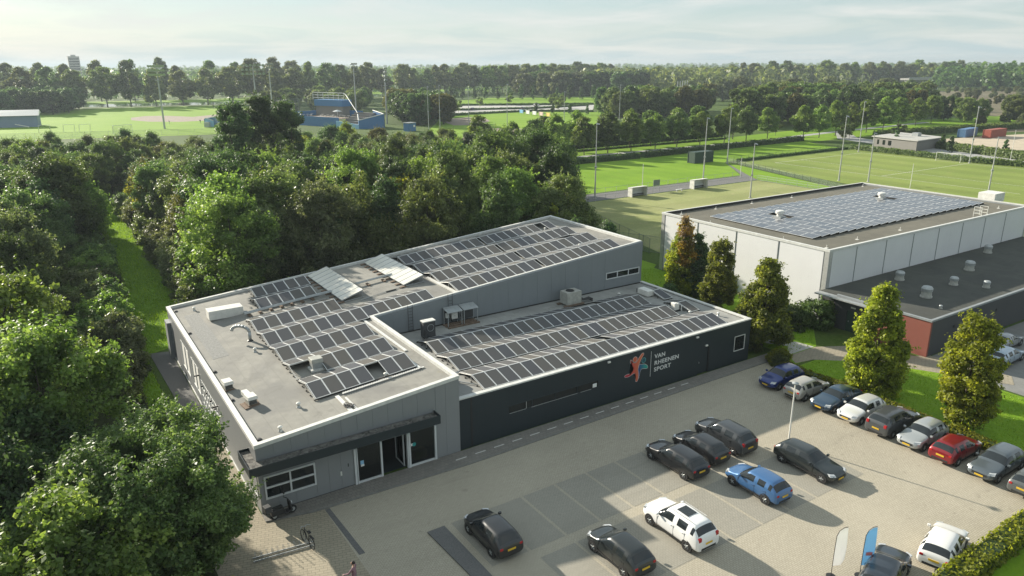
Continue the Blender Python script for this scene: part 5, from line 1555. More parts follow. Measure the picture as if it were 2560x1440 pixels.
forest('far_forest', 'hazy far-off wood along the left horizon', 900, sector(800, 1700, 60, 100), 13, 22, 1, L['mid'], 40, 2.0)
forest('far_forest', 'hazy far-off wood along the right horizon', 1100, sector(900, 1900, 14, 62), 11, 20, 2, L['mid'], 40, 2.0)
forest('far_forest', 'pale tree belt on the horizon', 1500, sector(1900, 4200, 10, 104), 13, 25, 3, L['mid'], 24, 3.4)
forest('far_forest', 'dense green wood behind the pale willows', 520, lambda rg: (470 + 560 * rg.random(), 545 - 0.16 * 560 * rg.random() + 190 * rg.random() - 40), 15, 23, 4, L['poplar'], 50, 1.7)
forest('far_forest', 'undergrowth and hedges along the far canal bank', 420, lambda rg: (-60 + 640 * rg.random(), 618 + 60 * rg.random() + 0.0), 3, 8, 5, L['dark'], 34, 1.9)
forest('far_forest', 'bushes between the far car park and the poplars', 240, lambda rg: (240 + 300 * rg.random(), 480 + 70 * rg.random()), 2.5, 7, 6, L['mid'], 34, 1.9)
forest('far_forest', 'dark tree mass beyond the right ponds', 160, lambda rg: (860 + 260 * rg.random(), 420 + 130 * rg.random()), 11, 17, 7, L['dark'], 44, 1.6)
forest('far_forest', 'round dark trees by the far bridge at the right', 70, lambda rg: (735 + 100 * rg.random(), 270 + 90 * rg.random()), 17, 26, 9, L['dark'], 60, 1.4)

# ================================================================ hedges
def hedge(label, line, width, h, mat, seed, dens=60, leaf=0.16, name='hedge'):
    rg = np.random.default_rng(seed)
    o = thing(name, label, 'hedge', (line[0][0], line[0][1], 0))
    P, Nn = [], []
    ox, oy = line[0]
    core = MB()
    for (xa, ya), (xb, yb) in zip(line[:-1], line[1:]):
        ln_ = math.hypot(xb - xa, yb - ya)
        d = np.array([(xb - xa) / ln_, (yb - ya) / ln_]); nrm = np.array([-d[1], d[0]])
        n = int(ln_ * dens)
        t = rg.random(n) * ln_
        side = rg.integers(0, 3, n)
        u = (rg.random(n) - 0.5) * width
        z = h * (0.9 + 0.12 * np.sin(t * 1.3 + seed) + 0.06 * rg.normal(size=n))
        u = np.where(side == 0, u, np.where(side == 1, -width / 2, width / 2) + rg.normal(size=n) * 0.06)
        z = np.where(side == 0, z, rg.random(n) * h * 0.95)
        q = np.stack([xa - ox + d[0] * t + nrm[0] * u, ya - oy + d[1] * t + nrm[1] * u, z], 1)
        P.append(q)
        m_ = np.where(side[:, None] == 0, np.array([0, 0, 1.0]), np.stack([nrm[0] * np.sign(u), nrm[1] * np.sign(u), np.full(n, 0.2)], 1))
        Nn.append(m_ + rg.normal(size=(n, 3)) * 0.5)
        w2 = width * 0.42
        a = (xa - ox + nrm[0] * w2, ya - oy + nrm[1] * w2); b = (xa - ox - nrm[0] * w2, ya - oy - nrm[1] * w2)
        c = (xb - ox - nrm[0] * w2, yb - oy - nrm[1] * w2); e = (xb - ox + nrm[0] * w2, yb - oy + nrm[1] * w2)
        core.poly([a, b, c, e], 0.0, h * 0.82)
    P = np.concatenate(P); Nn = np.concatenate(Nn); Nn /= np.linalg.norm(Nn, axis=1, keepdims=True)
    put('foliage', quads_mesh('foliage', P, Nn, leaf * (0.6 + 0.8 * rg.random(len(P))), rg, L[mat]), o)
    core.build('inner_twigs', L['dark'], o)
    return o
hedge('low yellow-green hedge behind the row of parked cars', [(44.6, -3.2), (44.6, -25.2)], 0.7, 0.75, 'gold', 1, 240, 0.10)
hedge('thick yellow-green hedge in the bottom right corner', [(20, -26.4), (44.4, -25.9)], 1.1, 1.2, 'gold', 2, 260, 0.11)
hedge('clipped dark hedge along the far side of the bright lawn, left piece', [(107, 117.3), (137, 117)], 2.0, 1.5, 'dark', 3, 70, 0.22)
hedge('clipped dark hedge along the far side of the bright lawn, right piece', [(139, 117.3), (216, 121)], 2.2, 1.6, 'dark', 4, 70, 0.22)
hedge('long dark hedge behind the avenue trees', [(112, 145.6), (138, 145.3), (205, 147)], 2.2, 2.0, 'dark', 5, 60, 0.24)
hedge('low green ground cover below the avenue trees', [(114, 139.4), (200, 140.6)], 1.2, 0.6, 'mid', 6, 50, 0.22)
hedge('dark hedge along the far side of the worn pitch', [(154, 95.8), (206, 97.2)], 1.0, 0.7, 'dark', 7, 40, 0.2)
hedge('scrubby hedge along the road behind the goal', [(206.6, 96), (203.6, 62), (207, 22)], 1.8, 1.5, 'olive', 8, 60, 0.25)
hedge('tall grassy scrub between the road and the sand lot', [(240, 104), (222, 56), (216, 30)], 4.0, 2.0, 'olive', 9, 110, 0.3)
hedge('scrub strip behind the containers', [(246, 112), (290, 108), (335, 100)], 3.0, 2.4, 'olive', 10, 90, 0.3)
hedge('hedge along the edge of the far car park', [(180, 308), (232, 311), (258, 286)], 1.2, 1.1, 'dark', 11, 26, 0.3)
hedge('hedge across the far car park', [(200, 346), (250, 330), (296, 338)], 1.2, 1.1, 'dark', 12, 26, 0.3)
hedge('rear hedge of the far car park', [(226, 389), (306, 345)], 1.4, 1.3, 'dark', 13, 26, 0.3)

# rough grass, too many blades to count
def grass(name, label, poly, n, h0, h1, seed, mat, wdt=0.03):
    rg = random.Random(seed)
    xs_ = [p[0] for p in poly]; ys_ = [p[1] for p in poly]
    P = []
    while len(P) < n:
        p = (rg.uniform(min(xs_), max(xs_)), rg.uniform(min(ys_), max(ys_)))
        if inside(p, poly):
            P.append(p)
    g = np.random.default_rng(seed)
    P = np.array(P)
    h = h0 + (h1 - h0) * g.random(n) ** 2
    a = g.random(n) * 6.283
    ln_ = np.stack([np.cos(a), np.sin(a)], 1)
    nz = np.stack([-np.sin(a), np.cos(a)], 1) * (wdt * (1 + h[:, None]))
    v = np.empty((n, 3, 3))
    v[:, 0, :2] = P - nz; v[:, 1, :2] = P + nz; v[:, 2, :2] = P + ln_ * (h * 0.5)[:, None]
    v[:, 0, 2] = 0.02; v[:, 1, 2] = 0.02; v[:, 2, 2] = h
    me = bpy.data.meshes.new(name)
    me.vertices.add(n * 3); me.vertices.foreach_set('co', v.astype(np.float32).ravel())
    me.loops.add(n * 3); me.loops.foreach_set('vertex_index', np.arange(n * 3, dtype=np.int32))
    me.polygons.add(n); me.polygons.foreach_set('loop_start', np.arange(0, n * 3, 3, dtype=np.int32))
    me.materials.append(mat); me.update(calc_edges=True)
    o = put(name, me)
    o['kind'] = 'stuff'; o['label'] = label; o['category'] = 'grass'
GM = leaf_mat('rough_grass_blades', (0.14, 0.24, 0.010), (0.22, 0.35, 0.014), (0.30, 0.42, 0.03), 0.5)
grass('rough_grass', 'uneven grass covering the path through the wood', [(-3.6, 17), (-2.2, 17), (-2.2, 32), (5.6, 35), (5.4, 50), (5.0, 85), (6.2, 106), (6.4, 122), (0.4, 124), (-0.8, 87), (-2.2, 53), (-4.2, 40)], 45000, 0.08, 0.34, 5, GM)
grass('rough_grass', 'grass of the verge behind the parked cars', [(44.8, -25), (55.8, -25), (55.6, -12.6), (52.4, -6.8), (49, -3.6), (44.8, -3.6)], 22000, 0.05, 0.14, 6, GM, 0.02)
grass('rough_grass', 'grass between the dark block and the white hall', [(47.6, -1.0), (51.8, -1.0), (58.4, 4), (58.4, 28), (48, 31)], 14000, 0.05, 0.2, 7, GM, 0.025)
# ================================================================ poles and masts
def light_pole(x, y, h, label, heads=1, face=0.0, box=True, group='floodlight poles round the pitches'):
    o = thing('floodlight_pole', label, 'light pole', (x, y, 0), face, group)
    MB().tube((0, 0, 0), (0, 0, h * 0.5), 0.16, 0.12, 10).tube((0, 0, h * 0.5), (0, 0, h), 0.12, 0.075, 10).build('pole', M['pole'], o)
    MB().lathe((0, 0, 0), [(0.3, 0), (0.3, 0.12), (0.18, 0.2)], 10).build('base', M['concrete'], o)
    if box:
        MB().box(-0.28, -0.2, h * 0.42, 0.28, 0.2, h * 0.42 + 0.35).build('switch_box', M['galv'], o)
    MB().box(-0.9 if heads > 1 else -0.35, -0.06, h - 0.12, 0.9 if heads > 1 else 0.35, 0.06, h - 0.02).build('cross_arm', M['galv'], o)
    for i in range(heads):
        xx = 0.0 if heads == 1 else -0.75 + 1.5 * i / (heads - 1)
        MB().hexa([(xx - 0.28, -0.55, h - 0.05), (xx + 0.28, -0.55, h - 0.05), (xx + 0.28, 0.05, h + 0.12), (xx - 0.28, 0.05, h + 0.12),
                   (xx - 0.22, -0.5, h + 0.12), (xx + 0.22, -0.5, h + 0.12), (xx + 0.22, 0.1, h + 0.26), (xx - 0.22, 0.1, h + 0.26)]).build('lamp_head', M['galv'], o)
    return o
PL = [(85.0, 72.7, 14.6, 'tall floodlight pole between the bright lawn and the pale turf, left', 1), (115.5, 72.5, 14.4, 'tall floodlight pole between the bright lawn and the pale turf, right', 1),
      (148.9, 94.9, 14.3, 'floodlight pole beside the dark green container', 1), (145.7, 59.4, 14.3, 'floodlight pole with twin lamps on the left side of the worn pitch', 2),
      (201.0, 90.0, 14.6, 'floodlight pole at the far left corner of the worn pitch', 2), (111.2, 55.9, 10.6, 'floodlight pole on the near side of the pale turf pitch', 1),
      (149.5, 54.6, 10.7, 'shorter pole behind the white hall at the worn pitch', 1), (153.8, 31.2, 11.4, 'leaning-looking pole behind the right end of the white hall', 1),
      (201.3, 58.2, 14.5, 'floodlight pole beside the far goal of the worn pitch', 2), (163.8, 228.1, 17.5, 'floodlight pole in front of the right ball field', 1),
      (130.3, 235.5, 17.0, 'left of two close poles beside the dark trees of the stand', 1), (136.8, 237.9, 17.4, 'right of two close poles beside the dark trees of the stand', 1),
      (159.2, 252.9, 15.3, 'slim pole at the back infield of the right ball field', 1), (239.9, 250.6, 12.5, 'lamp pole at the left of the middle clump, front one', 1),
      (229.3, 231.4, 16.0, 'lamp pole at the left of the middle clump, taller one', 1), (386.6, 278.4, 17.2, 'pole beside the red running track', 1),
      (333.3, 207.3, 17.1, 'twin-lamp pole above the right clump, left one', 2), (423.8, 249.6, 17.5, 'twin-lamp pole above the right clump, middle one', 2),
      (470, 262, 18.0, 'twin-lamp pole above the right clump, right one', 2), (180.9, 210.7, 14.6, 'slim pole at the front of the right ball field outfield', 1)]
for x, y, h, lb, hd in PL:
    light_pole(x, y, h, lb, hd, 0.6)
for x, y, h, lb in ((98.3, 73.4, 5.9, 'thin white rod between the two white dugouts'), (130.7, 75.0, 4.7, 'thin white rod near the far end of the pale turf'), (149.1, 44.7, 5.2, 'thin white rod in front of the worn pitch'), (212.7, 53.3, 8.5, 'thin pole by the road at the right')):
    o = thing('thin_pole', lb, 'pole', (x, y, 0))
    MB().tube((0, 0, 0), (0, 0, h), 0.07, 0.05, 8).build('pole', M['white_box'], o)
    MB().lathe((0, 0, 0), [(0.14, 0), (0.14, 0.08)], 8).build('base', M['concrete'], o)
def mast(x, y, h, rows, cols, wdt, label, face):
    o = thing('floodlight_mast', label, 'floodlight mast', (x, y, 0), face, 'ball field floodlight masts')
    MB().tube((0, 0, 0), (0, 0, h), 0.42, 0.2, 12).build('mast', M['pole'], o)
    for r in range(rows):
        z = h - 0.2 - r * 1.7
        MB().box(-wdt / 2, -0.1, z, wdt / 2, 0.1, z + 0.16).build('crossbar', M['galv'], o)
        for c in range(cols):
            xx = -wdt / 2 + wdt * (c + 0.5) / cols
            MB().lathe((0, 0, 0), [(0.2, 0), (0.5, 0.34), (0.58, 0.5)], 10).build('lamp', M['galv'], o, (xx, -0.1, z + 0.55), (R(115), 0, 0))
    MB().box(-1.2, -0.6, h - rows * 1.7 - 0.4, 1.2, 0.6, h - rows * 1.7 - 0.3).build('platform', M['galv'], o)
mast(41.3, 307.3, 25.4, 3, 7, 7.0, 'floodlight mast standing on the near edge of the left ball field', -0.5)
mast(75.9, 289.0, 25.6, 3, 6, 10.0, 'broad floodlight mast seen against the poplars, left of centre', -0.3)
mast(145, 352, 26.0, 2, 4, 4.0, 'slim floodlight mast behind the blue stand', 0.2)
mast(103.3, 364.6, 26.0, 2, 5, 4.5, 'small-headed floodlight mast right behind the broad one', 0.3)
mast(129.2, 274.8, 24.0, 4, 4, 4.6, 'floodlight mast beside the blue stand', 0.9)
o = thing('lamp_post', 'thin white lamp post standing in the car park lane', 'lamp post', (33.7, -11.9, 0))
MB().tube((0, 0, 0), (0, 0, 4.6), 0.06, 0.04, 10).build('post', M['white_box'], o)
MB().lathe((0, 0, 4.6), [(0.05, 0), (0.22, 0.06), (0.24, 0.12), (0.06, 0.2)], 12).build('lamp', M['galv'], o)

# ================================================================ fences, goals, dugouts
k = N('chain_link')
tcx = k.coord((1, 1, 1))
wv = []
sx = k.n('SeparateXYZ'); k.l(tcx, sx.inputs[0])
ad_ = k.n('Math', operation='ADD'); k.l(sx.outputs['X'], ad_.inputs[0]); k.l(sx.outputs['Y'], ad_.inputs[1])
for sgn in (1, -1):
    mu = k.n('Math', operation='MULTIPLY_ADD'); k.l(sx.outputs['Z'], mu.inputs[0]); mu.inputs[1].default_value = sgn; k.l(ad_.outputs[0], mu.inputs[2])
    fr_ = k.n('Math', operation='MULTIPLY'); k.l(mu.outputs[0], fr_.inputs[0]); fr_.inputs[1].default_value = 9.0
    f2 = k.n('Math', operation='FRACT'); k.l(fr_.outputs[0], f2.inputs[0])
    lt = k.n('Math', operation='LESS_THAN'); k.l(f2.outputs[0], lt.inputs[0]); lt.inputs[1].default_value = 0.10
    wv.append(lt.outputs[0])
mxx = k.n('Math', operation='MAXIMUM'); k.l(wv[0], mxx.inputs[0]); k.l(wv[1], mxx.inputs[1])
k.set((0.25, 0.30, 0.26), 0.5, 0.3)
k.l(mxx.outputs[0], k.b.inputs['Alpha'])
M['chain'] = k.mat
M['fence_green'] = plain('green_grey_fence_paint', (0.14, 0.18, 0.15), 0.5, 0.2)
def fence(label, line, h, step=3.0, mat=None, rails=2, mesh=True, name='chain_link_fence'):
    mat = mat or M['fence_green']
    o = thing(name, label, 'fence', (line[0][0], line[0][1], 0))
    ox, oy = line[0]
    pm = MB().tube((0, 0, 0), (0, 0, h + 0.05), 0.035, n=6).mesh('post', mat)
    for (xa, ya), (xb, yb) in zip(line[:-1], line[1:]):
        ln_ = math.hypot(xb - xa, yb - ya)
        n_ = max(1, int(ln_ / step))
        for i in range(n_ + 1):
            put('post', pm, o, (xa - ox + (xb - xa) * i / n_, ya - oy + (yb - ya) * i / n_, 0))
        for r in range(rails):
            z = h - r * (h - 0.1) / max(1, rails - 1) if rails > 1 else h
            MB().tube((xa - ox, ya - oy, z), (xb - ox, yb - oy, z), 0.022, n=6).build('rail', mat, o)
        if mesh:
            MB().add([(xa - ox, ya - oy, 0.05), (xb - ox, yb - oy, 0.05), (xb - ox, yb - oy, h - 0.03), (xa - ox, ya - oy, h - 0.03)], [(0, 1, 2, 3)]).build('mesh_panel', M['chain'], o)
    return o
fence('chain link fence behind the grey building, at the near side of the pale turf', [(56, 52), (66, 30), (68, 28.5)], 2.4, 3)
fence('chain link fence along the left end of the pale turf', [(77.6, 70.4), (69.6, 56.4), (63.4, 34)], 2.2, 3)
fence('waist-high fence between walkway and pale turf', [(78.4, 70.5), (131, 70.5)], 1.1, 2.5, M['galv'], 2, False, 'rail_fence')
fence('waist-high fence along the bright lawn walkway', [(79.6, 77.4), (133.8, 77.4)], 1.0, 3.0, M['galv'], 2, False, 'rail_fence')
fence('pale fence across the right end of the pale turf', [(131.2, 70.4), (131.2, 44)], 1.2, 2.5, M['galv'], 3, True)
fence('dark fence along the left side of the worn pitch', [(151.4, 97), (134.6, 48)], 1.1, 3.0, M['wall_black'], 3, True)
fence('fence along the strip of grass behind the worn pitch', [(151.5, 97.4), (206, 98.4)], 1.2, 3.0, M['wall_black'], 2, True)
fence('fence round the bright lawn beside the hedge gap', [(90, 115.4), (107, 116)], 1.8, 3.0, M['wall_black'], 2, True)
fence('fence along the near edge of the left ball field', [(-30, 296), (30, 280), (76, 264)], 2.0, 6.0, M['galv'], 2, True)
fence('tall back netting beside the blue stand', [(86, 318), (104, 350), (122, 352)], 9.0, 9.0, M['galv'], 2, True)
fence('fence at the corner of the right ball field', [(103, 149), (98, 160), (112, 186)], 1.6, 3.5, M['galv'], 2, True)
def dugout(x, y, rz, label, wdt=4.0):
    o = thing('dugout', label, 'dugout', (x, y, 0), rz, 'white team dugouts')
    MB().hexa([(-wdt / 2, 0.0, 2.0), (wdt / 2, 0.0, 2.0), (wdt / 2, 1.4, 1.85), (-wdt / 2, 1.4, 1.85), (-wdt / 2, 0.0, 2.07), (wdt / 2, 0.0, 2.07), (wdt / 2, 1.4, 1.92), (-wdt / 2, 1.4, 1.92)]).build('roof', M['white_box'], o)
    MB().box(-wdt / 2, 1.36, 0.05, wdt / 2, 1.4, 1.85).build('back_wall', M['frame_white'], o)
    for xx in (-wdt / 2, wdt / 2 - 0.05):
        MB().box(xx, 0.15, 0.05, xx + 0.05, 1.36, 1.85).build('side_wall', M['white_box'], o)
    MB().box(-wdt / 2 + 0.1, 0.85, 0.4, wdt / 2 - 0.1, 1.3, 0.48).build('bench', M['black'], o)
    for xx in (-wdt / 2, wdt / 2 - 0.06):
        MB().box(xx, 0.0, 0.0, xx + 0.06, 0.08, 2.0).build('post', M['galv'], o)
dugout(94.0, 69.4, 0.0, 'left white dugout at the edge of the pale turf')
dugout(111.6, 69.4, 0.0, 'right white dugout at the edge of the pale turf')
o = thing('score_board', 'small framed board on legs between the two dugouts', 'board', (101.6, 72.6, 0))
MB().box(-0.9, -0.03, 1.2, 0.9, 0.03, 2.4).build('board', M['fence_green'], o)
for xx in (-0.9, 0.9):
    MB().tube((xx, 0, 0), (xx, 0, 2.5), 0.04).build('leg', M['galv'], o)
o = thing('bench', 'low white bench by the rail between the dugouts', 'bench', (105.3, 69.6, 0))
MB().box(-0.9, -0.2, 0.42, 0.9, 0.2, 0.48).build('seat', M['white_box'], o)
for xx in (-0.75, 0.7):
    MB().box(xx, -0.18, 0, xx + 0.06, 0.18, 0.42).build('leg', M['galv'], o)
def goal(x, y, rz, wdt, h, label):
    o = thing('goal', label, 'goal', (x, y, 0), rz, 'goals')
    for xx in (-wdt / 2, wdt / 2):
        MB().tube((xx, 0, 0), (xx, 0, h), 0.07).build('post', M['white_box'], o)
        MB().tube((xx, 0, h), (xx, 1.0, h - 0.1), 0.03).tube((xx, 1.0, h - 0.1), (xx, 1.8, 0), 0.03).tube((xx, 0, 0.03), (xx, 1.8, 0.03), 0.03).build('stay', M['galv'], o)
    MB().tube((-wdt / 2, 0, h), (wdt / 2, 0, h), 0.07).build('crossbar', M['white_box'], o)
    nt_ = MB()
    nt_.add([(-wdt / 2, 1.0, h - 0.1), (wdt / 2, 1.0, h - 0.1), (wdt / 2, 1.8, 0.0), (-wdt / 2, 1.8, 0.0)], [(0, 1, 2, 3)])
    nt_.add([(-wdt / 2, 0, h), (wdt / 2, 0, h), (wdt / 2, 1.0, h - 0.1), (-wdt / 2, 1.0, h - 0.1)], [(0, 1, 2, 3)])
    nt_.build('net', M['chain'], o)
goal(199.7, 63.0, -math.pi / 2, 6.4, 2.3, 'white goal at the far end of the worn pitch')
goal(23.9, 292, 0.2, 7.0, 3.4, 'white goal cage at the near edge of the left ball field')
for i, x in enumerate((-2.0, 6.5, 12.0)):
    o = thing('batting_cage', 'thin white practice frame on the left ball field, %s from the left' % nth(i + 1), 'frame', (x, 316 - i * 2.5, 0), 0.1, 'practice frames on the left field')
    for xx in (-2, 2):
        MB().tube((xx, 0, 0), (xx, 0, 3.0), 0.06).build('post', M['white_box'], o)
    MB().tube((-2, 0, 3), (2, 0, 3), 0.06).build('crossbar', M['white_box'], o)
    MB().tube((2, 0, 3), (2, 2.6, 0), 0.04).tube((-2, 0, 3), (-2, 2.6, 0), 0.04).build('stay', M['galv'], o)

# ================================================================ containers and far buildings
def container(x, y, rz, l_, w_, h_, mat, label, group=None):
    o = thing('shipping_container', label, 'container', (x, y, 0), rz, group)
    MB().box(-l_ / 2, -w_ / 2, 0.1, l_ / 2, w_ / 2, h_).build('body', mat, o)
    n_ = int(l_ / 0.5)
    rm = MB().box(-0.10, -0.035, 0.2, 0.10, 0.0, h_ - 0.15).mesh('rib', mat)
    for i in range(n_):
        put('rib', rm, o, (-l_ / 2 + (i + 0.5) * l_ / n_, -w_ / 2, 0))
    for s_ in (-1, 1):
        d_ = MB().box(-0.02, -w_ / 2 + 0.05, 0.2, 0.03, -0.01, h_ - 0.1) if s_ < 0 else MB().box(-0.02, 0.01, 0.2, 0.03, w_ / 2 - 0.05, h_ - 0.1)
        dd = d_.build('door', mat, o, (l_ / 2, 0, 0))
        MB().tube((0.06, s_ * 0.35, 0.25), (0.06, s_ * 0.35, h_ - 0.2), 0.025).build('lock_bar', M['galv'], dd)
    for xx in (-l_ / 2, l_ / 2):
        for yy in (-w_ / 2, w_ / 2):
            MB().box(xx - 0.08, yy - 0.08, 0, xx + 0.08, yy + 0.08, h_ + 0.02).build('corner_post', mat, o)
container(144.2, 100.2, 0.0, 7.0, 2.5, 3.0, M['container_green'], 'dark green ribbed container on the bright lawn beside a floodlight pole')
container(277, 96.2, 0.15, 12.2, 2.5, 2.9, M['container_blue'], 'blue shipping container behind the sand lot')
container(282, 89.4, 0.05, 12.6, 2.5, 2.9, M['container_red'], 'rust red shipping container on the sand lot')
o = thing('club_building', 'low grey flat-roofed timber building by the road at the right', 'building', (0, 0, 0))
u = Vector((0.93, 0.36, 0)); v_ = Vector((-0.36, 0.93, 0))
def rect(ox, oy, l_, w_, h0, h1, mb=None):
    mb = mb or MB()
    p = Vector((ox, oy, 0))
    q = [p, p + u * l_, p + u * l_ + v_ * w_, p + v_ * w_]
    return mb.poly([(a.x, a.y) for a in q], h0, h1)
MB().poly([(216.6, 81.2), (219.8, 97.2), (238.6, 99.0), (234.2, 82.8)], 0.0, 3.0).build('wall', M['wood_grey'], o)
MB().poly([(216.2, 80.8), (219.4, 97.6), (239.0, 99.4), (234.6, 82.4)], 3.0, 3.25).build('roof', M['concrete'], o)
for i in range(3):
    MB().box(-0.05, -0.9, 0.9, 0.05, 0.9, 2.3).build('window', M['glass'], o, (218.55 + i * 0.46 - 0.10, 90.4 + i * 2.1, 0), (0, 0, 0.0))
MB().box(229, 88, 3.25, 231, 90, 4.3).build('chimney', M['galv'], o)
o = thing('storage_shed', 'long shed with pale grey roof and blue wall at the left edge', 'shed', (0, 0, 0))
MB().poly([(-34, 360), (-3.4, 352), (-2.0, 364), (-33, 374)], 0, 5.0).build('wall', wall_mat('faded_blue_paint', (0.20, 0.26, 0.38), 0.6), o)
MB().add([(-35, 359, 5.0), (-2.6, 351, 5.0), (-1.4, 365, 5.6), (-34, 375, 5.6), (-35, 367, 7.2), (-2.0, 358, 7.2)], [(0, 1, 5, 4), (4, 5, 2, 3), (1, 2, 5), (0, 4, 3), (0, 3, 2, 1)]).build('roof', M['trim'], o)
MB().tube((-12, 352, 1.5), (-7, 350.6, 0.3), 0.2).build('ramp_rail', M['white_box'], o)

# blue ball-field stand
S = thing('ball_field_stand', 'blue ball-field stand with press box, terrace and white handrails', 'grandstand', (94.0, 296.0, 0), math.atan2(-0.926, 0.378), None, (1.14, 1.14, 1.1))
MB().box(0, 0, 0, 24.6, 0.4, 3.7).build('front_wall', M['blue_paint'], S)
MB().box(0, 0.4, 0, 0.4, 13, 5.2).build('side_wall', M['blue_paint'], S)
MB().box(0.4, 0.4, 3.0, 24.6, 13, 3.3).build('terrace', M['dirt'], S)
MB().box(0.4, 12.6, 3.3, 24.6, 13, 5.6).build('rear_wall', M['blue_paint'], S)
MB().box(2, 8.5, 7.3, 18, 13.5, 9.8).build('press_box', M['blue_paint'], S)
MB().box(2.3, 8.9, 3.3, 17.6, 13.2, 7.3).build('press_box_base', M['wood_grey'], S)
for j in range(3):
    MB().tube((1.8, 8.3, 10.6 + j * 1.0), (19.5, 8.3, 10.6 + j * 1.0), 0.10).build('rail', M['white_box'], S)
for i in range(7):
    MB().tube((1.8 + i * 2.95, 8.3, 9.8), (1.8 + i * 2.95, 8.3, 12.6), 0.08).build('rail_post', M['white_box'], S)
MB().tube((19.5, 8.3, 12.6), (21, 8.0, 12.0), 0.14).tube((21, 8.0, 12.0), (33, 2.0, 5.8), 0.14).build('sloping_rail', M['white_box'], S)
for i in range(6):
    MB().box(25, 0.5 + i * 1.5, 0.0, 35, 2.0 + i * 1.5, 1.6 + i * 0.75).build('seating_step', M['wood_grey'], S)
MB().hexa([(25, -1.5, 0), (37, -1.5, 0), (37, -1.1, 0), (25, -1.1, 0), (25, -1.5, 2.6), (37, -1.5, 1.6), (37, -1.1, 1.6), (25, -1.1, 2.6)]).build('fascia', M['blue_light'], S)
for (xa, ya, xb, yb, za, zb) in ((37, -1.5, 41, 7.5, 3.2, 5.2), (41, 7.5, 33, 10, 5.2, 6.2), (37, -1.5, 31, 4, 3.2, 5.0)):
    MB().hexa([(xa, ya, 0), (xb, yb, 0), (xb, yb + 0.4, 0), (xa, ya + 0.4, 0), (xa, ya, za), (xb, yb, zb), (xb, yb + 0.4, zb), (xa, ya + 0.4, za)]).build('end_wall', M['blue_paint'], S)
    MB().tube((xa, ya, za + 0.1), (xb, yb, zb + 0.1), 0.16).build('coping', M['white_box'], S)
rr = random.Random(5)
for i in range(16):
    x, y = rr.uniform(1.5, 23), rr.uniform(1.5, 8)
    MB().box(x - 0.5, y - 0.4, 4.0, x + 0.5, y + 0.4, 4.08).tube((x, y, 3.3), (x, y, 4.0), 0.06).build('terrace_table', M['white_box'], S)
MB().lathe((20, 4, 3.3), [(0.06, 0), (0.06, 2.4), (1.8, 2.45), (0.05, 3.1)], 10).build('sun_shade', M['frame_white'], S)
o = thing('team_shelter', 'blue open team shelter half hidden by the tallest trees', 'shelter', (58, 308, 0), math.atan2(0.85, 0.52))
MB().box(0, 0, 0, 24, 0.4, 3.4).build('wall', M['blue_paint'], o)
MB().hexa([(0, -3.5, 0), (0.4, -3.5, 0), (0.4, 0, 0), (0, 0, 0), (0, -3.5, 2.6), (0.4, -3.5, 2.6), (0.4, 0, 3.8), (0, 0, 3.8)]).build('side_wall', M['blue_light'], o)
MB().tube((0, 0, 3.6), (24, 0, 3.5), 0.14).tube((0, -3.5, 2.7), (0, 0, 3.8), 0.14).build('coping', M['white_box'], o)
MB().box(-3, -2.5, 0, -1, -0.5, 2.2).build('cabinet', M['galv'], o)
o = thing('ticket_kiosk', 'small blue kiosk beside the dark trees of the stand', 'kiosk', (122, 236, 0), 0.3)
MB().box(-2.0, -1.5, 0, 2.0, 1.5, 3.2).build('wall', M['blue_paint'], o)
MB().box(-2.2, -1.7, 3.2, 2.2, 1.7, 3.4).build('roof', M['galv'], o)
MB().box(0.6, -1.56, 1.6, 1.5, -1.501, 2.4).build('notice', M['blind'], o)
cols_ = ['blue', 'white', 'white', 'pink', 'yellow']
bcol = {'blue': (0.10, 0.34, 0.62), 'white': (0.7, 0.7, 0.7), 'pink': (0.60, 0.42, 0.40), 'yellow': (0.62, 0.45, 0.08)}
for i, c_ in enumerate(cols_):
    t_ = i / 4
    o = thing('advert_board', '%s advertising board on the right ball field edge, %s from the left' % (c_, nth(i + 1)), 'board', (216.4 - 3.2 * t_, 296 - 29 * t_, 0), math.pi / 2 - 0.1, 'boards on the right ball field')
    MB().box(-2.2, -0.06, 0.5, 2.2, 0.06, 2.2).build('board', plain(c_ + '_board_print', bcol[c_], 0.6), o)
    for xx in (-1.8, 1.8):
        MB().box(xx - 0.06, 0.061, 0, xx + 0.06, 0.16, 2.0).build('leg', M['galv'], o)
# far things on the horizon
o = thing('tower_block', 'faint tower block on the left horizon', 'building', (62, 1180, 0))
MB().box(-7, -7, 0, 7, 7, 38).build('wall', M['concrete'], o)
for zz in range(10):
    MB().box(-6, -7.15, 4 + zz * 3.3, 6, -7.01, 5.6 + zz * 3.3).build('window_band', M['glass'], o)
MB().box(-3, -3, 38, 3, 3, 40).build('plant_room', M['concrete'], o)
o = thing('road_bridge', 'pale concrete road bridge at the far right', 'bridge', (890, 400, 0), -0.06)
MB().box(-115, -5, 7.4, 120, 5, 9.2).build('deck', M['concrete'], o)
for i in range(6):
    MB().box(-110 + i * 42, -3, 0, -107 + i * 42, 3, 7.4).build('pier', M['concrete'], o)
MB().box(-115, -5.2, 9.2, 120, -4.9, 10.1).build('railing', M['galv'], o)
o = thing('factory_shed', 'low red-roofed building beyond the right clump', 'building', (690, 338, 0), 0.3)
MB().box(-14, -8, 0, 14, 8, 4).build('wall', M['trim'], o)
MB().add([(-14.5, -8.5, 4), (14.5, -8.5, 4), (14.5, 8.5, 4), (-14.5, 8.5, 4), (-14.5, 0, 6.4), (14.5, 0, 6.4)], [(0, 1, 5, 4), (2, 3, 4, 5), (1, 2, 5), (0, 4, 3), (0, 3, 2, 1)]).build('roof', M['container_red'], o)
o = thing('steel_tribune', 'grey steel tribune and pylons in the trees before the far wood', 'tribune', (384, 334, 0), 0.5)
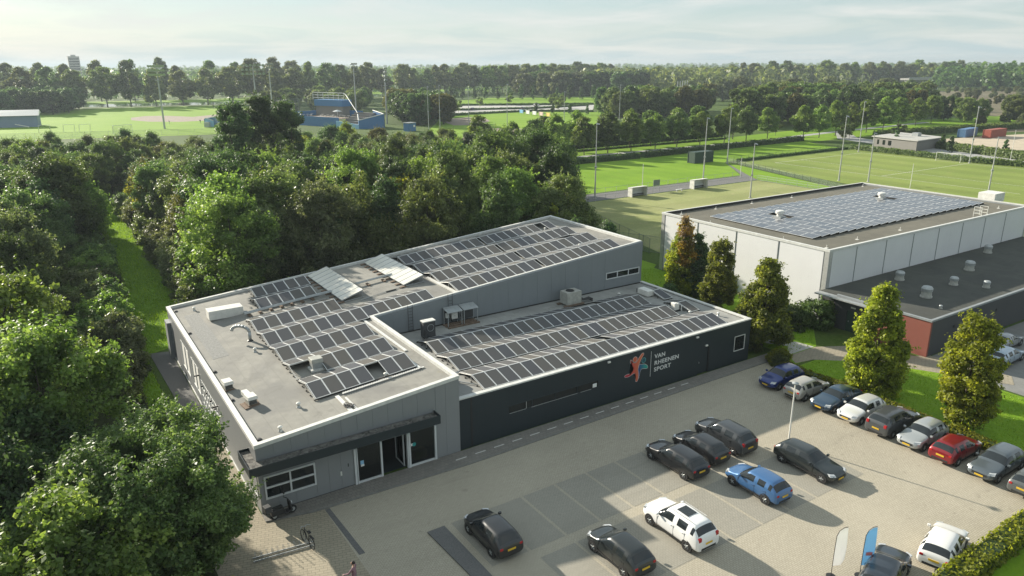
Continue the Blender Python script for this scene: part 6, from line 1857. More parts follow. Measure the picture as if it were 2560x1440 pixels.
for i in range(5):
    MB().box(-12, i * 1.2, 0, 12, i * 1.2 + 1.1, 1.2 + i * 0.9).build('step', M['concrete'], o)
for i in range(5):
    MB().tube((-12 + i * 6, 6.5, 0), (-12 + i * 6, 6.5, 14), 0.3).build('pylon', M['galv'], o)

# ================================================================ cars
k = N('car_glass'); k.set((0.02, 0.025, 0.028), 0.05, 0, 0.6); M['car_glass'] = k.mat
def car_shape(kind):
    """half sections; returns list of (x, [(y, z) * 7]) from nose to tail, and glass rules"""
    P = dict(
        hatch=dict(L=4.15, W=0.88, H=1.48, hood=0.90, ws0=0.95, ws1=0.20, r1=-1.55, rw=-1.98, tail=0.98),
        suv=dict(L=4.55, W=0.93, H=1.68, hood=1.04, ws0=0.98, ws1=0.28, r1=-1.80, rw=-2.16, tail=1.12),
        wagon=dict(L=4.65, W=0.90, H=1.47, hood=0.88, ws0=0.95, ws1=0.15, r1=-1.80, rw=-2.22, tail=0.98),
        sedan=dict(L=4.65, W=0.91, H=1.43, hood=0.87, ws0=0.92, ws1=0.10, r1=-1.05, rw=-1.72, tail=1.02))[kind]
    return P
def make_car_meshes(kind):
    P = car_shape(kind)
    L2, W, H_, hd, tl = P['L'] / 2, P['W'], P['H'], P['hood'], P['tail']
    zb = 0.24
    st = []
    def low(x, w, zs, crown_=0.03, zbot=zb):
        st.append((x, [(0, zbot), (w * 0.86, zbot), (w, zbot + 0.16), (w * 1.0, (zbot + zs) / 2), (w * 0.97, zs - 0.07), (w * 0.86, zs), (w * 0.45, zs + crown_), (0, zs + crown_ * 1.2)]))
    def cab(x, w, zs, zr, yr):
        st.append((x, [(0, zb), (w * 0.88, zb), (w, zb + 0.16), (w * 1.01, (zb + zs) / 2), (w * 0.985, zs), (yr, zr - 0.07), (yr * 0.72, zr), (0, zr + 0.02)]))
    low(L2, W * 0.62, hd - 0.34, 0.02, 0.34)
    low(L2 - 0.06, W * 0.82, hd - 0.20, 0.03, 0.26)
    low(L2 - 0.32, W * 0.96, hd - 0.08, 0.03)
    low(L2 - 0.75, W, hd - 0.02, 0.03)
    low(P['ws0'] + 0.06, W, hd + 0.05, 0.03)
    zs = hd + 0.06
    def roofline(x):
        return H_ - 0.05 * ((x - P['ws1'] + 0.6) / 1.6) ** 2
    low(P['ws0'], W, zs + 0.02, 0.04)
    cab(P['ws1'], W, zs + 0.03, H_ - 0.03, W * 0.70)
    xm = -0.42
    cab(P['ws1'] - 0.10, W, zs + 0.03, roofline(P['ws1'] - 0.1), W * 0.71)
    cab(xm + 0.04, W, zs + 0.05, roofline(xm), W * 0.73)
    cab(xm - 0.05, W, zs + 0.05, roofline(xm), W * 0.73)
    cab(P['r1'] + 0.35, W, zs + 0.07, roofline(P['r1'] + 0.35) - 0.01, W * 0.70)
    cab(P['r1'] + 0.18, W, zs + 0.08, roofline(P['r1'] + 0.1) - 0.02, W * 0.69)
    cab(P['r1'], W * 0.99, zs + 0.08, roofline(P['r1']) - 0.04, W * 0.66)
    if kind == 'sedan':
        low(P['rw'], W * 0.97, tl, 0.03)
        low(-L2 + 0.12, W * 0.93, tl - 0.03, 0.02)
    else:
        low(P['rw'], W * 0.96, tl, 0.05)
    low(-L2 + 0.03, W * 0.90, tl - 0.16, 0.02)
    low(-L2, W * 0.80, tl - 0.36, 0.02, 0.32)
    bm = bmesh.new()
    grid = []
    for x, sec in st:
        row = [bm.verts.new((x, y, z)) for y, z in sec] + [bm.verts.new((x, -y, z)) for y, z in sec[-2:0:-1]]
        grid.append(row)
    nst, npt = len(st), len(grid[0])
    xs_ = [s_[0] for s_ in st]
    i_ws0 = xs_.index(P['ws0']); i_ws1 = xs_.index(P['ws1']); i_r1 = xs_.index(P['r1']); i_rw = i_r1 + 1
    for i in range(nst - 1):
        for j in range(npt):
            f = bm.faces.new((grid[i][j], grid[i + 1][j], grid[i + 1][(j + 1) % npt], grid[i][(j + 1) % npt]))
            f.smooth = True
            jj = j if j < 7 else npt - 1 - j
            glass = 0
            if jj == 4 and i_ws1 <= i < i_r1 and not abs((xs_[i] + xs_[i + 1]) / 2 - (-0.425)) < 0.06 and i != i_r1 - 2 + 0:
                glass = 1
            if jj == 4 and i == i_ws0:
                glass = 1
            if jj in (5, 6) and i == i_ws0:
                glass = 2
            if jj in (5, 6) and i == i_r1:
                glass = 3
            if jj == 0 or jj == 1 and False:
                glass = 4
            f.material_index = glass
    for row, flip in ((grid[0], False), (grid[-1], True)):
        f = bm.faces.new(row if not flip else row[::-1])
        f.smooth = True
    bmesh.ops.recalc_face_normals(bm, faces=bm.faces[:])
    me = bpy.data.meshes.new('tmp_car')
    bm.to_mesh(me); bm.free()
    tmp = bpy.data.objects.new('tmp_car', me)
    COL.objects.link(tmp)
    md = tmp.modifiers.new('s', 'SUBSURF'); md.levels = 2; md.render_levels = 2
    dg = bpy.context.evaluated_depsgraph_get()
    ev = bpy.data.meshes.new_from_object(tmp.evaluated_get(dg))
    bpy.data.objects.remove(tmp)
    parts = {}
    for nm, idx in (('body', (0, 4)), ('side_window', (1,)), ('windscreen', (2,)), ('rear_window', (3,))):
        b2 = bmesh.new(); b2.from_mesh(ev)
        bmesh.ops.delete(b2, geom=[f for f in b2.faces if f.material_index not in idx], context='FACES')
        for f in b2.faces:
            f.material_index = 0
            f.smooth = True
        left_ = set(b2.faces) if nm == 'side_window' else set()
        isl = []
        while left_:
            todo = [left_.pop()]; grp = list(todo)
            while todo:
                f = todo.pop()
                for e in f.edges:
                    for g in e.link_faces:
                        if g in left_:
                            left_.remove(g); grp.append(g); todo.append(g)
            isl.append([[tuple(v.co) for v in f.verts] for f in grp])
        if isl:
            for k_, faces_ in enumerate(isl):
                q_ = MB()
                for f in faces_:
                    q_.add(f, [tuple(range(len(f)))])
                parts['side_window%d' % k_] = q_.mesh('side_window', M['car_glass'])
        else:
            m2 = bpy.data.meshes.new(nm); b2.to_mesh(m2)
            parts[nm] = m2
        b2.free()
    return parts, P
k = N('head_lamp'); k.set((0.55, 0.57, 0.58), 0.12, 0.2, 0.6); M['head_lamp'] = k.mat
k = N('tail_lamp'); k.set((0.38, 0.012, 0.015), 0.2, 0, 0.5); M['tail_lamp'] = k.mat
CARS = {kd_: make_car_meshes(kd_) for kd_ in ('hatch', 'suv', 'wagon', 'sedan')}
TYRE = MB().ring((0, 0, 0), 0.225, 0.095, 'y', 24, 8).mesh('tyre', M['rubber'], True)
RIM = MB()
RIM.tube((0, -0.06, 0), (0, 0.06, 0), 0.19, n=20)
for a_ in range(5):
    t_ = a_ * 2 * math.pi / 5
    RIM.tube((0, 0.068, 0), (0.17 * math.cos(t_), 0.066, 0.17 * math.sin(t_)), 0.035, 0.025, 5)
    RIM.tube((0, -0.068, 0), (0.17 * math.cos(t_), -0.066, 0.17 * math.sin(t_)), 0.035, 0.025, 5)
RIM = RIM.mesh('rim', M['galv'])
PAINTS = {}
def paint(color, metallic=0.0):
    key = (color, metallic)
    if key not in PAINTS:
        k = N('car_paint_%d' % len(PAINTS))
        k.set(color, 0.32, metallic, 0.5)
        k.b.inputs['Coat Weight'].default_value = 0.8
        k.b.inputs['Coat Roughness'].default_value = 0.06
        PAINTS[key] = k.mat
    return PAINTS[key]
def car(kind, x, y, rz, color, label, metallic=0.3, group='cars in the car park', sunroof=False):
    parts, P = CARS[kind]
    o = thing('parked_car', label, 'car', (x, y, 0.02), rz, group)
    pm = paint(color, metallic)
    for nm, me in parts.items():
        if not me.materials:
            me.materials.append(M['car_glass'])
        put('side_window' if nm.startswith('side') else nm, me, o, mat=pm if nm == 'body' else None)
    L2, W, H_ = P['L'] / 2, P['W'], P['H']
    for xx in (L2 - 0.82, -L2 + 0.80):
        for s_ in (-1, 1):
            MBa = MB().tube((xx, s_ * (W - 0.13), 0.33), (xx, s_ * (W + 0.004), 0.33), 0.375, n=24).build('wheel_arch', M['black'], o)
            wh = put('wheel', TYRE, o, (xx, s_ * (W - 0.075), 0.32))
            put('rim', RIM, wh)
    hz = P['hood'] - 0.22
    for s_ in (-1, 1):
        MB().hexa([(L2 - 0.30, s_ * W * 0.55, hz), (L2 - 0.02, s_ * W * 0.55, hz - 0.02), (L2 - 0.20, s_ * W * 0.945, hz), (L2 - 0.42, s_ * W * 0.90, hz),
                   (L2 - 0.34, s_ * W * 0.55, hz + 0.12), (L2 - 0.10, s_ * W * 0.58, hz + 0.10), (L2 - 0.30, s_ * W * 0.93, hz + 0.12), (L2 - 0.50, s_ * W * 0.88, hz + 0.13)]).build('headlight', M['head_lamp'], o)
        tz = P['tail'] - 0.24
        MB().box(-L2 + 0.015, min(s_ * W * 0.60, s_ * W * 0.83), tz, -L2 + 0.20, max(s_ * W * 0.60, s_ * W * 0.83), tz + (0.24 if kind == 'suv' else 0.14)).build('taillight', M['tail_lamp'], o, bevel=0.03)
        mr = MB().box(P['ws1'] + 0.42, min(s_ * (W - 0.02), s_ * (W + 0.17)), P['hood'] + 0.06, P['ws1'] + 0.56, max(s_ * (W - 0.02), s_ * (W + 0.17)), P['hood'] + 0.20).build('mirror', pm, o, bevel=0.03)
    MB().box(L2 - 0.01, -0.26, 0.40, L2 + 0.015, 0.26, 0.51).build('number_plate', M['yellow'], o)
    MB().box(-L2 - 0.015, -0.26, 0.62, -L2 + 0.02, 0.26, 0.73).build('number_plate', M['yellow'], o)
    MB().box(L2 - 0.10, -W * 0.5, 0.46, L2 + 0.004, W * 0.5, 0.60).build('grille', M['black'], o)
    MB().box(-L2 - 0.004, -W * 0.62, 0.30, -L2 + 0.10, W * 0.62, 0.46).build('rear_bumper', M['black'], o, bevel=0.03)
    for s_ in (-1, 1):
        y0, y1 = sorted((s_ * (W - 0.01), s_ * (W + 0.012)))
        MB().box(-L2 + 1.18, y0, 0.27, L2 - 1.2, y1, 0.37).build('sill', M['black'], o)
        for xx in (P['ws1'] - 0.45, -1.05):
            MB().box(xx - 0.10, y0, P['hood'] - 0.09, xx + 0.08, y1 + (0.012 if s_ > 0 else 0), P['hood'] - 0.055).build('door_handle', pm, o)
        for xx in (P['ws0'] - 0.12, -0.425, -1.28):
            MB().box(xx - 0.006, y0, 0.38, xx + 0.006, y1 - 0.004 if s_ > 0 else y1, P['hood'] - 0.02).build('door_gap', M['black'], o)
    if sunroof:
        MB().box(-0.95, -0.36, H_ + 0.012, -0.1, 0.36, H_ + 0.022).build('sunroof', M['car_glass'], o)
        for s_ in (-1, 1):
            MB().tube((-1.5, s_ * 0.56, H_ + 0.03), (0.15, s_ * 0.56, H_ + 0.03), 0.02).build('roof_rail', M['alu'], o)
    return o
UP, DN = math.pi / 2, -math.pi / 2
# right-hand row, nose or tail towards the lane (x about 39.7)
BLACK, DARKG = (0.012, 0.013, 0.015), (0.045, 0.05, 0.055)
row = [('hatch', -4.95, math.pi, (0.008, 0.028, 0.17), 'bright blue hatchback at the end of the row beside the dark block'),
       ('hatch', -7.45, 0.0, (0.42, 0.40, 0.36), 'beige silver hatchback parked tail out beside the blue one'),
       ('sedan', -9.95, math.pi, (0.03, 0.06, 0.10), 'dark steel blue car in the row before the first columnar tree'),
       ('hatch', -12.25, math.pi, (0.70, 0.70, 0.68), 'white hatchback in the row behind the hedge trees'),
       ('suv', -14.65, 0.0, (0.075, 0.08, 0.085), 'dark grey estate parked tail out in the right-hand row'),
       ('hatch', -16.95, math.pi, (0.36, 0.38, 0.385), 'silver hatchback left of the red car'),
       ('hatch', -19.25, 0.0, (0.22, 0.010, 0.015), 'red hatchback in the right-hand row'),
       ('wagon', -21.75, math.pi, (0.10, 0.12, 0.135), 'grey-blue car right of the red one'),
       ('hatch', -24.2, 0.0, (0.10, 0.11, 0.11), 'dark car with red tail lamps at the right picture edge')]
for kd_, y, rz, c_, lb in row:
    car(kd_, 39.75 + CARS[kd_][1]['L'] / 2, y, rz, c_, lb)
car('wagon', 24.9, -9.6, UP, BLACK, 'black estate in the first bay row, left of the three together', 0.1)
car('hatch', 27.4, -9.4, UP, BLACK, 'black hatchback between two dark cars in the first bay row', 0.1)
car('suv', 30.0, -9.3, UP, DARKG, 'dark grey car at the right end of the first bay row')
car('hatch', 27.0, -14.6, UP, (0.055, 0.15, 0.33), 'mid blue hatchback in the second bay row')
car('wagon', 32.0, -14.8, DN, (0.02, 0.026, 0.027), 'black estate standing alone at the right of the second bay row', 0.2)
car('suv', 19.7, -15.0, UP, (0.80, 0.80, 0.79), 'white off-road car with dark sunroof in the second bay row', 0.0, sunroof=True)
car('hatch', 10.3, -9.7, UP, BLACK, 'small black hatchback alone at the left end of the first bay row', 0.1)
car('hatch', 15.3, -14.9, UP, (0.02, 0.024, 0.024), 'black hatchback at the left end of the second bay row', 0.2)
car('hatch', 30.4, -24.4, 0.25, (0.74, 0.73, 0.70), 'white hatchback by the hedge in the bottom right corner', 0.0)
car('wagon', 25.6, -23.9, 0.3, (0.035, 0.045, 0.06), 'dark blue car behind the blue flag at the bottom edge')
car('wagon', 62.6, -13.0, 0.05, (0.36, 0.44, 0.52), 'pale blue car below the brick annex at the right edge')
car('sedan', 66.5, -11.2, 0.05, (0.30, 0.31, 0.32), 'grey car beside the dark annex wall at the right edge')
car('wagon', 213, 342, 0.5, BLACK, 'black car on the lane of the far car park', group='cars in the far car park')
car('suv', 268, 356, 0.3, (0.7, 0.7, 0.68), 'white van-like car in the far car park', 0.0, group='cars in the far car park')
car('hatch', 240, 330, 0.6, DARKG, 'dark car in the middle of the far car park', group='cars in the far car park')
for i in range(7):
    car('wagon', 66 + i * 17, 600 - i * 4.0 + 6, -0.2, [(0.7, 0.7, 0.7), BLACK, DARKG, (0.5, 0.5, 0.5), (0.02, 0.05, 0.2), (0.65, 0.65, 0.62), DARKG][i], 'car parked on the far canal bank, %s from the left' % nth(i + 1), group='cars on the far canal bank')

# ================================================================ small things near the entrance
def bicycle(x, y, rz, label, mat, lean=0.0):
    o = thing('bicycle', label, 'bicycle', (x, y, 0.02), rz)
    o.rotation_euler = (lean, 0, rz)
    for xx in (-0.52, 0.52):
        w_ = MB().ring((0, 0, 0), 0.33, 0.022, 'y', 24, 6).build('wheel', M['rubber'], o, (xx, 0, 0.35))
        sp_ = MB()
        for a_ in range(8):
            t_ = a_ * math.pi / 4
            sp_.tube((0, 0, 0), (0.32 * math.cos(t_), 0, 0.32 * math.sin(t_)), 0.004, n=4)
        sp_.build('spokes', M['galv'], w_)
    MB().tube((-0.52, 0, 0.35), (-0.08, 0, 0.30), 0.016).tube((-0.08, 0, 0.30), (-0.2, 0, 0.85), 0.018).tube((-0.08, 0, 0.30), (0.36, 0, 0.80), 0.02).tube((-0.18, 0, 0.78), (0.34, 0, 0.86), 0.018).tube((-0.52, 0, 0.35), (-0.18, 0, 0.78), 0.014).tube((0.52, 0, 0.35), (0.34, 0, 0.98), 0.018).build('frame', mat, o)
    MB().box(-0.34, -0.08, 0.90, -0.08, 0.08, 0.96).build('saddle', M['black'], o, bevel=0.02)
    MB().path([(0.20, -0.30, 1.05), (0.36, -0.18, 1.06), (0.34, 0, 1.0), (0.36, 0.18, 1.06), (0.20, 0.30, 1.05)], 0.015, 6).build('handlebar', M['galv'], o)
    MB().box(-0.75, -0.06, 0.74, -0.3, 0.06, 0.76).build('carrier', M['black'], o)
    MB().tube((-0.08, -0.12, 0.30), (-0.08, 0.12, 0.30), 0.015).build('pedal_axle', M['galv'], o)
    return o
rk = thing('bicycle_rack', 'long low metal bicycle rack on the brick yard', 'bicycle rack', (-1.6, -4.1, 0.02), -0.11)
for yy in (-0.16, 0.16):
    MB().box(0, yy - 0.03, 0.02, 3.3, yy + 0.03, 0.09).build('ground_rail', M['galv'], rk)
for i in range(11):
    x = 0.15 + i * 0.3
    hh = 0.62 if i % 2 else 0.42
    MB().path([(x - 0.03, -0.16, 0.08), (x - 0.03, -0.34, hh), (x + 0.03, -0.34, hh), (x + 0.03, -0.16, 0.08)], 0.010, 5).path([(x - 0.03, 0.16, 0.08), (x - 0.03, 0.3, 0.3), (x + 0.03, 0.3, 0.3), (x + 0.03, 0.16, 0.08)], 0.010, 5).build('wheel_loop', M['galv'], rk)
bicycle(1.35, -4.35, UP + 0.15, 'dark bicycle parked at the right end of the bicycle rack', M['black'], 0.06)
cb = thing('cargo_scooter', 'black scooter with carrier box parked below the corner window', 'scooter', (1.0, -0.95, 0.085), 0.18)
for xx in (-0.55, 0.62):
    w_ = MB().ring((0, 0, 0), 0.19, 0.06, 'y', 20, 6).build('wheel', M['rubber'], cb, (xx, 0, 0.25))
    MB().tube((0, -0.05, 0), (0, 0.05, 0), 0.13, n=14).build('rim', M['galv'], w_)
MB().hexa([(-0.75, -0.17, 0.32), (0.15, -0.17, 0.28), (0.15, 0.17, 0.28), (-0.75, 0.17, 0.32), (-0.8, -0.13, 0.68), (0.0, -0.15, 0.66), (0.0, 0.15, 0.66), (-0.8, 0.13, 0.68)]).box(0.0, -0.2, 0.24, 0.5, 0.2, 0.32).build('body', M['black'], cb, bevel=0.04)
MB().hexa([(0.42, -0.22, 0.28), (0.56, -0.2, 0.28), (0.56, 0.2, 0.28), (0.42, 0.22, 0.28), (0.34, -0.14, 0.95), (0.44, -0.12, 0.95), (0.44, 0.12, 0.95), (0.34, 0.14, 0.95)]).build('leg_shield', M['black'], cb, bevel=0.03)
MB().box(-0.7, -0.14, 0.69, -0.02, 0.14, 0.80).build('seat', M['rubber'], cb, bevel=0.04)
MB().path([(0.25, -0.34, 1.06), (0.36, -0.12, 1.04), (0.36, 0.12, 1.04), (0.25, 0.34, 1.06)], 0.022, 6).build('handlebar', M['black'], cb)
MB().box(-1.15, -0.22, 0.72, -0.76, 0.22, 1.12).build('carrier_box', M['wall_black'], cb, bevel=0.03)
MB().tube((0.52, 0, 0.75), (0.58, 0, 0.75), 0.09, n=14).build('headlight', M['head_lamp'], cb)
MB().path([(0.25, 0.3, 1.06), (0.3, 0.36, 1.3)], 0.01, 5).tube((0.3, 0.36, 1.25), (0.31, 0.37, 1.38), 0.06).build('mirror', M['black'], cb)
ch = thing('wooden_chest', 'yellowish wooden chest seen through the right entrance pane', 'chest', (10.9, 0.85, 0.05))
MB().box(-0.45, -0.3, 0, 0.45, 0.3, 0.5).build('body', plain('light_wood', (0.42, 0.33, 0.14), 0.6), ch, bevel=0.02)
MB().box(-0.47, -0.32, 0.5, 0.47, 0.32, 0.6).build('lid', plain('light_wood_lid', (0.46, 0.36, 0.16), 0.6), ch, bevel=0.02)
def flag(x, y, col, label, print_=None):
    o = thing('beach_flag', label, 'flag', (x, y, 0.02), -0.5, 'beach flags at the bottom edge', (0.9, 0.9, 0.86))
    MB().lathe((0, 0, 0), [(0.28, 0), (0.28, 0.06), (0.05, 0.1)], 12).build('foot', M['black'], o)
    pts_ = [(0, 0, 0.05), (0, 0, 2.0), (0.02, 0, 2.9), (0.15, 0, 3.25), (0.38, 0, 3.45), (0.62, 0, 3.5)]
    MB().path(pts_, 0.018, 6).build('pole', M['black'], o)
    prof = [(0.02, 0.75), (0.02, 2.0), (0.04, 2.9), (0.17, 3.22), (0.4, 3.42), (0.62, 3.46), (0.68, 2.9), (0.70, 2.0), (0.66, 1.2), (0.5, 0.8)]
    n_ = len(prof)
    MB().add([(a, 0.006 + 0.03 * math.sin(b * 3), b) for a, b in prof] + [(a, -0.006 + 0.03 * math.sin(b * 3), b) for a, b in prof],
             [tuple(range(n_)), tuple(range(2 * n_ - 1, n_ - 1, -1))] + [(i, n_ + i, n_ + (i + 1) % n_, (i + 1) % n_) for i in range(n_)]).build('cloth', col, o)
    if print_:
        for s_ in (-1, 1):
            MB().box(0.16, s_ * 0.05 - 0.003, 1.5, 0.54, s_ * 0.05 + 0.003, 1.72).build('print', print_, o)
def cloth_mat(name, c):
    k = N(name)
    k.set(c, 0.8, 0, 0.2)
    tr = k.n('BsdfTranslucent'); tr.inputs['Color'].default_value = (*c, 1)
    ms = k.n('MixShader'); ms.inputs[0].default_value = 0.5
    k.l(k.b.outputs[0], ms.inputs[1]); k.l(tr.outputs[0], ms.inputs[2]); k.l(ms.outputs[0], k.o.inputs['Surface'])
    return k.mat
flag(23.6, -22.2, cloth_mat('white_flag_cloth', (0.85, 0.85, 0.84)), 'white feather flag at the bottom edge')
flag(24.9, -23.0, cloth_mat('blue_flag_cloth', (0.36, 0.60, 0.80)), 'light blue feather flag with red print at the bottom edge', plain('red_flag_print', (0.6, 0.2, 0.2), 0.6))

# ================================================================ people
def person(x, y, rz, label, top, legs, hair, pose='stand', simple=False, z=0.02):
    o = thing('person', label, 'person', (x, y, z), rz, 'players on the left ball field' if simple else None)
    sw = {'stand': 0.05, 'walk': 0.26, 'bend': 0.05}[pose]
    fb = 0.45 if pose == 'bend' else 0.0
    J = {'pelvis': (0, 0, 0.94), 'belly': (0.06 * fb, 0, 1.12), 'chest': (0.45 * fb, 0, 1.36), 'neck': (0.62 * fb, 0, 1.50), 'head0': (0.68 * fb, 0, 1.56),
         'hipL': (0, 0.10, 0.90), 'kneeL': (sw * 0.7, 0.11, 0.50), 'ankL': (sw * 0.4, 0.11, 0.09), 'toeL': (sw * 0.4 + 0.17, 0.12, 0.04),
         'hipR': (0, -0.10, 0.90), 'kneeR': (-sw * 0.2, -0.11, 0.50), 'ankR': (-sw, -0.11, 0.10), 'toeR': (-sw + 0.16, -0.12, 0.04),
         'shL': (0.45 * fb, 0.19, 1.42), 'elL': (0.2 + 0.3 * fb, 0.25, 1.16), 'wrL': (0.44 + 0.2 * fb, 0.20, 1.06),
         'shR': (0.45 * fb, -0.19, 1.42), 'elR': (0.05 + 0.3 * fb, -0.27, 1.14), 'wrR': (0.26 + 0.2 * fb, -0.24, 0.96)}
    Rd = {'pelvis': 0.15, 'belly': 0.13, 'chest': 0.15, 'neck': 0.06, 'head0': 0.055, 'hipL': 0.10, 'hipR': 0.10, 'kneeL': 0.062, 'kneeR': 0.062, 'ankL': 0.042, 'ankR': 0.042, 'toeL': 0.036, 'toeR': 0.036,
          'shL': 0.065, 'shR': 0.065, 'elL': 0.045, 'elR': 0.045, 'wrL': 0.032, 'wrR': 0.032}
    ed = [('pelvis', 'belly'), ('belly', 'chest'), ('chest', 'neck'), ('neck', 'head0'), ('pelvis', 'hipL'), ('hipL', 'kneeL'), ('kneeL', 'ankL'), ('ankL', 'toeL'), ('pelvis', 'hipR'), ('hipR', 'kneeR'), ('kneeR', 'ankR'), ('ankR', 'toeR'),
          ('chest', 'shL'), ('shL', 'elL'), ('elL', 'wrL'), ('chest', 'shR'), ('shR', 'elR'), ('elR', 'wrR')]
    names = list(J)
    vs_ = [J[n_] for n_ in names]
    rad = [Rd[n_] for n_ in names]
    es = [(names.index(a), names.index(b)) for a, b in ed]
    if not simple:
        for s_, wn, en in ((1, 'wrL', 'elL'), (-1, 'wrR', 'elR')):
            wv_ = Vector(J[wn]); d_ = (wv_ - Vector(J[en])).normalized()
            sd_ = Vector((0, 0, 1)).cross(d_).normalized() * s_
            b0 = len(vs_)
            vs_.append(tuple(wv_ + d_ * 0.05)); rad.append(0.03); es.append((names.index(wn), b0))
            for q_, (off_, ln_) in enumerate(((-0.032, 0.075), (-0.011, 0.088), (0.011, 0.082), (0.032, 0.065))):
                p1 = wv_ + d_ * 0.085 + sd_ * off_
                p2 = p1 + d_ * ln_ * 0.55 + Vector((0, 0, -0.012)); p3 = p2 + d_ * ln_ * 0.35 + Vector((0, 0, -0.03))
                i0 = len(vs_)
                vs_ += [tuple(p1), tuple(p2), tuple(p3)]; rad += [0.010, 0.009, 0.008]
                es += [(b0, i0), (i0, i0 + 1), (i0 + 1, i0 + 2)]
            t1 = wv_ + d_ * 0.055 - sd_ * 0.05 * 1.0; i0 = len(vs_)
            vs_ += [tuple(t1), tuple(t1 + d_ * 0.045 - sd_ * 0.012)]; rad += [0.011, 0.009]
            es += [(b0, i0), (i0, i0 + 1)]
    me = bpy.data.meshes.new('body')
    me.from_pydata(vs_, es, [])
    tmp = bpy.data.objects.new('tmp_body', me); COL.objects.link(tmp)
    sk = tmp.modifiers.new('skin', 'SKIN'); sk.use_smooth_shade = True
    for i, r_ in enumerate(rad):
        me.skin_vertices[0].data[i].radius = (r_, r_ * (0.8 if i in (0, 1, 2) else 1))
    me.skin_vertices[0].data[0].use_root = True
    ss = tmp.modifiers.new('sub', 'SUBSURF'); ss.levels = 1 if simple else 2; ss.render_levels = ss.levels
    dg = bpy.context.evaluated_depsgraph_get()
    ev = bpy.data.meshes.new_from_object(tmp.evaluated_get(dg))
    bpy.data.objects.remove(tmp)
    ev.name = 'body'
    ev.materials.clear()
    for mm in (M['skin'], top, legs, M['black']):
        ev.materials.append(mm)
    for p in ev.polygons:
        c = p.center
        arm = abs(c.y) > 0.17 and c.z > 0.8
        p.material_index = 3 if c.z < 0.09 else 2 if c.z < 0.98 and not (arm and c.z > 0.84) else 0 if (c.z > 1.49 - 0.0 or (arm and c.z < 1.07)) else 1
    put('body', ev, o)
    hx, hz = 0.70 * fb + 0.02, 1.66
    hb = bmesh.new()
    bmesh.ops.create_uvsphere(hb, u_segments=20, v_segments=14, radius=1.0)
    for v in hb.verts:
        x_, y_, z_ = v.co
        w_ = 1.0 - 0.16 * max(0, -z_)
        v.co = Vector((x_ * 0.098 * w_ + (0.012 if z_ < -0.2 and x_ > 0 else 0), y_ * 0.077 * w_, z_ * 0.118))
        if x_ > 0.9 and abs(z_) < 0.25:
            v.co.x += 0.016
    hm = bpy.data.meshes.new('head'); hb.to_mesh(hm); hb.free()
    hm.materials.append(M['skin'])
    for p in hm.polygons:
        p.use_smooth = True
    hd_ = put('head', hm, o, (hx, 0, hz))
    for s_ in (-1, 1):
        MB().lathe((0, 0, 0), [(0.012, 0), (0.012, 0.006)], 8).build('eye', M['black'], hd_, (0.088, s_ * 0.032, 0.01), (0, R(90), 0))
        MB().lathe((0, 0, -0.03), [(0.012, 0), (0.02, 0.03), (0.012, 0.06)], 8).build('ear', M['skin'], hd_, (0.0, s_ * 0.078, 0.0))
    MB().hexa([(0.09, -0.012, -0.03), (0.125, -0.012, -0.03), (0.125, 0.012, -0.03), (0.09, 0.012, -0.03), (0.09, -0.006, 0.02), (0.1, -0.006, 0.02), (0.1, 0.006, 0.02), (0.09, 0.006, 0.02)]).build('nose', M['skin'], hd_)
    MB().box(0.085, -0.024, -0.062, 0.099, 0.024, -0.054).build('mouth', M['lips'], hd_)
    hb = bmesh.new()
    bmesh.ops.create_uvsphere(hb, u_segments=20, v_segments=14, radius=1.0)
    bmesh.ops.delete(hb, geom=[v for v in hb.verts if v.co.z < -0.35 or (v.co.x > 0.45 and v.co.z < 0.45)], context='VERTS')
    for v in hb.verts:
        v.co = Vector((v.co.x * 0.112 - 0.008, v.co.y * 0.092, v.co.z * 0.130 + 0.004))
    hm = bpy.data.meshes.new('hair'); hb.to_mesh(hm); hb.free()
    hm.materials.append(hair)
    put('hair', hm, hd_)
    return o
M['skin'] = plain('skin', (0.48, 0.29, 0.21), 0.55, 0, 0.06, 8)
M['lips'] = plain('lips', (0.35, 0.12, 0.10), 0.5)
navy, greyc, whitec = plain('navy_cloth', (0.03, 0.035, 0.07), 0.9), plain('grey_cloth', (0.20, 0.19, 0.21), 0.9), plain('white_cloth', (0.6, 0.6, 0.6), 0.9)
pinkc = plain('mauve_jacket', (0.24, 0.14, 0.17), 0.9)
dhair = plain('dark_hair', (0.018, 0.013, 0.011), 0.7)
person(2.2, -9.4, 2.4, 'person with dark hair and mauve jacket walking at the bottom edge', pinkc, greyc, dhair, 'walk')
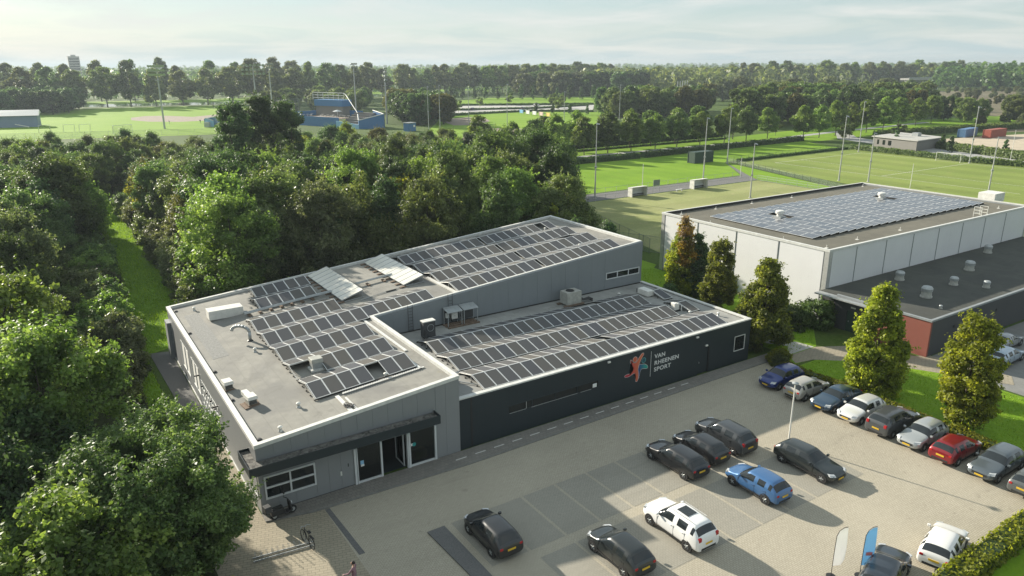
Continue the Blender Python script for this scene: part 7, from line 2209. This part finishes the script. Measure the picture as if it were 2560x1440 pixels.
pp = [(47.5, 335, 'walk', navy, whitec, 'player in dark top near the floodlight mast foot'), (60.2, 331, 'stand', navy, greyc, 'player standing left of the huddle'), (64.2, 329, 'stand', whitec, whitec, 'player in white at the left of the huddle'), (65.3, 330, 'walk', whitec, navy, 'player in white top and dark trousers in the huddle'),
      (66.2, 328.5, 'stand', greyc, whitec, 'player in grey at the right of the huddle'), (70.5, 331, 'stand', navy, whitec, 'player in dark top right of the huddle'), (92, 455, 'walk', navy, greyc, 'dark player far out at the left of the outfield'), (101, 450, 'stand', whitec, greyc, 'white-topped player far out in the outfield'), (104, 452, 'bend', greyc, whitec, 'stooping player far out in the outfield'), (112, 448, 'walk', navy, navy, 'dark player at the right of the outfield'), (120, 446, 'stand', navy, greyc, 'rightmost player in the far outfield')]
for i, (x, y, ps, tp, lg, lb) in enumerate(pp):
    person(x, y, i * 1.3, lb, tp, lg, dhair, ps, True)

# ================================================================ haze: the air between the camera and the far woods
hz = bpy.data.meshes.new('haze')
hb = MB().box(-5900, -5900, -1.0, 5900, 5900, 44.0)
o = hb.build('haze', [])
o['kind'] = 'stuff'
hm = bpy.data.materials.new('haze_air')
hm.use_nodes = True
ht = hm.node_tree
ht.nodes.clear()
ho = ht.nodes.new('ShaderNodeOutputMaterial')
hv = ht.nodes.new('ShaderNodeVolumePrincipled')
hv.inputs['Color'].default_value = (0.52, 0.60, 0.66, 1)
hv.inputs['Density'].default_value = 0.00022
hv.inputs['Anisotropy'].default_value = 0.2
ht.links.new(hv.outputs[0], ho.inputs['Volume'])
o.data.materials.append(hm)

# ================================================================ look-alikes get their place in the row as part of their label
same = {}
for o in list(sc.objects):
    if o.parent is None and 'label' in o.keys() and 'kind' not in o.keys():
        same.setdefault(o['label'], []).append(o)
def across(o):
    d = Vector(o.location) - Vector((-8.16, -40.38, 26.0))
    return d.dot(_r2) / max(1e-3, d.dot(_f))
for lb, os_ in same.items():
    if len(os_) > 1 and len(lb.split()) <= 12 and len(os_) <= 99:
        os_.sort(key=across)
        for i, o in enumerate(os_):
            o['label'] = lb + ', ' + (('leftmost' if i == 0 else nth(i + 1) + ' from left'))
